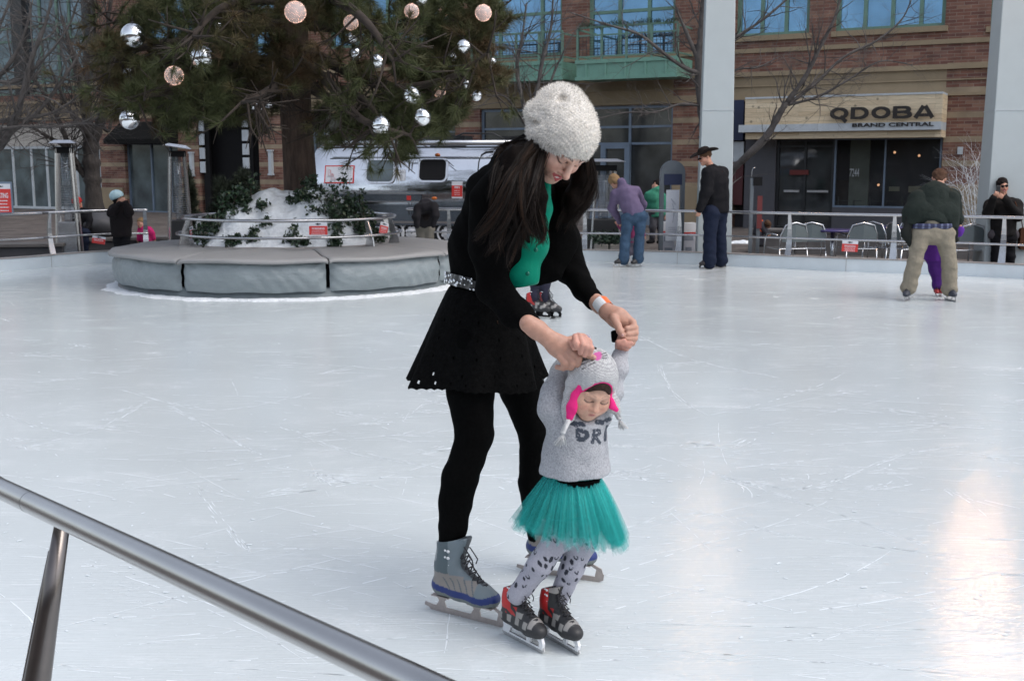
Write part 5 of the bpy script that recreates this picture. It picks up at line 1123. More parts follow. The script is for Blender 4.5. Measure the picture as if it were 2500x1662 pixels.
# low stone walls
M['stone'] = mat('plaza_stone', (.14, .13, .125), .8, 0, .2, 3, .3, 20); M['stone_dark'] = mat('dark_plaza_stone', (.06, .06, .066), .6, 0, .15, 3)
def low_wall(label, x0, x1, Y0, Y1, h_, m_, py=590):
    a, c = at(x0, py, Y0), at(x1, py, Y1); ang = math.atan2(c.y - a.y, c.x - a.x); L_ = (c - a).xy.length; t = thing('low_wall', label, 'wall', (a.x, a.y, ZP), ang)
    b = MB(); b.box(0, L_, 0, .45, -.02, h_ - .06); b.build('wall_body', m_, t, .01); b = MB(); b.box(-.03, L_ + .03, -.04, .49, h_ - .058, h_); b.build('coping', M['stone'] if m_ is M['stone_dark'] else m_, t, .01)
low_wall('grey stone seat wall behind the cafe chairs in front of the shop', 1836, 2420, 23.0, 21.2, .48, M['stone'])
low_wall('dark stone seat wall along the left railing', -300, 150, 18.0, 18.6, .48, M['stone_dark'])
low_wall('dark stone wall behind the person in the helmet and the child in pink', 205, 470, 19.6, 20.2, .50, M['stone_dark'])
bo_ = MB(); p = at(258, 545, 20.4); sdf = SDF((-.5, -.5, -.3), (.5, .5, .5), .03).ell((0, 0, 0), (.36, .3, .24)).wrinkle(.02, 8, 3); o_ = sdf.mesh('dark_boulder', M['stone_dark']); o_.location = (p.x, 20.05, .52); tag(o_, 'round dark boulder lying on the stone wall behind the helmeted person', 'boulder')
# snow remnants on the plaza
for i, (x, y, Y_, rx_, ry_) in enumerate(((1850, 594, 0, .9, .18), (2020, 596, 0, .75, .22), (2130, 600, 0, .8, .2), (2450, 606, 0, .5, .2), (1275, 596, 0, .7, .2))):
    p = gnd(x, y, ZP); s_ = SDF((-1.2, -.5, -.1), (1.2, .5, .25), .03).ell((0, 0, -.03), (rx_, ry_, .10)).ell((.2, .03, -.02), (rx_ * .5, ry_ * .8, .12)).wrinkle(.02, 14, i, (1, 1, 1)); o_ = s_.mesh('snow_patch', M['snow']); o_.location = (p.x, p.y, ZP)
    tag(o_, ['old snow patch by the small child in orange', 'snow patch under the middle cafe chairs', 'snow patch behind the red rail sign', 'snow patch at the foot of the right white column', 'snow patch by the trailer end behind the woman in front'][i], 'snow', 'snow patches on the plaza')
# stacked blocks with greens next to heater
t = thing('stone_stack', 'low stack of pale stone blocks with evergreen sprigs near the third heater', 'stone blocks', at(1480, 600, 19.2)); t.location.z = ZP
k = 0
for z in range(3):
    for x in range(2 if z else 2): b = MB(); q = -.2 + x * .26 + .05 * (z % 2); b.box(q, q + .23, -.12 + .02 * z, .12, z * .15 - .02, z * .15 + .125); b.build('block', M['beige'], t, .012)
cs = np.array([0.05, 0, .52]) + nr.randn(420, 3) * np.array([.18, .1, .05]); P, F, cc = leaves(cs, np.tile(np.array([[.02, .045, .025]]), (420, 1)), (.045, .016), seed=5); np_mesh('sprigs', P, F, M['leaf'], t, False, cc)
# ---- cafe chairs and tables
M['chairmetal'] = mat('chair_aluminium', (.60, .62, .65), .25, 1, .05, 20)
M['chairback'] = mat('perforated_back', (.16, .19, .20), .4, .7, .1, 60)
def make_chair():
    t = empty('cafe_chair'); f = MB(); w_ = .26
    for s in (-1, 1): l = MB(); l.tube([(s * w_, -.24, 0), (s * w_, -.24, .42), (s * w_, -.22, .60), (s * w_, -.15, .67), (s * w_, .02, .68), (s * w_ * .98, .17, .66)], .0125, 8); l.build('leg', M['chairmetal'], t)
    for s in (-1, 1): l = MB(); l.tube([(s * w_ * .92, .26, 0), (s * w_ * .92, .22, .45)], .0125, 8); l.build('leg', M['chairmetal'], t)
    f.tube([(-.23, .20, .42), (-.235, .24, .66), (-.17, .27, .82), (0, .285, .86), (.17, .27, .82), (.235, .24, .66), (.23, .20, .42)], .0125, 8); f.build('back_frame', M['chairmetal'], t)
    b = MB(); vs = []
    for x, zt_ in ((-.22, .70), (-.15, .80), (0, .84), (.15, .80), (.22, .70)): vs += [(x, .245 + (.04 - abs(x) * .12), .56), (x, .245 + (.04 - abs(x) * .12), zt_)]
    b.add(vs, [(2 * i, 2 * i + 2, 2 * i + 3, 2 * i + 1) for i in range(4)]); b.build('backrest', M['chairback'], t)
    s_ = MB(); s_.prism([(-.24, .0), (.24, .0), (.24, .02), (-.24, .02)], -.22, .22); s_.v = [(v[0], v[1], v[2] + .44 - .02 * math.cos(v[0] * 6)) for v in s_.v]; s_.build('seat', M['chairmetal'], t, .008); return t
def make_table():
    t = empty('cafe_table'); b = MB(); b.lathe([(.001, .74), (.34, .74), (.35, .725), (.34, .71), (.001, .71)], 32); b.build('tabletop', mat('purple_top', (.045, .035, .13), .25, 0, .05), t)
    b = MB(); b.tube([(0, 0, .02), (0, 0, .71)], .035, 10); b.build('pedestal', M['chairmetal'], t); f = MB()
    for q in range(4): a = q * PI / 2 + .5; f.bar((0, 0, .03), (.28 * math.cos(a), .28 * math.sin(a), .012), .05, .02)
    f.build('foot', M['chairmetal'], t); return t
ch0 = make_chair(); chairs = [(1920, 17.5, 195, 'silver cafe chair nearest the small child in orange'), (1972, 17.6, 176, 'silver cafe chair with its back to the rink left of the purple table'), (2092, 17.5, 182, 'silver cafe chair right of the purple table, above the red sign'), (2160, 17.7, 120, 'silver cafe chair turned sideways left of the bending man'), (2215, 17.4, 100, 'silver cafe chair tipped toward its neighbour behind the bending man'), (2195, 18.6, 200, 'silver cafe chair farthest back beside the second purple table'), (2350, 17.2, 190, 'silver cafe chair between the bending man and the white twigs'), (2290, 17.4, 170, 'silver cafe chair mostly hidden behind the bending man')]
for i, (px, Y, a, lb) in enumerate(chairs):
    o_ = ch0 if i == 0 else copy_tree(ch0); p = at(px, 600, Y + .45); o_.location = (p.x, Y + .45, ZP); o_.rotation_euler = (0, 0, R(a)); tag(o_, lb, 'chair', 'silver cafe chairs')
tb0 = make_table(); tbl = [(2032, 18.0, 'round purple cafe table between two chairs'), (2165, 18.9, 'round purple cafe table farther back by the bending man')]
for i, (px, Y, lb) in enumerate(tbl):
    o_ = tb0 if i == 0 else copy_tree(tb0); p = at(px, 600, Y); o_.location = (p.x, Y, ZP); tag(o_, lb, 'table', 'purple cafe tables')
# ---- skate cuts on the ice: thin raised ridges of scraped ice
r = np.random.RandomState(77); V = []; F = []
M['cut'] = mat('ice_scrapings', (.76, .81, .84), .7, 0, .05, 30)
def cut_path(p, a, L_, curv, wd, broken=.25, seg=None):
    seg = seg or max(6, int(L_ / .05)); x, y = p; b0 = len(V); on = True; prev = None
    for i in range(seg + 1):
        t_ = i / seg; a += curv * L_ / seg; x += math.cos(a) * L_ / seg; y += math.sin(a) * L_ / seg
        ww = wd * (.35 + .65 * math.sin(PI * t_)) * (.5 + r.rand()); n_ = (-math.sin(a), math.cos(a)); j = r.randn() * wd * .3
        V.append((x + n_[0] * (ww / 2 + j), y + n_[1] * (ww / 2 + j), .0005)); V.append((x - n_[0] * (ww / 2 - j), y - n_[1] * (ww / 2 - j), .0005)); k = len(V)
        if i and r.rand() > broken: F.append((k - 4, k - 3, k - 1, k - 2))
def scr(px, py): q = gnd(px, py); return (q.x, q.y)
for i in range(520):
    px, py = 2600 * r.rand() - 50, 690 + 970 * r.rand() ** 1.25; q = scr(px, py); D = math.hypot(*q)
    if (q[0] - PC.x) ** 2 + (q[1] - PC.y) ** 2 < 2.5 ** 2 : continue
    base = r.choice([-.35, .1, .5, -.15, .25], p=[.3, .25, .1, .25, .1]) + r.randn() * .18
    cut_path(q, base if r.rand() < .88 else r.rand() * 3.1, .15 + r.rand() ** 2.5 * 2.2, r.randn() * .24, .0022 + .0045 * r.rand() ** 2, .35)
for i in range(70):  # hockey-stop scrapes
    q = scr(2500 * r.rand(), 720 + 500 * r.rand()); a = r.randn() * .5
    for k in range(9): cut_path((q[0] + r.randn() * .02, q[1] + k * .008), a + r.randn() * .05, .1 + .3 * r.rand(), 1.5 * r.randn(), .006, .55)
for pts_ in (((10, 1010), (190, 1060), (340, 990), (370, 975)), ((410, 990), (560, 1070), (640, 1110)), ((690, 1040), (860, 1105), (1060, 1140)), ((1550, 1000), (1900, 990), (2250, 1015), (2500, 1030)), ((1600, 1110), (2000, 1240), (2250, 1325)), ((1560, 820), (1700, 880), (1900, 920)), ((1610, 890), (1640, 950), (1700, 1000)), ((20, 860), (220, 880), (430, 870)), ((300, 950), (520, 1000), (760, 960)), ((980, 1030), (1000, 1010), (1040, 985)), ((1760, 1160), (1900, 1190), (2260, 1195)), ((560, 1290), (600, 1340), (480, 1190)), ((2020, 1180), (2200, 1110), (2340, 1090)), ((1440, 1320), (1700, 1250), (1900, 1300), (2400, 1370))):
    pp = [Vector((*scr(*q), 0)) for q in pts_]; pp = pl(pp)
    for i in range(len(pp) - 1):
        d_ = pp[i + 1] - pp[i]
        for k in range(3): cut_path((pp[i].x + r.randn() * .012, pp[i].y + r.randn() * .012), math.atan2(d_.y, d_.x), d_.length * 1.05, 0, .004, .4, max(4, int(d_.length / .04)))
for i in range(800):   # ice chips
    q = scr(2500 * r.rand(), 660 + 900 * r.rand() ** 1.4); s_ = .004 + .010 * r.rand() ** 3; a = r.rand() * 3
    k = len(V); 
    for dx, dy in ((-1, -.4), (1, -.3), (.8, .5), (-.7, .4)): V.append((q[0] + s_ * (dx * math.cos(a) - dy * math.sin(a)), q[1] + s_ * (dx * math.sin(a) + dy * math.cos(a)), .003))
    F.append((k, k + 1, k + 2, k + 3))
o_ = np_mesh('ice_scrapings', V, F, M['cut'], None, False); tag(o_, kind='stuff')
# slushy shavings round the planter foot
s_ = []; rv = np.random.RandomState(8)
Vq = []; Fq = []; nA = 160
for i in range(nA + 1):
    a = R(-190) + R(230) * i / nA; w1 = .04 + .03 * math.sin(a * 9) + .03 * math.sin(a * 23) + .05 * rv.rand()
    for rr, z in ((PR - .1, .02), (PR - .04, .014 + .012 * rv.rand()), (PR + w1 * .6, .018 * rv.rand() + .006), (PR + w1 + .05, -.001)): Vq.append((PC.x + rr * math.cos(a), PC.y + rr * math.sin(a), z))
for i in range(nA):
    for k in range(3): Fq.append((i * 4 + k, i * 4 + 4 + k, i * 4 + 5 + k, i * 4 + 1 + k))
tag(np_mesh('shaved_ice', Vq, Fq, M['snow'], None, True), kind='stuff')
# ================================================================== PEOPLE
M['skin'] = mat('skin', (.52, .27, .18), .48, 0, .13, 45, .18, 260, sss=.12, vcol=True)
def vmat(name, rough=.8, **k): return mat(name, (0, 0, 0), rough, vcol=True, **k)
SKIN = (.50, .26, .18)
def frame(fwd, up):
    """columns: side(left of the person), back, up"""
    f = Vector(fwd).normalized(); u = Vector(up); u = (u - f * u.dot(f)).normalized(); sd = (-f).cross(u); return np.array([[sd[i], -f[i], u[i]] for i in range(3)])
def head_sdf(s, c, Rm, k=1.0, child=False):
    c = np.array(c)
    zf = .78 if child else 1.0
    def L(p): return c + Rm @ (np.array((p[0], p[1], p[2] * (zf if p[2] < 0 else 1))) * k)
    e = lambda p, r, kk=.012, op='u': s.ell(L(p), np.array(r) * k, Rm, kk * k, op)
    q = lambda a, b, ra, rb, kk=.01, fl=None, op='u': s.cone(L(a), L(b), ra * k, rb * k, kk * k, fl, op)
    e((0, .012, .035), (.074, .094, .082)); e((0, -.030, -.02), (.062 + .006 * child, .060, .078 - .006 * child), .02)
    q((-.048, .0, -.055), (-.012, -.070, -.093), .018, .018, .03); q((.048, .0, -.055), (.012, -.070, -.093), .018, .018, .03)
    e((0, -.076, -.096), (.020, .014, .014), .02)
    for sx in (-1, 1):
        e((sx * .036, -.066, -.035), (.026, .022, .026) if not child else (.034, .028, .040), .024)
        e((sx * .031, -.094, .004), (.017, .014, .012), .014, 's'); e((sx * .031, -.078, .001), (.0155, .0125, .0135), .003)
        q((sx * .012, -.092 + .007 * child, .020), (sx * .044, -.080 + .004 * child, .022), .008, .006, .012)
        e((sx * .075, .012, -.005), (.010, .018, .030), .008)
        if not child: q((sx * .022, -.086, -.050), (sx * .030, -.080, -.072), .006, .004, .014)
    nl = .50 if child else .82
    q((0, -.088, .012), (0, -.090 - .028 * nl, -.032), .0085, .0115 if not child else .010, .012); e((0, -.094 - .022 * nl, -.034), (.011, .011, .009), .008)
    for sx in (-1, 1): e((sx * .012, -.094, -.037), (.0075, .009, .007), .006)
    # mouth: muzzle, lips
    e((0, -.084, -.064), (.026, .016, .020), .016)
    if not child:
        q((-.027, -.084, -.055), (0, -.099, -.056), .0035, .0048, .004); q((.027, -.084, -.055), (0, -.099, -.055), .0035, .0050, .004)
        q((-.026, -.084, -.057), (0, -.096, -.077), .0035, .0052, .004); q((.026, -.084, -.057), (0, -.096, -.075), .0035, .0055, .004)
        e((0, -.101, -.0655), (.019, .008, .0060), .003, 's')
    else:
        q((-.013, -.094, -.062), (.013, -.094, -.062), .004, .004, .004); q((-.011, -.094, -.070), (.011, -.094, -.070), .0045, .0045, .004)
    q((0, .02, -.05), (0, .035, -.15), .050 if not child else .040, .052 if not child else .042, .03)
def face_color(V, c, Rm, k, child, base):
    P = (V - np.array(c)) @ Rm / k; col = np.tile(np.array(base), (len(V), 1)).astype(float)
    x, y, z = P.T; z = np.where(z < 0, z / (.78 if child else 1), z); ax = np.abs(x); fr_ = y < -.03
    def mix(m, cc): m = np.clip(m, 0, 1)[:, None]; col[:] = col * (1 - m) + np.array(cc) * m
    mix(np.exp(-(((ax - .040) / .02) ** 2 + ((z + .035) / .022) ** 2)) * fr_ * .45, (.60, .20, .14)); mix(np.exp(-((ax / .014) ** 2 + ((z + .034) / .012) ** 2)) * fr_ * .35, (.58, .22, .15))
    mix(np.exp(-((np.abs(z - (-.0065 + 22 * (ax - .031) ** 2)) / .0030) ** 2)) * (np.abs(ax - .031) < .019) * (y < -.06) * .95, (.02, .012, .010))       # lash line of the lowered lid
    mix(np.exp(-(((ax - .031) / .018) ** 2 + ((z - .008) / .008) ** 2)) * (y < -.06) * .35, (.22, .10, .08))
    br = .024 + .004 * np.sin(np.clip((ax - .012) / .036, 0, 1) * 3.14) ; mix(np.exp(-((z - br) / (.0032 if not child else .0024)) ** 4) * ((ax > .011) & (ax < .048)) * (y < -.055) * (.85 if not child else .28), (.05, .028, .02))
    if not child:
        lip = (ax < .029) & (y < -.080) & (z < -.0505 + ax * .05) & (z > -.083 + ax * .85); mix(lip * .9, (.42, .035, .05))
        mix(((ax < .019) & (y > -.0965) & (y < -.078) & (np.abs(z + .0645 - ax * .25) < .0056)) * 1.0, (.75, .70, .66))
    else:
        mix(np.exp(-((ax / .014) ** 4 + ((z + .066) / .0085) ** 4)) * (y < -.085) * .8, (.45, .12, .11)); mix(np.exp(-((ax / .012) ** 4 + ((z + .066) / .0016) ** 2)) * (y < -.085) * .8, (.15, .03, .03))
    return col
def fibers(V, F, n, L, W, seed, col, jitter=.6, curl=0, mask=None):
    """short yarn fibres standing on a surface"""
    r = np.random.RandomState(seed); a, b, c_ = V[F[:, 0]], V[F[:, 1]], V[F[:, 2]]; nn = np.cross(b - a, c_ - a); ar = np.linalg.norm(nn, axis=1); nn /= ar[:, None] + 1e-12
    p_ = ar / ar.sum(); idx = r.choice(len(F), n, p=p_); P = a[idx] + (b - a)[idx] * r.rand(n, 1) + (V[F[:, 3]] - a)[idx] * r.rand(n, 1) * .5; N_ = nn[idx]
    d_ = N_ + r.randn(n, 3) * jitter; d_ /= np.linalg.norm(d_, axis=1)[:, None]; e = np.cross(d_, r.randn(n, 3)); e /= np.linalg.norm(e, axis=1)[:, None]
    l = L * (.4 + .9 * r.rand(n, 1)); VV = np.stack([P - e * W - N_ * .001, P + e * W - N_ * .001, P + d_ * l + e * W * .4, P + d_ * l - e * W * .4], 1).reshape(-1, 3)
    cc = np.repeat(np.array([col]) * (.7 + .5 * r.rand(n, 1)), 4, 0); return VV, np.arange(4 * n).reshape(-1, 4), cc
def strands(guides, n, seed, w=.0016, spread=.02, col=(.035, .020, .014), segs=14, thin=True):
    """hair ribbons following guide polylines; guides: (points, root spread, tip spread, weight)"""
    r = np.random.RandomState(seed); VV = []; FF = []; CC = []; ws = np.array([g_[3] for g_ in guides], float); ws /= ws.sum(); b = 0
    for k in r.choice(len(guides), n, p=ws):
        pts, s0, s1, _ = guides[k]; pp = pl(pts); m = len(pp); ci = r.randint(26); q_ = np.random.RandomState(1000 + k * 40 + ci); off = q_.randn(3); off2 = q_.randn(3) * 1.1; ph = q_.rand() * 6.28; am = .010 + .012 * q_.rand(); fr0 = 7 + 6 * q_.rand(); j1 = r.randn(3); j2 = r.randn(3)
        t_end = (.62 + .38 * q_.rand()) * (.85 + .15 * r.rand()); cr = .5 + .8 * q_.rand() + .3 * r.rand(); cc = np.array(col) * cr + (q_.rand() < .16) * np.array((.030, .015, .008)) * r.rand(); P = []
        for i in range(segs + 1):
            t_ = i / segs * t_end; x = t_ * (m - 1); j = min(int(x), m - 2); q = np.array(pp[j].lerp(pp[j + 1], x - j)); sp_ = s0 + (s1 - s0) * t_
            P.append(q + off * sp_ * (1 - t_ * .3) + off2 * sp_ * t_ * .8 + am * np.array([math.sin(t_ * fr0 + ph), math.cos(t_ * fr0 * .9 + ph), .5 * math.sin(t_ * fr0 * .8 + ph * 2)]) * t_ + j1 * .0035 * (1 - .5 * t_) + j2 * .004 * t_ * t_)
        P = np.array(P); T = np.gradient(P, axis=0); side = np.cross(T, np.array([0, 1, .1]) + r.randn(3) * .4); side /= np.linalg.norm(side, axis=1)[:, None] + 1e-9
        wv = w * (1 - .75 * (np.arange(segs + 1) / segs) ** 2)[:, None]
        VV.append(np.stack([P - side * wv, P + side * wv], 1).reshape(-1, 3)); i = np.arange(segs)[:, None] * 2 + b
        FF.append(np.concatenate([i, i + 1, i + 3, i + 2], 1)); CC.append(np.tile(cc, (2 * (segs + 1), 1))); b += 2 * (segs + 1)
    return np.concatenate(VV), np.concatenate(FF), np.concatenate(CC)
M['hair'] = mat('hair', (0, 0, 0), .5, 0, .1, vcol=True, spec=.14)
# ------------------------------------------------------------------ ice skates
M['bladesteel'] = mat('blade_steel', (.55, .54, .53), .25, 1, .1, 30); M['lace'] = mat('laces', (.03, .03, .035), .8); M['blade_tan'] = mat('worn_blade', (.42, .37, .35), .4, .6, .15, 40)
M['boot'] = vmat('boot_leather', .5, bump=.15, bs=120, bdist=.002)
def blade_poly(k=1.0):
    return dict(runner=[(-.150, .008), (-.140, .0), (.155, .0), (.172, .008), (.176, .030), (.160, .028), (.150, .018), (-.135, .020), (-.165, .024), (-.168, .012)],
                rear=[(-.118, .018), (-.072, .018), (-.082, .040), (-.060, .066), (-.122, .066), (-.104, .040)], mid=[(.030, .017), (.074, .017), (.068, .040), (.085, .066), (.030, .066), (.044, .040)], toe=[(.140, .016), (.174, .024), (.166, .05), (.128, .066), (.110, .066), (.146, .046)])
def skate(parent, heel, toe, k, colfn, style='fig', lean=0, blade='blade_tan', tilt=0, h=.0045, name='skate', holder=None):
    """heel, toe: blade ends on the ice"""
    heel = Vector(heel); toe = Vector(toe); d_ = (toe - heel); yaw = math.atan2(d_.y, d_.x); mid = heel.lerp(toe, .49)
    s = SDF((-.15, -.07, .055), (.19, .07, .33), h)
    s.chain([(-.085, 0, .100), (-.01, 0, .094), (.070, 0, .092), (.112, 0, .090)], [.037, .035, .040, .036], .03, ((0, 0, 1), .85))
    s.cone((-.045, 0, .165), (.065, 0, .110), .043, .034, .03, ((0, 1, 0), .88)); s.cone((-.078, 0, .115), (-.062, 0, .185), .040, .043, .03); s.cone((-.062, 0, .185), (-.052, 0, .268), .044, .052, .03, ((0, 1, 0), .9))
    s.cone((-.015, 0, .22), (.012, 0, .292), .026, .030, .02, ((1, 0, 0), .55)); s.cut((0, 0, .064), (0, 0, -1)); s.cut((-.05, 0, .275), (-.25, 0, 1)) if style == 'fig' else s.cut((0, 0, .262), (-.35, 0, 1))
    s.ell((-.052, 0, .30), (.040, .036, .05), None, .01, 's')
    V, F = s.arrays(); col = colfn(V); o = np_mesh(name, V, F, M['boot'], parent, True, col)
    o.location = mid; o.scale = (k, k, k); o.rotation_euler = (lean, tilt, yaw)
    if style == 'fig':
        for nm, P in blade_poly().items(): pass
        b = MB(); bp = blade_poly()
        for P in bp.values(): b.prism(P, -.0022 if P is not bp['runner'] else -.002, .0022 if P is not bp['runner'] else .002)
        b.box(-.125, -.05, -.022, .022, .0605, .0645); b.box(.03, .13, -.024, .024, .0605, .0645); b.build('blade', M[blade], o)
    else:
        b = MB(); b.prism([(-.12, .0), (.13, .0), (.15, .015), (.145, .026), (-.13, .026), (-.14, .012)], -.0022, .0022); b.build('blade', M[blade], o)
        hmat = M[holder or 'black']; b = MB(); b.prism([(-.13, .022), (-.085, .022), (-.075, .045), (-.05, .068), (-.13, .068), (-.122, .045)], -.007, .007); b.prism([(.035, .022), (.055, .022), (.06, .045), (.07, .068), (.02, .068), (.036, .045)], -.007, .007); b.prism([(.118, .022), (.14, .022), (.145, .045), (.135, .068), (.09, .068), (.122, .045)], -.007, .007); b.box(-.13, .14, -.005, .005, .018, .026); b.build('blade_holder', hmat, o)
    l = MB(); n_ = 9
    for i in range(n_):
        t_ = i / (n_ - 1); x = .098 - .118 * t_; z = .1215 + .125 * t_ ** 1.25; x2, z2 = x - .012, z + .018; hw = .018 + .008 * t_
        if i >= 6: x += .012; x2 += .012
        for sg in (1, -1): l.tube([(x, -hw * sg, z - .006), ((x + x2) / 2 + .006, 0, (z + z2) / 2 + .010), (x2, hw * sg, z2 - .006)], .0026, 5)
    l.tube([(-.012, 0, .252), (.02, -.02, .262), (.055, -.025, .225), (.062, -.024, .19), (.045, -.03, .185), (.012, -.018, .235)], .0024, 5); l.tube([(-.012, 0, .252), (.015, .02, .25), (.04, .03, .21), (.03, .034, .19)], .0024, 5)
    l.build('laces', M['lace'], o); hk = MB()
    for i in range(3):
        z = .195 + i * .025
        for sg in (-1, 1): hk.sphere((-.036 + i * .002, sg * (.0405 + .002 * i), z), .0058, 8, 0, 1.2, .7, 1); hk.sphere((-.048 + i * .002, sg * (.0415 + .002 * i), z + .002), .0042, 8, 0, 1.2, .7, 1)
    hk.build('lace_hooks', M['white'], o); return o
def col_fig(V):
    x, y, z = V.T; n_ = len(V); c = np.tile(np.array([.155, .195, .215]), (n_, 1))
    def put(m, cc): c[m] = cc
    put((z < .150) & (x < .075) & (x > -.10) & (z > .10), (.235, .215, .20)); put((z < .175 - (x + .1) * .1) & (x < .02) & (x > -.105) & (z > .12), (.235, .215, .20))
    st = (np.mod(x + z * .55, .026) < .005) & (z < .150) & (x < .075) & (x > -.06); put(st, (.10, .125, .135))
    put((z > .165) & (x < -.035), (.075, .105, .12)); put((z > .2) & (x < -.085), (.28, .30, .31)); put((z > .16) & (x > -.030), (.15, .19, .215))
    base = .108 + .018 * np.clip((-x - .03) / .09, 0, 1) - .008 * np.clip((x - .04) / .06, 0, 1) + .012 * np.clip((x - .10) / .04, 0, 1)
    put(z < base, (.012, .030, .155)); put(z < base - .024, (.16, .18, .175)); put((np.abs(y) < .015) & (z > .13) & (x > -.01) & (x < .09), (.06, .07, .08)); return c
def col_kid(V):
    x, y, z = V.T; n_ = len(V); c = np.tile(np.array([.022, .022, .024]), (n_, 1))
    def put(m, cc): c[m] = cc
    put((z > .15) & (z < .25) & (np.abs(y) > .018) & (x < -.028) & (x > -.09), (.50, .02, .02)); put((z > .13) & (z < .17) & (np.abs(y) > .02) & (x > -.06) & (x < .0) & (np.mod(x * 1 + z, .05) < .03), (.45, .02, .02))
    put((z < .125) & (z > .095) & (np.mod(x, .055) < .026) & (x < .09), (.27, .26, .245)); put((z < .15) & (z > .128) & (x > .0) & (x < .04), (.27, .26, .245)); put((x > .085) & (x < .108) & (z > .105), (.25, .24, .23))
    put((z > .235) & (x > -.03), (.34, .32, .30)); put((z > .25) & (x < -.07), (.30, .29, .28)); put((z > .16) & (np.abs(y) < .013) & (x > -.04), (.01, .01, .01)); return c
def col_plain(cc):
    return lambda V: np.tile(np.array(cc), (len(V), 1))
# ------------------------------------------------------------------ figures in the background
def bhand(s, w_, d_, k=1.0, n_=None):
    w_ = np.array(w_); d_ = np.array(d_, float); d_ /= np.linalg.norm(d_); sd = np.cross(d_, np.array([0, 1., 0]) if n_ is None else np.array(n_, float)); sd /= np.linalg.norm(sd) + 1e-9; up = np.cross(sd, d_)
    s.cone(w_, w_ + d_ * .06 * k, .028 * k, .036 * k, .02, (up, .55))
    for i, (o_, L_) in enumerate(((-.027, .07), (-.009, .08), (.009, .075), (.026, .06))):
        a = w_ + d_ * .08 * k + sd * o_ * k; m_ = a + (d_ * .6 + up * .35) * L_ * .55 * k; e_ = m_ + (d_ * .35 + up * .75) * L_ * .5 * k; s.cone(a, m_, .0105 * k, .0095 * k, .008); s.cone(m_, e_, .0095 * k, .008 * k, .006)
    a = w_ + d_ * .02 * k - sd * .028 * k; s.cone(a, a + (d_ * .6 - sd * .6) * .055 * k, .013 * k, .010 * k, .01)
def figure(label, Y, J, k=1.0, coat=None, legs=None, rcoat=1.0, rleg=1.0, face=(0, -1, 0), hair=None, hat=None, foot=None, skates=None, extra=None, h=.014, skin=SKIN, coat_len=0.05, hands=True, cuff=0, group=None, wr=.008, hood=None, headk=1.0):
    """J: photo joints (px, py, dy)"""
    W3 = {n_: at(q[0], q[1], Y + (q[2] if len(q) > 2 else 0)) for n_, q in J.items()}
    base = Vector((W3['pelvis'].x, W3['pelvis'].y, min(p.z for p in W3.values()))); t = thing('person', label, 'person', (base.x, base.y, max(base.z - .05, ZP)), 0, group); o0 = Vector(t.location)
    A = {n_: np.array(p - o0) for n_, p in W3.items()}
    up_ = A['head'] - A['neck']; Rm = frame(face, up_ if np.linalg.norm(up_) > .02 else (0, 0, 1)); hk = k * headk
    allp = list(A.values())
    s = bbox_sdf(allp, .2, h * .8)
    if 1:
        s.chain([A['pelvis'], (A['pelvis'] + A['chest']) / 2, A['chest']], [.115 * k, .105 * k, .12 * k], .05); s.cone(A['chest'], A['neck'], .08 * k, .05 * k, .05)
        for sd in 'LR':
            s.chain([A['chest'] * .4 + A['sh' + sd] * .6, A['sh' + sd], A['el' + sd], A['wr' + sd]], [.06 * k, .046 * k, .038 * k, .026 * k], .03)
            s.chain([A['hip' + sd], A['kn' + sd], A['an' + sd]], [.080 * k, .052 * k, .036 * k], .03); s.cone(A['an' + sd], A['an' + sd] + np.array([0, 0, -.03 * k]), .036 * k, .036 * k, .02)
            if hands:
                dd = A['hand' + sd] - A['wr' + sd] if 'hand' + sd in A else A['wr' + sd] - A['el' + sd]; bhand(s, A['wr' + sd], dd, k)
        head_sdf(s, A['head'], Rm, hk); s.cone(A['neck'], A['head'] - Rm[:, 2] * .06 * hk, .05 * k, .045 * k, .03)
    V, F = s.arrays(); np_mesh('body', V, F, M['skin'], t, True, face_color(V, A['head'], Rm, hk, False, skin))
    if coat:
        s = bbox_sdf(allp, .25, h); rc = rcoat * k
        pel = A['pelvis'] + (A['pelvis'] - A['chest']) / np.linalg.norm(A['pelvis'] - A['chest']) * coat_len
        s.chain([pel, (A['pelvis'] + A['chest']) / 2, A['chest']], [.150 * rc, .145 * rc, .155 * rc], .06, ((0, 1, 0), .8)); s.cone(A['chest'], A['neck'], .13 * rc, .062 * k, .05); wd = (A['shL'] - A['shR']); s.cone(A['shL'] * .8 + A['shR'] * .2, A['shR'] * .8 + A['shL'] * .2, .082 * rc, .082 * rc, .06)
        for sd in 'LR': s.chain([A['sh' + sd], A['el' + sd], A['wr' + sd]], [.074 * rc, .062 * rc, .046 * rc], .04)
        if hood: s.cone(A['neck'] - Rm[:, 1] * -.05, A['neck'] + Rm[:, 1] * .06 + Rm[:, 2] * .03, .075 * k, .06 * k, .04)
        n_ = A['pelvis'] - A['chest']; s.cut(pel + n_ / np.linalg.norm(n_) * .05 * k, n_); s.wrinkle(wr, 26, 3, (1, 1, .6)); s.mesh('coat', coat, t)
    if legs:
        s = bbox_sdf(allp, .2, h); rl = rleg * k
        s.cone(A['hipL'], A['hipR'], .112 * rl ** .5 * k ** .5, None, .05, ((0, 1, 0), .95)); s.cone(A['pelvis'], (A['hipL'] + A['hipR']) / 2, .12 * k, .11 * k, .05)
        for sd in 'LR': s.chain([A['hip' + sd], A['kn' + sd], A['an' + sd]], [.100 * rl, .076 * rl, (.062 + cuff) * rl], .03)
        n_ = A['pelvis'] - A['chest']; s.cut(A['pelvis'] - n_ / np.linalg.norm(n_) * .06 * k, -n_)
        s.wrinkle(wr, 30, 9, (.7, .7, 1.6)); s.mesh('trousers', legs, t)
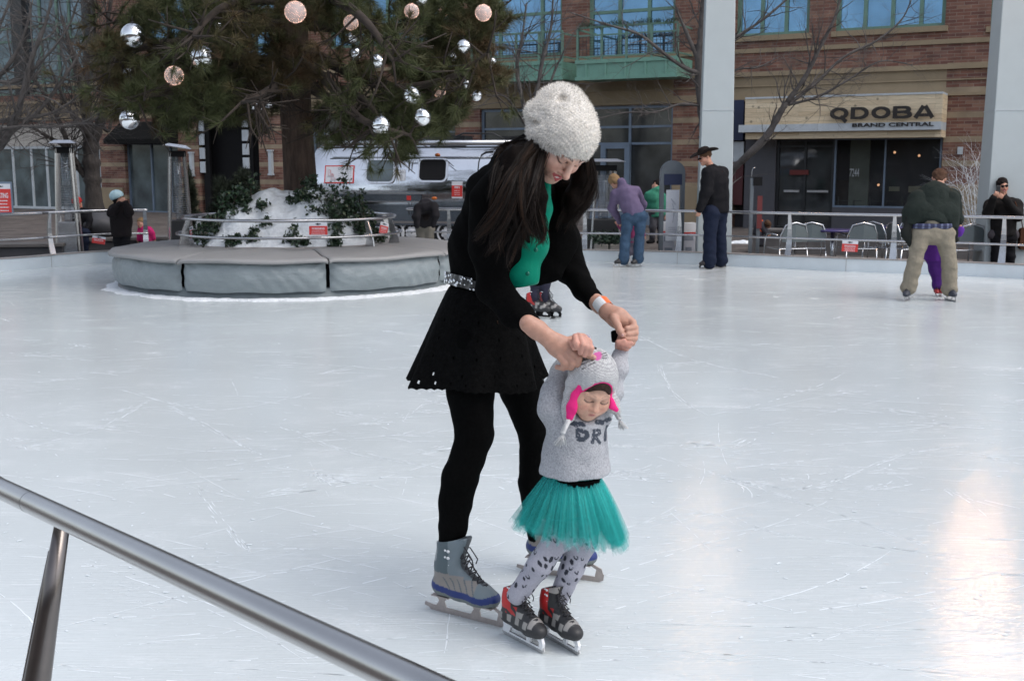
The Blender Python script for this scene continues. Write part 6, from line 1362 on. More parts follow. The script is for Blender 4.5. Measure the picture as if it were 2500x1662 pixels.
    for sd in 'LR':
        a, to = A['an' + sd], A['toe' + sd]; d_ = Vector(to - a); d_.z = 0; d_.normalize(); yaw = math.atan2(d_.y, d_.x)
        if skates:
            fl_ = min(a[2], to[2]) * 0 - o0.z; heel = Vector((a[0], a[1], fl_)) - d_ * .10 * k; toe_ = heel + d_ * .27 * k; skate(t, heel, toe_, k * .92, skates[0], skates[1], 0, skates[2], h=.008, holder=skates[3] if len(skates) > 3 else None)
        elif foot:
            s = SDF((-.12, -.07, -.02), (.24, .07, .2), .012); s.chain([(-.03, 0, .045), (.07, 0, .042), (.155, 0, .038)], [.045, .043, .038], .03); s.cone((0, 0, .05), (-.005, 0, .15), .05, .055, .03); s.cut((0, 0, 0), (0, 0, -1)); o = s.mesh('shoe', foot, t); o.location = (a[0], a[1], a[2] - .10 * k); o.scale = (k,) * 3; o.rotation_euler = (0, 0, yaw)
    def Lh(p): return A['head'] + Rm @ (np.array(p) * hk)
    if hair:
        s = bbox_sdf([Lh((0, 0, 0))], .34, h * .75); s.ell(Lh((0, .016, .045)), np.array((.086, .100, .088)) * hk, Rm)
        if hair[1] > 0: s.cone(Lh((0, .06, .0)), Lh((0, .07, -hair[1])), .07 * hk, .05 * hk, .03, (Rm[:, 1], .6))
        s.ell(Lh((0, -.115, -.035)), np.array((.072, .075, .085)) * hk, Rm, .01, 's'); s.wrinkle(.006, 60, 5); s.mesh('hair', hair[0], t)
    if extra: extra(t, A, Rm, Lh, o0)
    return t
def fmat(n_, c, rough=.85, var=.12, vs=12, bump=.3, bs=40, spec=.12, **k): return mat(n_, c, rough, 0, var, vs, bump, bs, spec=spec, **k)
D_BROWN = fmat('brown_hair', (.09, .05, .03)); D_BLACKH = fmat('black_hair', (.015, .012, .012)); D_BLOND = fmat('blond_hair', (.23, .15, .08))
black_cloth = fmat('black_cloth', (.010, .010, .012)); jeans = fmat('blue_jeans', (.042, .075, .125), var=.35, vs=9); dkjeans = fmat('dark_jeans', (.012, .017, .035))
blk_sk = col_plain((.02, .02, .022))
# person in cowboy hat
def cow_hat(t, A, Rm, Lh, o0):
    s = bbox_sdf([Lh((0, 0, .08))], .26, .009); s.ell(Lh((0, .005, .085)), (.088, .105, .088), Rm, .02); s.ell(Lh((0, .0, .185)), (.022, .085, .035), Rm, .02, 's'); s.cut(Lh((0, 0, .055)), -Rm[:, 2])
    V, F = s.arrays(); n_ = 64; vs = []
    for i in range(n_):
        a = 2 * PI * i / n_; ca, sa = math.cos(a), math.sin(a)
        for rr in (.05, .14, .205):
            x, y = rr * ca * .98, rr * sa * 1.12; z = .062 + (.048 * (abs(ca) ** 2.2) * ((rr - .05) / .155) ** 1.5) - .012 * (abs(sa) ** 3) * ((rr - .05) / .155)
            for dz in (0, .006): vs.append(Lh((x, y, z + dz)))
    fs = []
    for i in range(n_):
        j = (i + 1) % n_; a, b = i * 6, j * 6
        fs += [(a, b, b + 2, a + 2), (a + 2, b + 2, b + 4, a + 4), (a + 4, b + 4, b + 5, a + 5), (a + 5, b + 5, b + 3, a + 3), (a + 3, b + 3, b + 1, a + 1)]
    V2, F2, _ = join_np([(V, F), (np.array([list(v) for v in vs]), np.array(fs))]); np_mesh('cowboy_hat', V2, F2, fmat('black_felt', (.018, .014, .013)), t)
    b = MB(); 
    for sg in (-1, 1): b.sphere(Lh((sg * .031, -.098, .0)), .021, 10, 0, 1, 1, .75); b.bar(Lh((sg * .04, -.09, .004)), Lh((sg * .078, .01, .006)), .004, .005)
    b.build('sunglasses', M['black'], t)
gY = gnd(1720, 655).y
figure('person in black jacket and black cowboy hat standing at the far boards, looking down', gY, dict(head=(1722, 384), neck=(1737, 409), chest=(1744, 447), pelvis=(1747, 505), shL=(1728, 424, -.17), shR=(1764, 424, .17), elL=(1724, 470, -.22), wrL=(1709, 510, -.25), handL=(1705, 524, -.25), elR=(1758, 470, .25), wrR=(1735, 500, .3), hipL=(1737, 520, -.10), hipR=(1756, 518, .10), knL=(1733, 578, -.10), anL=(1732, 640, -.10), toeL=(1703, 646, -.14), knR=(1757, 575, .10), anR=(1760, 636, .16), toeR=(1733, 640, .14)), 1.0, black_cloth, dkjeans, 1.42, 1.28, face=(-.9, -.2, -.28), hair=(D_BROWN, 0), skates=(col_plain((.02, .015, .016)), 'hockey', 'bladesteel', 'black'), extra=cow_hat, cuff=.02)
# person in purple hoodie with a child
pY = gnd(1530, 652).y
figure('person in purple hooded jacket and blue jeans bending forward with their back turned', pY, dict(head=(1502, 444, .22), neck=(1516, 452, .16), chest=(1528, 476, .05), pelvis=(1549, 520), shL=(1502, 474, .08), shR=(1553, 466, .12), elL=(1495, 508, .15), wrL=(1512, 540, .3), elR=(1570, 500, .3), wrR=(1560, 535, .42), hipL=(1533, 530), hipR=(1564, 529), knL=(1527, 583, .02), anL=(1523, 634), toeL=(1498, 642, -.06), knR=(1561, 582, .02), anR=(1558, 632), toeR=(1542, 644, -.12)), .98, fmat('purple_fleece', (.125, .098, .17)), jeans, 1.05, 1.02, face=(-.25, .75, -.6), hair=(D_BLOND, .10), skates=(blk_sk, 'fig', 'bladesteel'), cuff=.026, coat_len=.0, hood=True, wr=.007)
def ear_none(*a): pass
figure('small child in pink held between the legs of the person in the purple jacket', pY + .45, dict(head=(1540, 532), neck=(1541, 543), chest=(1542, 556), pelvis=(1542, 580), shL=(1532, 552), shR=(1553, 552), elL=(1520, 560), wrL=(1508, 548), elR=(1566, 562), wrR=(1572, 575), hipL=(1538, 585), hipR=(1547, 585), knL=(1538, 604), anL=(1537, 622), toeL=(1532, 626, -.05), knR=(1549, 604), anR=(1549, 622), toeR=(1545, 626, -.05)), .52, fmat('pink_coat', (.25, .05, .13)), fmat('grey_leggings', (.14, .13, .17)), 1.1, 1.0, face=(.2, .3, -.4), hair=(D_BROWN, .05), skates=(col_plain((.6, .6, .62)), 'fig', 'bladesteel'), headk=1.5)
# bending man in khaki trousers with a child in purple
kY = gnd(2260, 733).y
M['greenjacket'] = fmat('green_jacket', (.019, .025, .022), bump=.5, bs=20, bdist=.02); M['lining'] = fmat('dark_lining', (.016, .018, .017))
def jacket_tails(t, A, Rm, Lh, o0):
    s = bbox_sdf(list(A.values()), .2, .014); p = lambda x, y, dy=0: np.array(at(x, y, kY + dy) - o0)
    s.chain([p(2222, 530, .0), p(2212, 570, -.04), p(2222, 600, -.04)], [.055, .055, .02], .04, ((0, 1, 0), .5)); s.wrinkle(.006, 30, 4); s.mesh('jacket_tail', M['lining'], t); s = bbox_sdf(list(A.values()), .2, .014); s.chain([p(2322, 530, .0), p(2328, 560, -.02), p(2335, 588, -.02)], [.05, .045, .02], .04, ((0, 1, 0), .5)); s.wrinkle(.006, 30, 4); s.mesh('jacket_tail', M['lining'], t)
    s = bbox_sdf(list(A.values()), .25, .013); s.chain([p(2244, 488, .12), p(2228, 520, .06), p(2222, 560, .02)], [.12, .11, .10], .05); s.chain([p(2318, 488, .12), p(2320, 520, .06), p(2322, 560, .02)], [.12, .10, .085], .05); s.cone(p(2250, 520, .04), p(2300, 520, .04), .155, .15, .06); s.cut(p(2270, 552, 0), (-.10, 0, -1)); s.wrinkle(.0035, 30, 8); s.mesh('jacket_hem', M['greenjacket'], t)
    s = bbox_sdf([A['pelvis']], .35, .012); s.cone(p(2250, 553), p(2298, 553), .122, .122, .03, ((0, 1, 0), .98)); s.cut(p(2270, 558), (0, 0, -1)); s.cut(p(2270, 545), (0, 0, 1))
    V, F = s.arrays(); r = np.random.RandomState(3); c = np.tile(np.array([.03, .035, .09]), (len(V), 1)); c[np.mod(V[:, 0], .07) < .02] = (.14, .16, .26); c[np.mod(V[:, 2], .06) < .015] *= .4; np_mesh('plaid_shirt', V, F, vmat('plaid'), t, True, c)
figure('person in dark green jacket and baggy khaki trousers bending over with their back to us', kY, dict(head=(2292, 438, .30), neck=(2290, 455, .24), chest=(2280, 482, .14), pelvis=(2274, 540), shL=(2236, 484, .18), shR=(2326, 480, .18), elL=(2222, 528, .32), wrL=(2240, 560, .5), elR=(2336, 535, .35), wrR=(2330, 570, .5), hipL=(2247, 572), hipR=(2306, 572), knL=(2234, 640, -.05), anL=(2218, 702), toeL=(2206, 722, -.2), knR=(2318, 640, -.05), anR=(2318, 706), toeR=(2336, 722, -.2)), .98, M['greenjacket'], fmat('khaki_cloth', (.25, .22, .17), var=.12, bump=.8, bs=14, bdist=.03), 1.28, 1.12, face=(.1, .6, -.75), hair=(fmat('auburn_hair', (.075, .040, .026), bump=1, bs=60), .075), skates=(col_plain((.03, .035, .05)), 'fig', 'bladesteel'), cuff=.022, extra=jacket_tails, h=.013, wr=.007, coat_len=.0)
def pur_hat(t, A, Rm, Lh, o0):
    s = bbox_sdf([A['wrR']], .16, .01); s.ell(A['wrR'], (.075, .07, .08)).wrinkle(.005, 40, 2); s.mesh('mitten', fmat('purple_knit', (.10, .03, .26)), t)
figure('child in purple snowsuit between the legs of the person in khaki trousers', kY + .45, dict(head=(2290, 540), neck=(2288, 556), chest=(2284, 580), pelvis=(2280, 620), shL=(2262, 574), shR=(2306, 572), elL=(2262, 600), wrL=(2266, 620), elR=(2325, 580), wrR=(2338, 563, -.1), hipL=(2276, 628), hipR=(2292, 628), knL=(2281, 662), anL=(2286, 700), toeL=(2290, 716, -.15), knR=(2293, 662), anR=(2296, 698), toeR=(2300, 712, -.1)), .66, fmat('purple_suit', (.075, .02, .17)), fmat('purple_suit_leg', (.06, .018, .14)), 1.15, 1.1, face=(.2, .3, -.3), hat=1, hair=(fmat('purple_cap', (.09, .03, .22)), .0), skates=(col_plain((.30, .02, .02)), 'hockey', 'bladesteel', 'white'), extra=pur_hat, headk=1.3)
# person taking a picture, outside the boards
def shades(t, A, Rm, Lh, o0):
    b = MB()
    for sg in (-1, 1): b.sphere(Lh((sg * .031, -.100, .004)), .025, 12, 0, 1, .5, .78)
    b.bar(Lh((-.01, -.105, .008)), Lh((.01, -.105, .008)), .005, .006); b.build('sunglasses', M['black'], t)
    p = lambda x, y, dy=0: np.array(at(x, y, 17.25 + dy) - o0); b = MB(); c = p(2437, 463, -.32); b.box(c[0] - .032, c[0] + .032, c[1] - .006, c[1] + .006, c[2] - .06, c[2] + .06); b.build('phone', M['darkmetal'], t, .006)
    s = bbox_sdf([p(2450, 572)], .34, .014); s.cone(p(2428, 574), p(2472, 574), .10, .10, .03, ((0, 1, 0), .8)); s.cut(p(2450, 583), (0, 0, -1)); s.mesh('lace_skirt', fmat('grey_lace', (.07, .062, .068)), t)
    b = MB(); c = p(2502, 585, .0); b.prism(rr_poly(-.09, .11, -.15, .18, .05), -.05, .05); b.v = [(v[0] + c[0], v[1] + c[1], v[2] + c[2]) for v in b.v]; b.tube([p(2478, 492, -.12), p(2492, 530, -.1), p(2498, 560, 0)], .008, 5); b.build('shoulder_bag', fmat('brown_leather', (.08, .035, .02)), t)
figure('person in black coat and sunglasses holding up a phone behind the right railing', 17.25, dict(head=(2448, 454), neck=(2449, 476), chest=(2450, 512), pelvis=(2450, 562), shL=(2483, 499), shR=(2416, 499), elL=(2487, 528, -.12), wrL=(2452, 484, -.28), handL=(2440, 476, -.33), elR=(2412, 520, -.14), wrR=(2425, 484, -.28), handR=(2434, 472, -.33), hipL=(2466, 575), hipR=(2434, 575), knL=(2466, 625), knR=(2432, 625), anL=(2466, 672), anR=(2428, 672), toeL=(2470, 682, -.2), toeR=(2424, 682, -.2)), .98, fmat('black_wool', (.013, .012, .012)), black_cloth, 1.22, .95, face=(-.12, -1, -.05), hair=(D_BLACKH, .24), foot=black_cloth, extra=shades, h=.010, coat_len=.04)
# person in a blue helmet at the left
def helmet(col):
    def f(t, A, Rm, Lh, o0):
        s = bbox_sdf([Lh((0, 0, .05))], .2, .008); s.ell(Lh((0, .01, .045)), (.10, .118, .10), Rm); s.cut(Lh((0, 0, .0)), -Rm[:, 2] - Rm[:, 1] * .25); s.mesh('helmet', mat('helmet_shell', col, .35), t); b = MB()
        for q in (-.04, 0, .04): b.sphere(Lh((q, .06, .138)), .013, 6)
        b.build('helmet_vents', M['black'], t)
    return f
figure('child in black coat and pale blue helmet with raised hands, left of the planter', 18.3, dict(head=(287, 484), neck=(293, 500), chest=(295, 520), pelvis=(296, 556), shL=(277, 512), shR=(313, 512), elL=(272, 520, -.16), wrL=(292, 498, -.22), handL=(300, 492, -.22), elR=(316, 518, -.16), wrR=(306, 496, -.22), handR=(303, 490, -.22), hipL=(288, 562), hipR=(306, 562), knL=(288, 592), knR=(306, 592), anL=(288, 620), anR=(307, 620), toeL=(284, 628, -.15), toeR=(310, 628, -.15)), .80, fmat('dark_coat', (.016, .013, .014)), black_cloth, 1.35, 1.15, face=(.5, .7, .05), hair=(D_BLACKH, .05), foot=black_cloth, extra=helmet((.42, .60, .66)), headk=1.05, coat_len=.1)
figure('toddler in bright pink by the dark stone wall left of the planter', 19.2, dict(head=(345, 545), neck=(350, 555), chest=(354, 566), pelvis=(358, 585), shL=(343, 562), shR=(367, 562), elL=(340, 574), wrL=(338, 584), elR=(372, 572), wrR=(376, 582), hipL=(354, 588), hipR=(364, 588), knL=(354, 602), knR=(365, 602), anL=(354, 618), anR=(366, 618), toeL=(350, 622, -.1), toeR=(368, 622, -.1)), .55, fmat('hot_pink', (.55, .03, .16)), fmat('hot_pink_leg', (.40, .03, .13)), 1.1, 1.05, face=(-.5, -.8, 0), hair=(D_BLOND, .04), foot=M['white'], headk=1.35)
def redcap(t, A, Rm, Lh, o0):
    s = bbox_sdf([Lh((0, 0, .05))], .18, .008); s.ell(Lh((0, .01, .05)), (.088, .105, .085), Rm); s.cone(Lh((0, -.08, .045)), Lh((0, -.14, .035)), .04, .03, .02, (Rm[:, 2], .3)); s.cut(Lh((0, 0, .02)), -Rm[:, 2]); s.mesh('red_cap', fmat('red_cloth', (.42, .03, .03)), t)
figure('person with a red cap sitting behind the left patio heater', 19.9, dict(head=(190, 497), neck=(196, 510), chest=(202, 528), pelvis=(200, 560), shL=(188, 522), shR=(212, 520), elL=(186, 544, -.1), wrL=(196, 560, -.25), elR=(220, 540, -.1), wrR=(212, 562, -.25), hipL=(194, 564), hipR=(210, 564), knL=(188, 568, -.38), knR=(208, 568, -.38), anL=(188, 612, -.40), anR=(208, 612, -.40), toeL=(184, 618, -.6), toeR=(206, 618, -.6)), .92, black_cloth, dkjeans, 1.0, 1.0, face=(.5, -.7, -.1), hair=(D_BROWN, 0), foot=black_cloth, extra=redcap, headk=.9)
# person folded over the railing in front of the trailer
figure('person in dark jacket and khaki trousers folded over the railing in front of the trailer', 18.85, dict(head=(1040, 522, .12), neck=(1040, 508, .05), chest=(1040, 508, .12), pelvis=(1038, 545, .32), shL=(1020, 508, -.02), shR=(1060, 503, -.02), elL=(1016, 530, -.10), wrL=(1018, 552, -.10), elR=(1063, 526, -.10), wrR=(1058, 550, -.10), hipL=(1028, 556, .32), hipR=(1048, 556, .32), knL=(1028, 580, .3), knR=(1049, 580, .3), anL=(1028, 606, .32), anR=(1050, 606, .32), toeL=(1026, 612, .1), toeR=(1052, 612, .1)), .86, fmat('charcoal_jacket', (.018, .017, .020)), fmat('khaki_grey', (.15, .14, .12)), 1.15, 1.05, face=(0, 1, -.2), hair=(D_BLACKH, 0.02), foot=black_cloth, hands=False)
figure('person in green hooded coat leaning over behind the grey totem', 21.2, dict(head=(1603, 452, .1), neck=(1600, 466), chest=(1598, 482), pelvis=(1604, 516), shL=(1582, 478), shR=(1616, 480), elL=(1578, 502, .05), wrL=(1572, 522, .1), elR=(1622, 504), wrR=(1622, 525), hipL=(1596, 520), hipR=(1612, 520), knL=(1594, 552, -.05), knR=(1613, 552), anL=(1592, 583), anR=(1612, 583), toeL=(1582, 590, -.1), toeR=(1604, 592, -.2)), .88, fmat('green_coat', (.05, .23, .15)), fmat('grey_tights', (.07, .07, .08)), 1.12, .95, face=(-.6, .5, -.3), hair=(D_BLACKH, .02), foot=black_cloth, hood=True)
def orangebits(t, A, Rm, Lh, o0):
    s = bbox_sdf([A['chest']], .25, .01); s.cone(A['chest'] + np.array([-.02, -.045, .06]), A['pelvis'] + np.array([.01, -.06, .02]), .055, .04, .02); s.mesh('orange_panel', fmat('orange_cloth', (.62, .09, .02)), t)
figure('small child in grey and orange suit bending down beside the snow patch', 20.3, dict(head=(1874, 548, -.05), neck=(1866, 545), chest=(1857, 550), pelvis=(1852, 566), shL=(1857, 546, -.08), shR=(1860, 546, .1), elL=(1864, 562, -.08), wrL=(1872, 572, -.08), elR=(1868, 560, .1), wrR=(1876, 570, .1), hipL=(1851, 570, -.05), hipR=(1857, 570, .05), knL=(1855, 582, -.05), knR=(1860, 582, .05), anL=(1853, 596, -.05), anR=(1858, 596, .05), toeL=(1862, 600, -.05), toeR=(1868, 600, .05)), .5, fmat('grey_suit', (.05, .05, .06)), fmat('grey_suit_leg', (.04, .04, .05)), 1.15, 1.1, face=(.7, -.2, -.6), hair=(D_BROWN, 0), foot=black_cloth, extra=orangebits, headk=1.35)
# child mostly hidden behind the woman: dark trousers, red and black skates
hY = gnd(1330, 776).y
t_ = figure('skater in red and black skates, only the dark legs showing behind the woman', hY, dict(head=(1290, 520), neck=(1294, 545), chest=(1298, 575), pelvis=(1312, 640), shL=(1272, 570, -.05), shR=(1322, 570, .05), elL=(1262, 610), wrL=(1270, 645), elR=(1322, 612), wrR=(1316, 645), hipL=(1304, 650), hipR=(1322, 650), knL=(1306, 690), knR=(1330, 692), anL=(1306, 738), anR=(1332, 736), toeL=(1345, 744, -.1), toeR=(1372, 744, -.1)), .78, fmat('black_top', (.014, .014, .015)), fmat('navy_trousers', (.028, .028, .045)), 1.0, .95, face=(.8, .2, -.3), hair=(D_BLACKH, .02), skates=(lambda V: col_kid(V), 'hockey', 'bladesteel', 'black'), headk=1.1)
for o_ in [c_ for c_ in bpy.data.objects if c_.parent == t_ and c_.name.startswith('skate')]: o_.scale = (1.12,) * 3

# ================================================================== THE WOMAN
P = lambda x, y, Y: np.array(at(x, y, Y))
BLACK = fmat('black_knit', (.0035, .0035, .0035), .95, spec=.04, bump=.3, bs=200, bdist=.002, var=.3, vs=120)
MT = thing('person', 'woman in white woolly hat, black cardigan and black skirt skating bent over a small child', 'person', (P(1200, 1500, 3.85)[0], 3.85, 0)); MO = np.array(MT.location)
def put(V): return V - MO
def bmesh_(name, s, m, par=MT, colfn=None, o=MO): V, F = s.arrays(); return np_mesh(name, V - o, F, m, par, True, colfn(V) if colfn else None)
HC_eye = P(1391, 397, 3.60); hf = Vector((.237, -.515, -.811)).normalized(); HR = frame(hf, (.58, -.6, .55)); HK = 1.0
HC = HC_eye - HR @ np.array([0, -.083, .0])
def LH(p): return HC + HR @ np.array(p)
# body: head+neck, arms+hands (fine) and trunk+legs, one mesh
s1 = SDF(HC - .20, HC + .20, .0030); head_sdf(s1, HC, HR, HK); V1, F1 = s1.arrays(); c1 = face_color(V1, HC, HR, HK, False, (.70, .43, .33))  # face tone lighter than the hands stands in for even light there
# near (right) arm and hand
s2 = SDF(P(1270, 905, 3.50) - [.02, .10, .03], P(1470, 760, 3.50) + [.02, .16, .03], .0030); q = lambda x, y, Y=3.60: P(x, y, Y - .13)
s2.chain([q(1290, 790), q(1312, 805), q(1342, 828)], [.028, .027, .0235], .02, ((0, 1, 0), .85)); s2.chain([q(1342, 828), q(1368, 844), q(1390, 848)], [.024, .029, .027], .02, ((0, 1, 0), .75)); s2.cone(q(1358, 848), q(1380, 864), .024, .024, .02, ((0, 1, 0), .7))
s2.chain([q(1394, 838, 3.585), q(1420, 856, 3.57), q(1436, 867, 3.565), q(1450, 873, 3.565)], [.0125, .0115, .010, .0085], .005)
s2.chain([q(1394, 856, 3.578), q(1412, 873, 3.565), q(1412, 889, 3.575), q(1396, 893, 3.60)], [.0135, .012, .0105, .009], .005)
s2.chain([q(1384, 867, 3.580), q(1398, 884, 3.568), q(1394, 896, 3.58), q(1378, 896, 3.60)], [.013, .0115, .010, .0085], .005)
s2.chain([q(1368, 872, 3.585), q(1380, 887, 3.572), q(1375, 898, 3.585), q(1360, 896, 3.60)], [.0125, .0105, .009, .008], .005)
s2.chain([q(1366, 836, 3.62), q(1395, 832, 3.64), q(1418, 846, 3.645), q(1430, 860, 3.64)], [.016, .0135, .012, .010], .012)
V2, F2 = s2.arrays()
# far (left) arm and hand
s3 = SDF(P(1430, 860, 3.66) - [.02, .08, .02], P(1560, 715, 3.74) + [.02, .12, .03], .0030); q = lambda x, y, Y=3.72: P(x, y, Y)
s3.chain([q(1450, 732, 3.77), q(1466, 745, 3.745), q(1484, 762, 3.70)], [.0265, .026, .0235], .02, ((0, 1, 0), .9)); s3.chain([q(1484, 762, 3.70), q(1508, 776, 3.68), q(1530, 788, 3.68)], [.025, .031, .026], .02, ((0, 1, 0), .8))
s3.chain([q(1498, 776, 3.655), q(1508, 795, 3.635), q(1514, 808, 3.625), q(1520, 819, 3.622)], [.015, .0125, .0115, .0095], .006)
for i, (a, b_, c_, d_) in enumerate((((1531, 776), (1545, 787), (1548, 799), (1530, 802)), ((1535, 788), (1550, 800), (1551, 812), (1531, 815)), ((1534, 800), (1550, 813), (1549, 826), (1528, 827)), ((1531, 812), (1545, 826), (1543, 837), (1521, 839)))):
    s3.chain([q(*a, 3.675), q(*b_, 3.665), q(*c_, 3.65), q(*d_, 3.63)], [.0125, .0118, .0108, .0090], .004)
V3, F3 = s3.arrays()
sb = SDF(P(1000, 1380, 3.9) - [.1, .35, .1], P(1480, 300, 3.9) + [.1, .35, .1], .012); chn = [P(1180, 760, 3.95), P(1190, 650, 3.90), P(1230, 520, 3.85), P(1275, 430, 3.78)]
sb.chain(chn, [.09, .08, .085, .06], .04); sb.cone(chn[3], LH((0, .035, -.13)), .065, .052, .03)
NSH, NEL, NWR = P(1196, 492, 3.66), P(1205, 700, 3.66), P(1300, 797, 3.49); FSH, FEL, FWR = P(1345, 520, 4.0), P(1392, 655, 3.98), P(1456, 737, 3.76)
sb.chain([chn[3], NSH, NEL, NWR], [.06, .05, .042, .032], .03); sb.chain([chn[3], FSH, FEL, FWR], [.055, .042, .032, .026], .03)
NL_ = [P(1158, 830, 3.88), P(1148, 955, 3.86), P(1158, 1062, 3.83), P(1141, 1118, 3.81), P(1123, 1165, 3.80), P(1112, 1225, 3.80), P(1106, 1285, 3.79), P(1099, 1350, 3.79)]; FL_ = [P(1235, 830, 4.05), P(1275, 950, 4.10), P(1308, 1065, 4.12), P(1302, 1180, 4.15), P(1308, 1260, 4.18), P(1316, 1330, 4.18)]
sb.chain(NL_, [.08, .07, .054, .048, .050, .046, .042, .034], .02); sb.chain(FL_, [.08, .07, .05, .048, .04, .036], .03); V4, F4 = sb.arrays()
sk_ = lambda V: np.tile(np.array((.50, .27, .19)), (len(V), 1))
def hand_col(V, seed=0):
    c = np.tile(np.array((.50, .275, .20)), (len(V), 1)); r = np.sin(V[:, 0] * 160) * np.sin(V[:, 2] * 190 + 1); return c * (1 + .05 * r[:, None])
VV, FF, CC = join_np([(V1, F1, c1), (V2, F2, hand_col(V2)), (V3, F3, hand_col(V3)), (V4, F4, sk_(V4))]); np_mesh('body', VV - MO, FF, M['skin'], MT, True, CC)
# fingernails
nb = MB()
for a, Y in (((1450, 872), 3.426), ((1520, 818), 3.612)): c = P(*a, Y) - MO; nb.sphere(c, .0048, 8, 0, 1, .5, 1.1)
nb.build('fingernails', mat('nail', (.62, .36, .32), .3), MT)
# tights
s = SDF(P(1030, 1370, 3.9) - [.08, .25, .02], P(1370, 780, 4.0) + [.08, .3, .05], .0075)
s.chain(NL_, [.098, .083, .0665, .0600, .0635, .0580, .0500, .041], .012); s.chain(FL_, [.098, .082, .060, .056, .047, .038], .015); s.wrinkle(.0012, 50, 3, (.5, .5, 1.6)); bmesh_('tights', s, BLACK)
# cardigan
s = SDF(P(1060, 840, 3.8) - [.05, .35, 0], P(1500, 300, 3.9) + [.05, .35, .1], .0075)
s.chain([P(1178, 712, 3.95), P(1180, 600, 3.90), P(1218, 480, 3.82), P(1266, 408, 3.76)], [.112, .114, .104, .072], .035); s.cone(P(1240, 446, 3.72), P(1335, 488, 3.98), .064, .066, .04)
s.chain([NSH, P(1192, 600, 3.62), NEL, P(1262, 765, 3.55), NWR], [.066, .058, .056, .045, .034], .025)
s.chain([FSH, P(1375, 590, 4.0), FEL, P(1425, 705, 3.86), FWR], [.070, .060, .053, .038, .032], .025); s.chain([P(1345, 500, 3.92), P(1358, 590, 3.88), P(1335, 655, 3.86), P(1316, 678, 3.85)], [.060, .066, .052, .028], .03, ((0, 1, 0), .6))
s.chain([P(1225, 470, 3.66), P(1238, 600, 3.68), P(1220, 690, 3.72)], [.07, .066, .05], .04); s.cone(P(1262, 402, 3.76), LH((0, .05, -.12)), .08, .062, .03)
pw = P(1185, 712, 3.95); nrm_cuff = NWR - NEL; s.cut(NWR + nrm_cuff / np.linalg.norm(nrm_cuff) * .004, nrm_cuff) if False else None
# cuffs: remove rounded ends
s.trim(NWR, NWR - NEL, .085); s.trim(FWR, FWR - P(1425, 705, 3.86), .07)
s.wrinkle(.0055, 36, 12, (1, 1, .8)); bmesh_('cardigan', s, BLACK)
# green shirt
s = SDF(P(1200, 730, 3.7) - [.05, .2, 0], P(1400, 400, 3.8) + [.05, .25, .05], .006); s.chain([P(1334, 430, 3.74), P(1328, 510, 3.70), P(1296, 600, 3.68), P(1272, 672, 3.68), P(1262, 710, 3.69)], [.018, .026, .050, .058, .050], .03); s.cut(P(1270, 702, 3.64), (0.1, 0, -1)); s.wrinkle(.004, 30, 5, (1, 1, .5)); bmesh_('shirt', s, fmat('green_satin', (.0, .20, .125), .5, .08, bump=.2, bs=30))
GB = mat('green_button', (.0, .12, .08), .25)
for (x, y) in ((1308, 610), (1288, 668)): nb = MB(); nb.sphere(P(x, y, 3.605) - MO, .007, 10, 0, 1, .5, 1); nb.build('shirt_button', GB, MT)
# skirt: pleated, scalloped hem with eyelets
def skirt():
    n_, m_ = 240, 34; V = []; wc = P(1176, 700, 3.94); hc = P(1166, 925, 3.94)
    for j in range(m_ + 1):
        t_ = j / m_; cx = wc[0] + (hc[0] - wc[0]) * t_; cy = wc[1]; cz = wc[2] + (hc[2] - wc[2]) * t_
        for i in range(n_):
            a = 2 * PI * i / n_; rx = .114 + (.235 - .114) * t_ ** .85; ry = .112 + (.19 - .112) * t_ ** .85
            f = 1 + t_ ** 1.4 * (.075 * math.sin(a * 7 + .6) + .035 * math.sin(a * 12 + 2)); ex = .015 * t_ * t_ * max(0, -math.cos(a))
            hem = (.005 * abs(math.sin(a * 24)) + .02 * math.sin(a * 3 + .8) * .5) * (t_ ** 6)
            V.append((cx + (rx * f + ex) * math.cos(a), cy + ry * f * math.sin(a), cz + hem - .035 * t_ * math.sin(-a) * 0 - .02 * t_ * (math.sin(a) < 0) * abs(math.sin(a)) - .045 * t_ ** 2 * max(0, math.cos(a - .3)) * 0))
    F = [(j * n_ + i, j * n_ + (i + 1) % n_, (j + 1) * n_ + (i + 1) % n_, (j + 1) * n_ + i) for j in range(m_) for i in range(n_)]
    # eyelet rows: drop tiny rosettes of faces near the hem
    keep = []
    for j in range(m_):
        for i in range(n_):
            hole = (j in (m_ - 3,) and i % 10 in (4,)) or (j == m_ - 2 and i % 10 == 5 and False) or (j == m_ - 6 and i % 20 == 11) or (j in (10, 16, 22) and i % 16 == 3)
            if not hole: keep.append(F[j * n_ + i])
    np_mesh('skirt', np.array(V) - MO, keep, fmat('black_eyelet', (.005, .005, .005), .95, spec=.05, bump=.8, bs=90, bdist=.006, var=.4, vs=70), MT)
skirt()
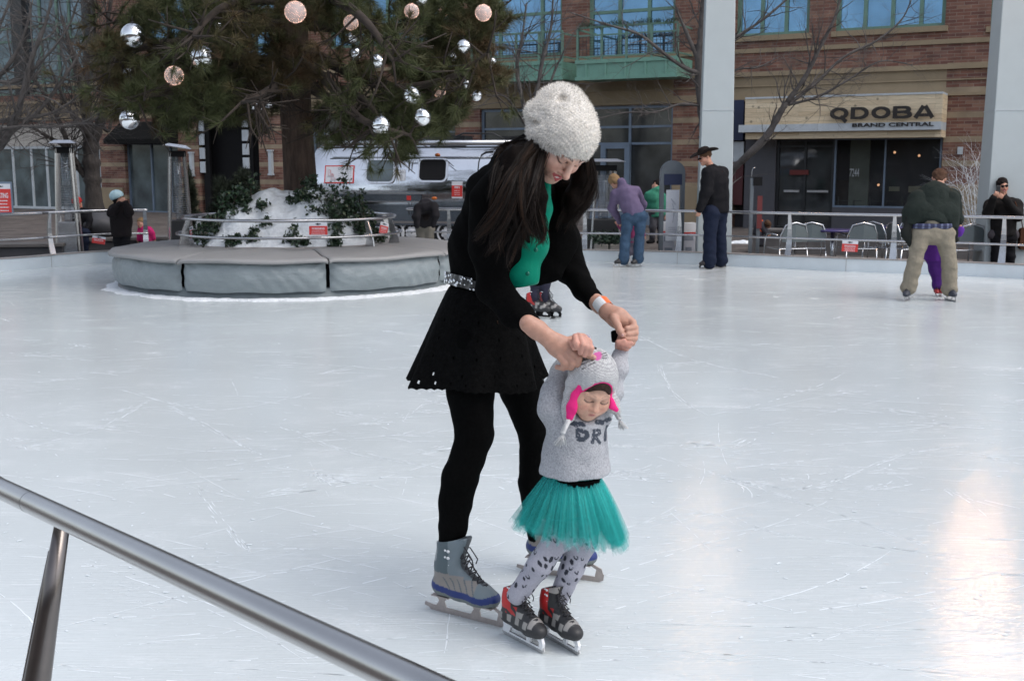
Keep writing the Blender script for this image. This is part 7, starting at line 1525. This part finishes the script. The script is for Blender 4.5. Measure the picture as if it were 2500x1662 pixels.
# sequinned belt
wc = P(1172, 695, 3.94); V = []; n_ = 120; r = np.random.RandomState(4); C_ = []
for i in range(n_):
    a = 2 * PI * i / n_
    for z, e in ((-.020, 0), (-.0, .003), (.020, 0)):
        for q2 in range(1): V.append((wc[0] + (.119 + e) * math.cos(a), wc[1] + (.122 + e) * math.sin(a), wc[2] + z + .03 * -math.cos(a) - .01 * math.cos(a - 2)));
F = [(i * 3 + k, ((i + 1) % n_) * 3 + k, ((i + 1) % n_) * 3 + k + 1, i * 3 + k + 1) for i in range(n_) for k in range(2)]
V = np.array(V); C_ = .03 + .3 * (r.rand(len(V), 1) > .55) * r.rand(len(V), 1) * np.ones((1, 3)); np_mesh('belt', V - MO, F, vmat('sequins', .3), MT, False, C_)  # bright flecks in the vertex colour stand for sequin sparkle
sq = MB()
for i in range(170):
    a = r.rand() * 6.28; zz = (r.rand() - .5) * .038; c = np.array([wc[0] + .1225 * math.cos(a), wc[1] + .126 * math.sin(a), wc[2] + zz + .03 * -math.cos(a) - .01 * math.cos(a - 2)]) - MO; sq.sphere(c, .0035 + .002 * r.rand(), 6)
sq.build('sequins', M['mirror'], MT)
# wrist band
a, b_ = P(1466, 741, 3.745), P(1480, 756, 3.715); bd = (b_ - a); bd /= np.linalg.norm(bd); wb_ = MB(); wb_.tube([Vector(a - MO), Vector(b_ - MO)], [.0300, .0285], 24, caps=False)
o_ = wb_.build('wristband', mat('orange_band', (.85, .16, .03), .4), MT); wb2 = MB()
x = Vector(bd).cross(Vector((0, 1, 0))).normalized(); y = Vector(bd).cross(x); vs = []
for i in range(7):
    an = R(55 + i * 15)
    for q_ in (a - bd * .001, b_ + bd * .002): vs.append(Vector(q_ - MO) + (x * math.cos(an) + y * math.sin(an)) * .0312)
wb2.add(vs, [(2 * i, 2 * i + 1, 2 * i + 3, 2 * i + 2) for i in range(6)]); wb2.build('band_label', M['white'], MT)
# hat
s = SDF(HC - .24, HC + .26, .0035); hcz = P(1376, 318, 3.68); s.ell(LH((0, .008, .035)), (.088, .104, .090), HR, .03); s.ell(P(1367, 328, 3.68), (.107, .104, .090), None, .04); s.ell(P(1373, 282, 3.70), (.093, .092, .080), None, .05); s.ell(P(1366, 243, 3.72), (.066, .070, .044), None, .04); s.ell(P(1313, 272, 3.70), (.042, .060, .030), None, .03)
s.ell(P(1296, 300, 3.60), (.03, .05, .009), None, .02, 's'); s.ell(P(1372, 238, 3.60), (.02, .03, .014), None, .02, 's')
s.cut(P(1360, 378, 3.58), (-.235, .22, -.94)); s.wrinkle(.003, 60, 8)
V, F = s.arrays(); r = np.random.RandomState(6); kn = .5 + .5 * np.sin(V[:, 0] * 420 + 2 * np.sin(V[:, 2] * 60)) * np.sin(V[:, 2] * 430 + V[:, 1] * 300); cc = np.array([[.82, .78, .72]]) * (.62 + .5 * kn[:, None] * (.6 + .6 * r.rand(len(V), 1)))
hat_o = np_mesh('woolly_hat', V - MO, F, vmat('boucle_knit', .95, bump=.6, bs=160, bdist=.006), MT, True, cc)
V5, F5, C5 = fibers(V, F, 17000, .0085, .0007, 3, (.90, .86, .80), .7); np_mesh('wool_fluff', V5 - MO, F5, vmat('wool_fibre', .95), hat_o, False, C5)
# hair: a dark mass with strands over it
HM = fmat('dark_hair_mass', (.006, .0042, .0035), .7, spec=.05, var=.3, vs=60, bump=.6, bs=160, bdist=.004)
g1 = [P(*x) for x in ((1300, 372, 3.66), (1262, 400, 3.60), (1248, 460, 3.55), (1262, 530, 3.53), (1292, 590, 3.55))]
s = SDF(P(1130, 640, 3.4), P(1470, 330, 3.95), .006); s.chain(g1, [.045, .048, .040, .028, .008], .04); s.chain([P(*x) for x in ((1290, 360, 3.74), (1248, 390, 3.68), (1222, 435, 3.61), (1216, 480, 3.58))], [.044, .036, .024, .010], .04); s.chain([P(*x) for x in ((1308, 372, 3.66), (1300, 420, 3.60), (1312, 480, 3.57), (1320, 540, 3.56))], [.03, .028, .025, .01], .03)
s.chain([P(*x) for x in ((1425, 380, 3.78), (1422, 430, 3.80), (1400, 490, 3.80), (1380, 540, 3.80))], [.028, .034, .030, .012], .03); s.chain([P(*x) for x in ((1385, 455, 3.90), (1385, 500, 3.90))], [.045, .045], .03); s.wrinkle(.005, 70, 3, (1, 1, .3)); ho = bmesh_('hair', s, HM)
G = []
def gd(pts, s0, s1, w_): G.append(([Vector(P(*x) - MO) for x in pts], s0, s1, w_))
gd(((1300, 362, 3.62), (1270, 400, 3.56), (1250, 460, 3.51), (1260, 540, 3.50), (1284, 618, 3.52)), .012, .016, 5); gd(((1302, 368, 3.60), (1270, 420, 3.53), (1268, 490, 3.49), (1285, 560, 3.49), (1300, 600, 3.52)), .015, .016, 4)
gd(((1290, 355, 3.68), (1256, 385, 3.61), (1228, 430, 3.56), (1222, 490, 3.52), (1234, 550, 3.50)), .009, .013, 2.2); gd(((1285, 352, 3.72), (1245, 375, 3.66), (1214, 415, 3.61), (1204, 460, 3.58), (1208, 500, 3.56)), .006, .008, .5)
gd(((1300, 372, 3.60), (1252, 430, 3.50), (1215, 510, 3.47), (1180, 565, 3.47), (1150, 592, 3.48)), .007, .006, 1.0); gd(((1300, 372, 3.60), (1262, 440, 3.50), (1235, 530, 3.47), (1205, 590, 3.47), (1195, 625, 3.48)), .008, .010, .9)
gd(((1304, 368, 3.60), (1288, 420, 3.54), (1298, 500, 3.51), (1318, 570, 3.52), (1316, 600, 3.54)), .009, .012, 3); gd(((1322, 374, 3.60), (1300, 450, 3.50), (1275, 540, 3.49), (1240, 620, 3.50), (1232, 655, 3.50)), .008, .012, 1)
gd(((1432, 380, 3.76), (1438, 430, 3.78), (1424, 490, 3.78), (1392, 550, 3.78)), .009, .011, 2.2); gd(((1436, 382, 3.76), (1448, 430, 3.78), (1448, 470, 3.78), (1426, 520, 3.78), (1400, 550, 3.78)), .005, .007, .5); gd(((1415, 400, 3.80), (1420, 450, 3.80), (1395, 510, 3.80), (1375, 580, 3.80)), .012, .012, 1.5)
gd(((1300, 345, 3.68), (1250, 352, 3.66), (1215, 362, 3.64), (1195, 380, 3.62)), .006, .010, .5)
V, F, cc = strands(G, 5200, 5, w=.0007, col=(.0085, .0054, .0042)); np_mesh('hair_strands', V, F, M['hair'], ho, False, cc)
# skates
def g3(x, y): return gnd(x, y) - Vector(MO)
skate(MT, g3(1040, 1482), g3(1232, 1532), 1.0, col_fig, 'fig', 0, 'blade_tan', 0, .0035); skate(MT, g3(1272, 1392), g3(1462, 1420), 1.04, col_fig, 'fig', 0, 'blade_tan', 0, .0045)

# ================================================================== THE CHILD
KT = thing('person', 'toddler in grey sweatshirt, cat hat, teal tutu and spotted leggings learning to skate', 'person', (P(1400, 1500, 3.5)[0], 3.5, 0)); KO = np.array(KT.location)
kf = (.24, -.84, -.50); KR = frame(kf, (.30, -.2, 1)); KK = .86; KC = P(1455, 979, 3.435) - KR @ (np.array([0, -.083, 0]) * KK)
def LK(p): return KC + KR @ (np.array(p) * KK)
s1 = SDF(KC - .18, KC + .18, .0026); head_sdf(s1, KC, KR, KK, True); V1, F1 = s1.arrays(); c1 = face_color(V1, KC, KR, KK, True, (.60, .36, .26))
# right hand of the child on the woman's near hand
s2 = SDF(P(1365, 910, 3.35), P(1470, 790, 3.60), .0026); q = lambda x, y, Y=3.545: P(x, y, Y - .13)
s2.chain([q(1382, 900, 3.61), q(1400, 862, 3.625), q(1420, 830, 3.60)], [.023, .021, .022], .015); s2.cone(q(1412, 826, 3.575), q(1434, 836, 3.575), .018, .016, .012)
for a, b_, c_ in (((1404, 822), (1406, 838), (1412, 850)), ((1416, 822), (1423, 842), (1417, 861)), ((1427, 827), (1433, 848), (1428, 867)), ((1436, 835), (1443, 850), (1440, 864))): s2.chain([q(*a, 3.562), q(*b_, 3.540), q(*c_, 3.545)], [.0105, .0098, .0082], .003)
s2.chain([q(1405, 828, 3.58), q(1398, 838, 3.565), q(1402, 850, 3.555)], [.011, .009, .008], .005); V2, F2 = s2.arrays()
# left hand inside the woman's far hand
s3 = SDF(P(1488, 870, 3.55), P(1556, 780, 3.74), .0026); s3.chain([P(1518, 862, 3.66), P(1520, 842, 3.655), P(1524, 824, 3.65)], [.022, .022, .022], .012)
for a, b_, c_ in (((1512, 846), (1510, 836), (1524, 832)), ((1520, 850), (1520, 840), (1534, 838)), ((1528, 850), (1530, 842), (1541, 838))): s3.chain([P(*a, 3.64), P(*b_, 3.618), P(*c_, 3.615)], [.010, .0098, .008], .004)
s3.cone(P(1516, 838, 3.62), P(1536, 846, 3.615), .0095, .008, .004); V3, F3 = s3.arrays()
sb = SDF(P(1240, 1460, 3.55) - [.05, .25, .09], P(1550, 830, 3.5) + [.05, .3, .02], .010); tor = [P(1400, 1220, 3.56), P(1404, 1110, 3.55), P(1412, 1030, 3.54), P(1428, 990, 3.52)]
sb.chain(tor, [.060, .064, .06, .042], .03); sb.cone(tor[3], LK((0, .03, -.1)), .04, .04, .02)
KRs, KRe, KRw = P(1360, 1012, 3.53), P(1350, 965, 3.55), P(1388, 885, 3.60); KLs, KLe, KLw = P(1470, 1000, 3.56), P(1500, 930, 3.60), P(1517, 855, 3.655)
sb.chain([tor[2], KRs, KRe, KRw], [.04, .03, .026, .02], .02); sb.chain([tor[2], KLs, KLe, KLw], [.04, .03, .024, .02], .02)
K1 = [P(1375, 1240, 3.54), P(1364, 1310, 3.50), P(1318, 1378, 3.50), P(1262, 1452, 3.53)]; K2 = [P(1428, 1240, 3.56), P(1422, 1318, 3.53), P(1396, 1388, 3.54), P(1362, 1462, 3.56)]
sb.chain(K1, [.05, .04, .03, .026], .02); sb.chain(K2, [.05, .04, .03, .026], .02); V4, F4 = sb.arrays(); kc_ = lambda V: np.tile(np.array((.60, .33, .26)), (len(V), 1))
VV, FF, CC = join_np([(V1, F1, c1), (V2, F2, kc_(V2) * (.95, .88, .85)), (V3, F3, kc_(V3) * (.95, .85, .82)), (V4, F4, kc_(V4))]); np_mesh('body', VV - KO, FF, M['skin'], KT, True, CC)
nb = MB()
for (x, y) in ((1412, 850), (1417, 861), (1428, 867), (1440, 864)): nb.sphere(P(x, y - 1, 3.4085) - KO, .0036, 8, 0, 1, .5, 1)
nb.build('fingernails', mat('child_nail', (.72, .46, .42), .3), KT)
# sweatshirt with printed letters
s = SDF(P(1290, 1200, 3.5) - [.03, .2, .02], P(1560, 820, 3.5) + [.03, .3, .02], .0032)
s.chain([P(1404, 1165, 3.55), P(1404, 1100, 3.55), P(1410, 1035, 3.54), P(1425, 1000, 3.53)], [.100, .100, .090, .062], .03, ((0, 1, 0), .92)); s.cone(P(1425, 1004, 3.54), LK((0, .035, -.085)), .055, .046, .02); s.cone(P(1395, 1150, 3.55), P(1412, 1150, 3.55), .102, .100, .02, ((0, 1, 0), .9))
s.chain([P(1372, 1015, 3.52), P(1345, 1000, 3.53), P(1350, 960, 3.54), P(1375, 905, 3.585), P(1382, 885, 3.60)], [.046, .039, .036, .034, .031], .025); s.ell(P(1333, 998, 3.53), (.022, .03, .024), None, .02)
s.chain([P(1462, 1008, 3.55), P(1492, 960, 3.58), P(1508, 905, 3.61), P(1515, 862, 3.65)], [.046, .035, .029, .025], .025); s.cut(P(1400, 1176, 3.45), (0.03, .10, -1)); s.cut(P(1517, 846, 3.65), (.05, -.1, 1))
s.wrinkle(.0035, 38, 21, (1, .6, .8)); s.ell(LK((0, -.075, -.020)), np.array((.072, .075, .078)) * KK, KR, .01, 's')
V, F = s.arrays(); r = np.random.RandomState(2); cc = np.array([[.40, .405, .43]]) * (.72 + .45 * r.rand(len(V), 1) - .22 * (r.rand(len(V), 1) < .12))
def topx(V):
    y = V[:, 1] * math.cos(PITCH) - (V[:, 2] - EYE) * math.sin(PITCH); zc = -(V[:, 1] * math.sin(PITCH) + (V[:, 2] - EYE) * math.cos(PITCH)); return CX + FPX * V[:, 0] / y, CY + FPX * zc / y
# the print is laid out on the chest in metres (x across, z down from the neck)
gx, gy = topx(V); front = (V[:, 1] < 3.54) & (gy > 1012)
def stroke(pts, w_):
    m = np.zeros(len(V), bool)
    for (ax, ay), (bx, by) in zip(pts, pts[1:]):
        L2 = (bx - ax) ** 2 + (by - ay) ** 2 + 1e-9; t_ = np.clip(((gx - ax) * (bx - ax) + (gy - ay) * (by - ay)) / L2, 0, 1); m |= np.hypot(gx - ax - t_ * (bx - ax), gy - ay - t_ * (by - ay)) < w_
    return m & front
ink = stroke([(1410, 1050), (1412, 1072), (1424, 1073), (1434, 1064), (1432, 1055), (1412, 1050)], 5.4) | stroke([(1451, 1050), (1447, 1080)], 4.4) | stroke([(1451, 1050), (1463, 1050), (1464, 1058), (1452, 1064), (1464, 1080)], 3.9) | stroke([(1483, 1040), (1478, 1058), (1477, 1074)], 3.6)
ink |= stroke([(1394, 1031), (1408, 1036)], 6.5) | stroke([(1416, 1034), (1424, 1036)], 6.5) | stroke([(1458, 1030), (1470, 1031)], 6.5) | stroke([(1480, 1026), (1488, 1023)], 5.5)
cc[ink] = np.array([.045, .055, .075]); cc[ink & (r.rand(len(V)) < .06)] = (.3, .3, .33)
sw = np_mesh('sweatshirt', V - KO, F, vmat('heather_jersey', .9, bump=.3, bs=300, bdist=.002), KT, True, cc)
cu = MB(); cu.tube([Vector(P(1502, 832, 3.66) - KO), Vector(P(1500, 815, 3.675) - KO), Vector(P(1497, 808, 3.68) - KO)], [.012, .012, .008], 10); cu.build('black_strap', BLACK, KT)
# knitted cat hat: outer knit, pink lining, flaps, braids
s = SDF(KC - .2, KC + .24, .003); s.ell(LK((0, .014, .045)), np.array((.090, .108, .095)) * KK, KR, .02)
s.chain([LK((-.076, -.015, .010)), P(1397, 970, 3.462), P(1391, 1000, 3.456), P(1386, 1022, 3.452)], [.026, .024, .025, .017], .02, ((.5, .8, 0), .45)); s.chain([LK((.073, -.015, .010)), P(1486, 970, 3.495), P(1496, 988, 3.492), P(1509, 1004, 3.492)], [.026, .022, .020, .012], .02, ((-.5, .8, 0), .45))
s.ell(LK((0, -.130, -.012)), np.array((.071, .115, .108)) * KK, KR, .006, 's'); s.cut(LK((0, .0, -.06)), (-KR[:, 2] + .5 * KR[:, 1])) if False else None
s.wrinkle(.0012, 160, 2); V, F = s.arrays(); L_ = (V - KC) @ KR / KK
kn = (np.sin(L_[:, 2] * 900 + 1.2 * np.sin(L_[:, 0] * 700)) > .1); cc = np.where(kn[:, None], np.array([[.55, .55, .55]]), np.array([[.36, .36, .37]])) * (.8 + .3 * r.rand(len(V), 1))
gx, gy = topx(V); front = np.ones(len(V), bool)
cc[stroke([(1462, 866), (1459, 872), (1456, 868)], 8)] = (.55, .12, .34); 
for a, b_ in (((1412, 884), (1448, 872)), ((1412, 893), (1450, 878)), ((1420, 902), (1452, 884)), ((1468, 865), (1480, 861)), ((1470, 869), (1482, 867)), ((1470, 873), (1480, 874))): cc[stroke([a, b_], .9)] = (.03, .03, .03)
cc[stroke([(1445, 845), (1454, 850)], 3.2)] = (.01, .01, .01)
ho = np_mesh('cat_hat', V - KO, F, vmat('knit_wool', .95, bump=.5, bs=220, bdist=.003), KT, True, cc)
s = SDF(KC - .2, KC + .2, .003); s.ell(LK((0, .006, .040)), np.array((.0835, .101, .088)) * KK, KR, .02)
s.chain([LK((-.070, -.050, .030)), P(1405, 965, 3.434), P(1397, 995, 3.430), P(1391, 1018, 3.432)], [.006, .013, .018, .012], .008, ((.3, .9, 0), .5)); s.chain([LK((.066, -.050, .030)), P(1482, 962, 3.462), P(1490, 985, 3.462), P(1505, 1000, 3.466)], [.006, .011, .014, .008], .008, ((-.3, .9, 0), .5))
s.ell(LK((0, -.130, -.012)), np.array((.067, .118, .103)) * KK, KR, .005, 's'); bmesh_('pink_lining', s, fmat('pink_fleece', (.80, .035, .22), .9), ho, None, KO)
s = SDF(KC - .16, KC + .18, .003); s.ell(LK((0, -.004, .038)), np.array((.0765, .089, .078)) * KK, KR, .01); s.ell(LK((0, -.10, -.028)), np.array((.066, .06, .082)) * KK, KR, .008, 's'); bmesh_('fringe', s, fmat('child_hair', (.035, .022, .016), .6, bump=.6, bs=150, bdist=.003, var=.4, vs=80), KT, None, KO)
for nm, a, b_, rr in (('ear', (1432, 842), (1434, 826), .016),):
    s = SDF(P(1410, 860, 3.50), P(1460, 805, 3.70), .0028); s.cone(P(1434, 846, 3.60), P(1433, 826, 3.605), .022, .014, .01, ((0, 1, 0), .45)); V, F = s.arrays(); gx, gy = topx(V); cc = np.tile(np.array([[.40, .38, .44]]), (len(V), 1)); front = np.ones(len(V), bool); cc[stroke([(1434, 840), (1433, 829)], 6.5)] = (.50, .16, .38); np_mesh('cat_ear', V - KO, F, vmat('ear_knit', .95), ho, True, cc * (.85 + .3 * r.rand(len(V), 1)))
s = SDF(P(1480, 880, 3.42), P(1530, 830, 3.6), .003)
WY = mat('white_yarn', (.60, .60, .60), .9, 0, .1, 60)
for pts, tl in (([(1388, 1026, 3.43), (1380, 1042, 3.42), (1374, 1056, 3.42)], (1366, 1086, 3.42)), ([(1502, 1004, 3.49), (1508, 1014, 3.49), (1512, 1022, 3.49)], (1522, 1044, 3.49))):
    b = MB(); pp = [Vector(P(*x) - KO) for x in pts]
    for k_ in range(3): b.tube([p_ + Vector((.005 * math.sin(i * 2.1 + k_ * 2.1), .005 * math.cos(i * 2.1 + k_ * 2.1), 0)) for i, p_ in enumerate(pl(pp))], .0052, 6)
    e = pp[-1]; tv = Vector(P(*tl) - KO)
    for i in range(46): d_ = tv + Vector((rng.gauss(0, .010), rng.gauss(0, .008), rng.gauss(0, .004))); m_ = e.lerp(d_, .5) + Vector((rng.gauss(0, .003), 0, 0)); b.tube([e, m_, d_], .0012, 3)
    b.build('braid', WY, ho)
# tutu of several tulle layers
def tulle():
    m = bpy.data.materials.new('teal_tulle'); m.use_nodes = True; t = m.node_tree; N = t.nodes; L = t.links; b = N['Principled BSDF']; b.inputs['Base Color'].default_value = (.016, .44, .41, 1); b.inputs['Roughness'].default_value = .6
    vc = N.new('ShaderNodeVertexColor'); vc.layer_name = 'Col'; sp = N.new('ShaderNodeSeparateColor'); L.new(vc.outputs[0], sp.inputs[0]); L.new(sp.outputs[0], b.inputs['Alpha']); return m
TM = tulle(); tu = []
wc = P(1398, 1160, 3.56)
for Lr in range(7):
    rr = np.random.RandomState(90 + Lr); n_, m_ = 420, 12; L0 = .232 * (.86 + .14 * rr.rand()); V = []; A_ = []; ph = rr.rand(6) * 6.28; fan = .068 + .010 * Lr * .5
    for j in range(m_ + 1):
        t_ = j / m_
        for i in range(n_):
            a = 2 * PI * i / n_; fold = .020 * math.sin(a * 13 + ph[0] + .6 * math.sin(a * 3)) + .008 * math.sin(a * 29 + ph[1]) + .004 * math.sin(a * 61 + ph[2])
            out = (.080 + fan * t_ ** .8 + fold * t_) * (.93 + .10 * math.cos(a - R(200)) * t_); jag = .012 * math.sin(a * 37 + ph[3]) + .012 * math.sin(a * 9 + ph[4])
            drop = (L0 + jag) * t_ * (1 - .16 * math.cos(a - R(195)) - .0) ; lean = .012 * t_
            V.append((wc[0] + out * math.cos(a) * 1.06 + lean, wc[1] + out * .85 * math.sin(a), wc[2] + .01 - drop * .95)); 
            A_.append(min(1, max(.10, (.21 + .15 * math.sin(a * 13 + ph[0] + 1.2) + .12 * math.sin(a * 29 + ph[1] + 1.2) + .06 * math.sin(a * 61 + ph[2])) * (1 - .35 * t_) + .25 * (1 - t_) ** 2)))
    F = [(j * n_ + i, j * n_ + (i + 1) % n_, (j + 1) * n_ + (i + 1) % n_, (j + 1) * n_ + i) for j in range(m_) for i in range(n_)]
    tu.append((np.array(V), np.array(F), np.array(A_)[:, None] * np.ones((1, 3))))
V, F, cc = join_np(tu); np_mesh('tutu', V - KO, F, TM, KT, True, cc)
s = SDF(P(1280, 1215, 3.4), P(1510, 1140, 3.75), .004); wv = []
for i in range(28): a = 2 * PI * i / 28; s.ell((wc[0] + .083 * math.cos(a), wc[1] + .078 * math.sin(a), wc[2] - .004 + .004 * math.sin(a * 9)), (.016, .016, .013), None, .012)
bmesh_('tutu_waistband', s, fmat('teal_band', (.01, .30, .27), .8), KT, None, KO)
s = SDF(P(1300, 1240, 3.4), P(1500, 1120, 3.75), .006); s.cone(wc + [0, 0, .05], wc + [.01, 0, -.06], .086, .087, .02, ((0, 1, 0), .92)); bmesh_('black_shorts', s, BLACK, KT, None, KO)
# leopard leggings
s = SDF(P(1240, 1470, 3.4) - [.02, .02, .09], P(1480, 1220, 3.7) + [.02, .03, 0], .003); s.chain(K1, [.058, .0455, .038, .034], .02); s.chain(K2, [.058, .0455, .037, .034], .02); s.wrinkle(.002, 60, 3); V, F = s.arrays()
cc = np.array([[.36, .355, .41]]) * (.9 + .2 * r.rand(len(V), 1)); rr = np.random.RandomState(12); idx = rr.permutation(len(V)); cen = []
for i in idx:
    if len(cen) > 150: break
    if all(np.sum((V[i] - c_) ** 2) > .0165 ** 2 for c_ in cen): cen.append(V[i])
cen = np.array(cen)
for c_ in cen:
    d_ = (V - c_) @ np.array([[1, .2, 0], [0, 1, 0], [.4 * rr.randn(), 0, 1.0]]); d_ = np.linalg.norm(d_ * np.array([1.25, 1, .8]), axis=1); w_ = .0045 + .0045 * rr.rand()
    m_ = (d_ < w_) if rr.rand() < .6 else ((d_ < w_ + .0015) & (d_ > w_ * .62) & ((V - c_)[:, 2] < .003)); cc[m_] = (.02, .022, .035)
np_mesh('leggings', V - KO, F, vmat('spotted_cotton', .85), KT, True, cc)
def g4(x, y): return gnd(x, y) - Vector(KO)
h1 = g4(1250, 1552); t1 = g4(1306, 1590); h2 = g4(1336, 1555); t2 = g4(1398, 1590)
def yawpair(c_, yaw, L_): d_ = Vector((math.cos(yaw), math.sin(yaw), 0)) * L_ / 2; return c_ - d_, c_ + d_
cA = g4(1276, 1570); a1, b1 = yawpair(cA, R(-52), .2); skate(KT, a1, b1, .77, col_kid, 'hockey', 0, 'bladesteel', 0, .0042, holder='white')
cB = g4(1366, 1573); a1, b1 = yawpair(cB, R(-56), .2); skate(KT, a1, b1, .76, col_kid, 'hockey', 0, 'bladesteel', 0, .0042, holder='white')
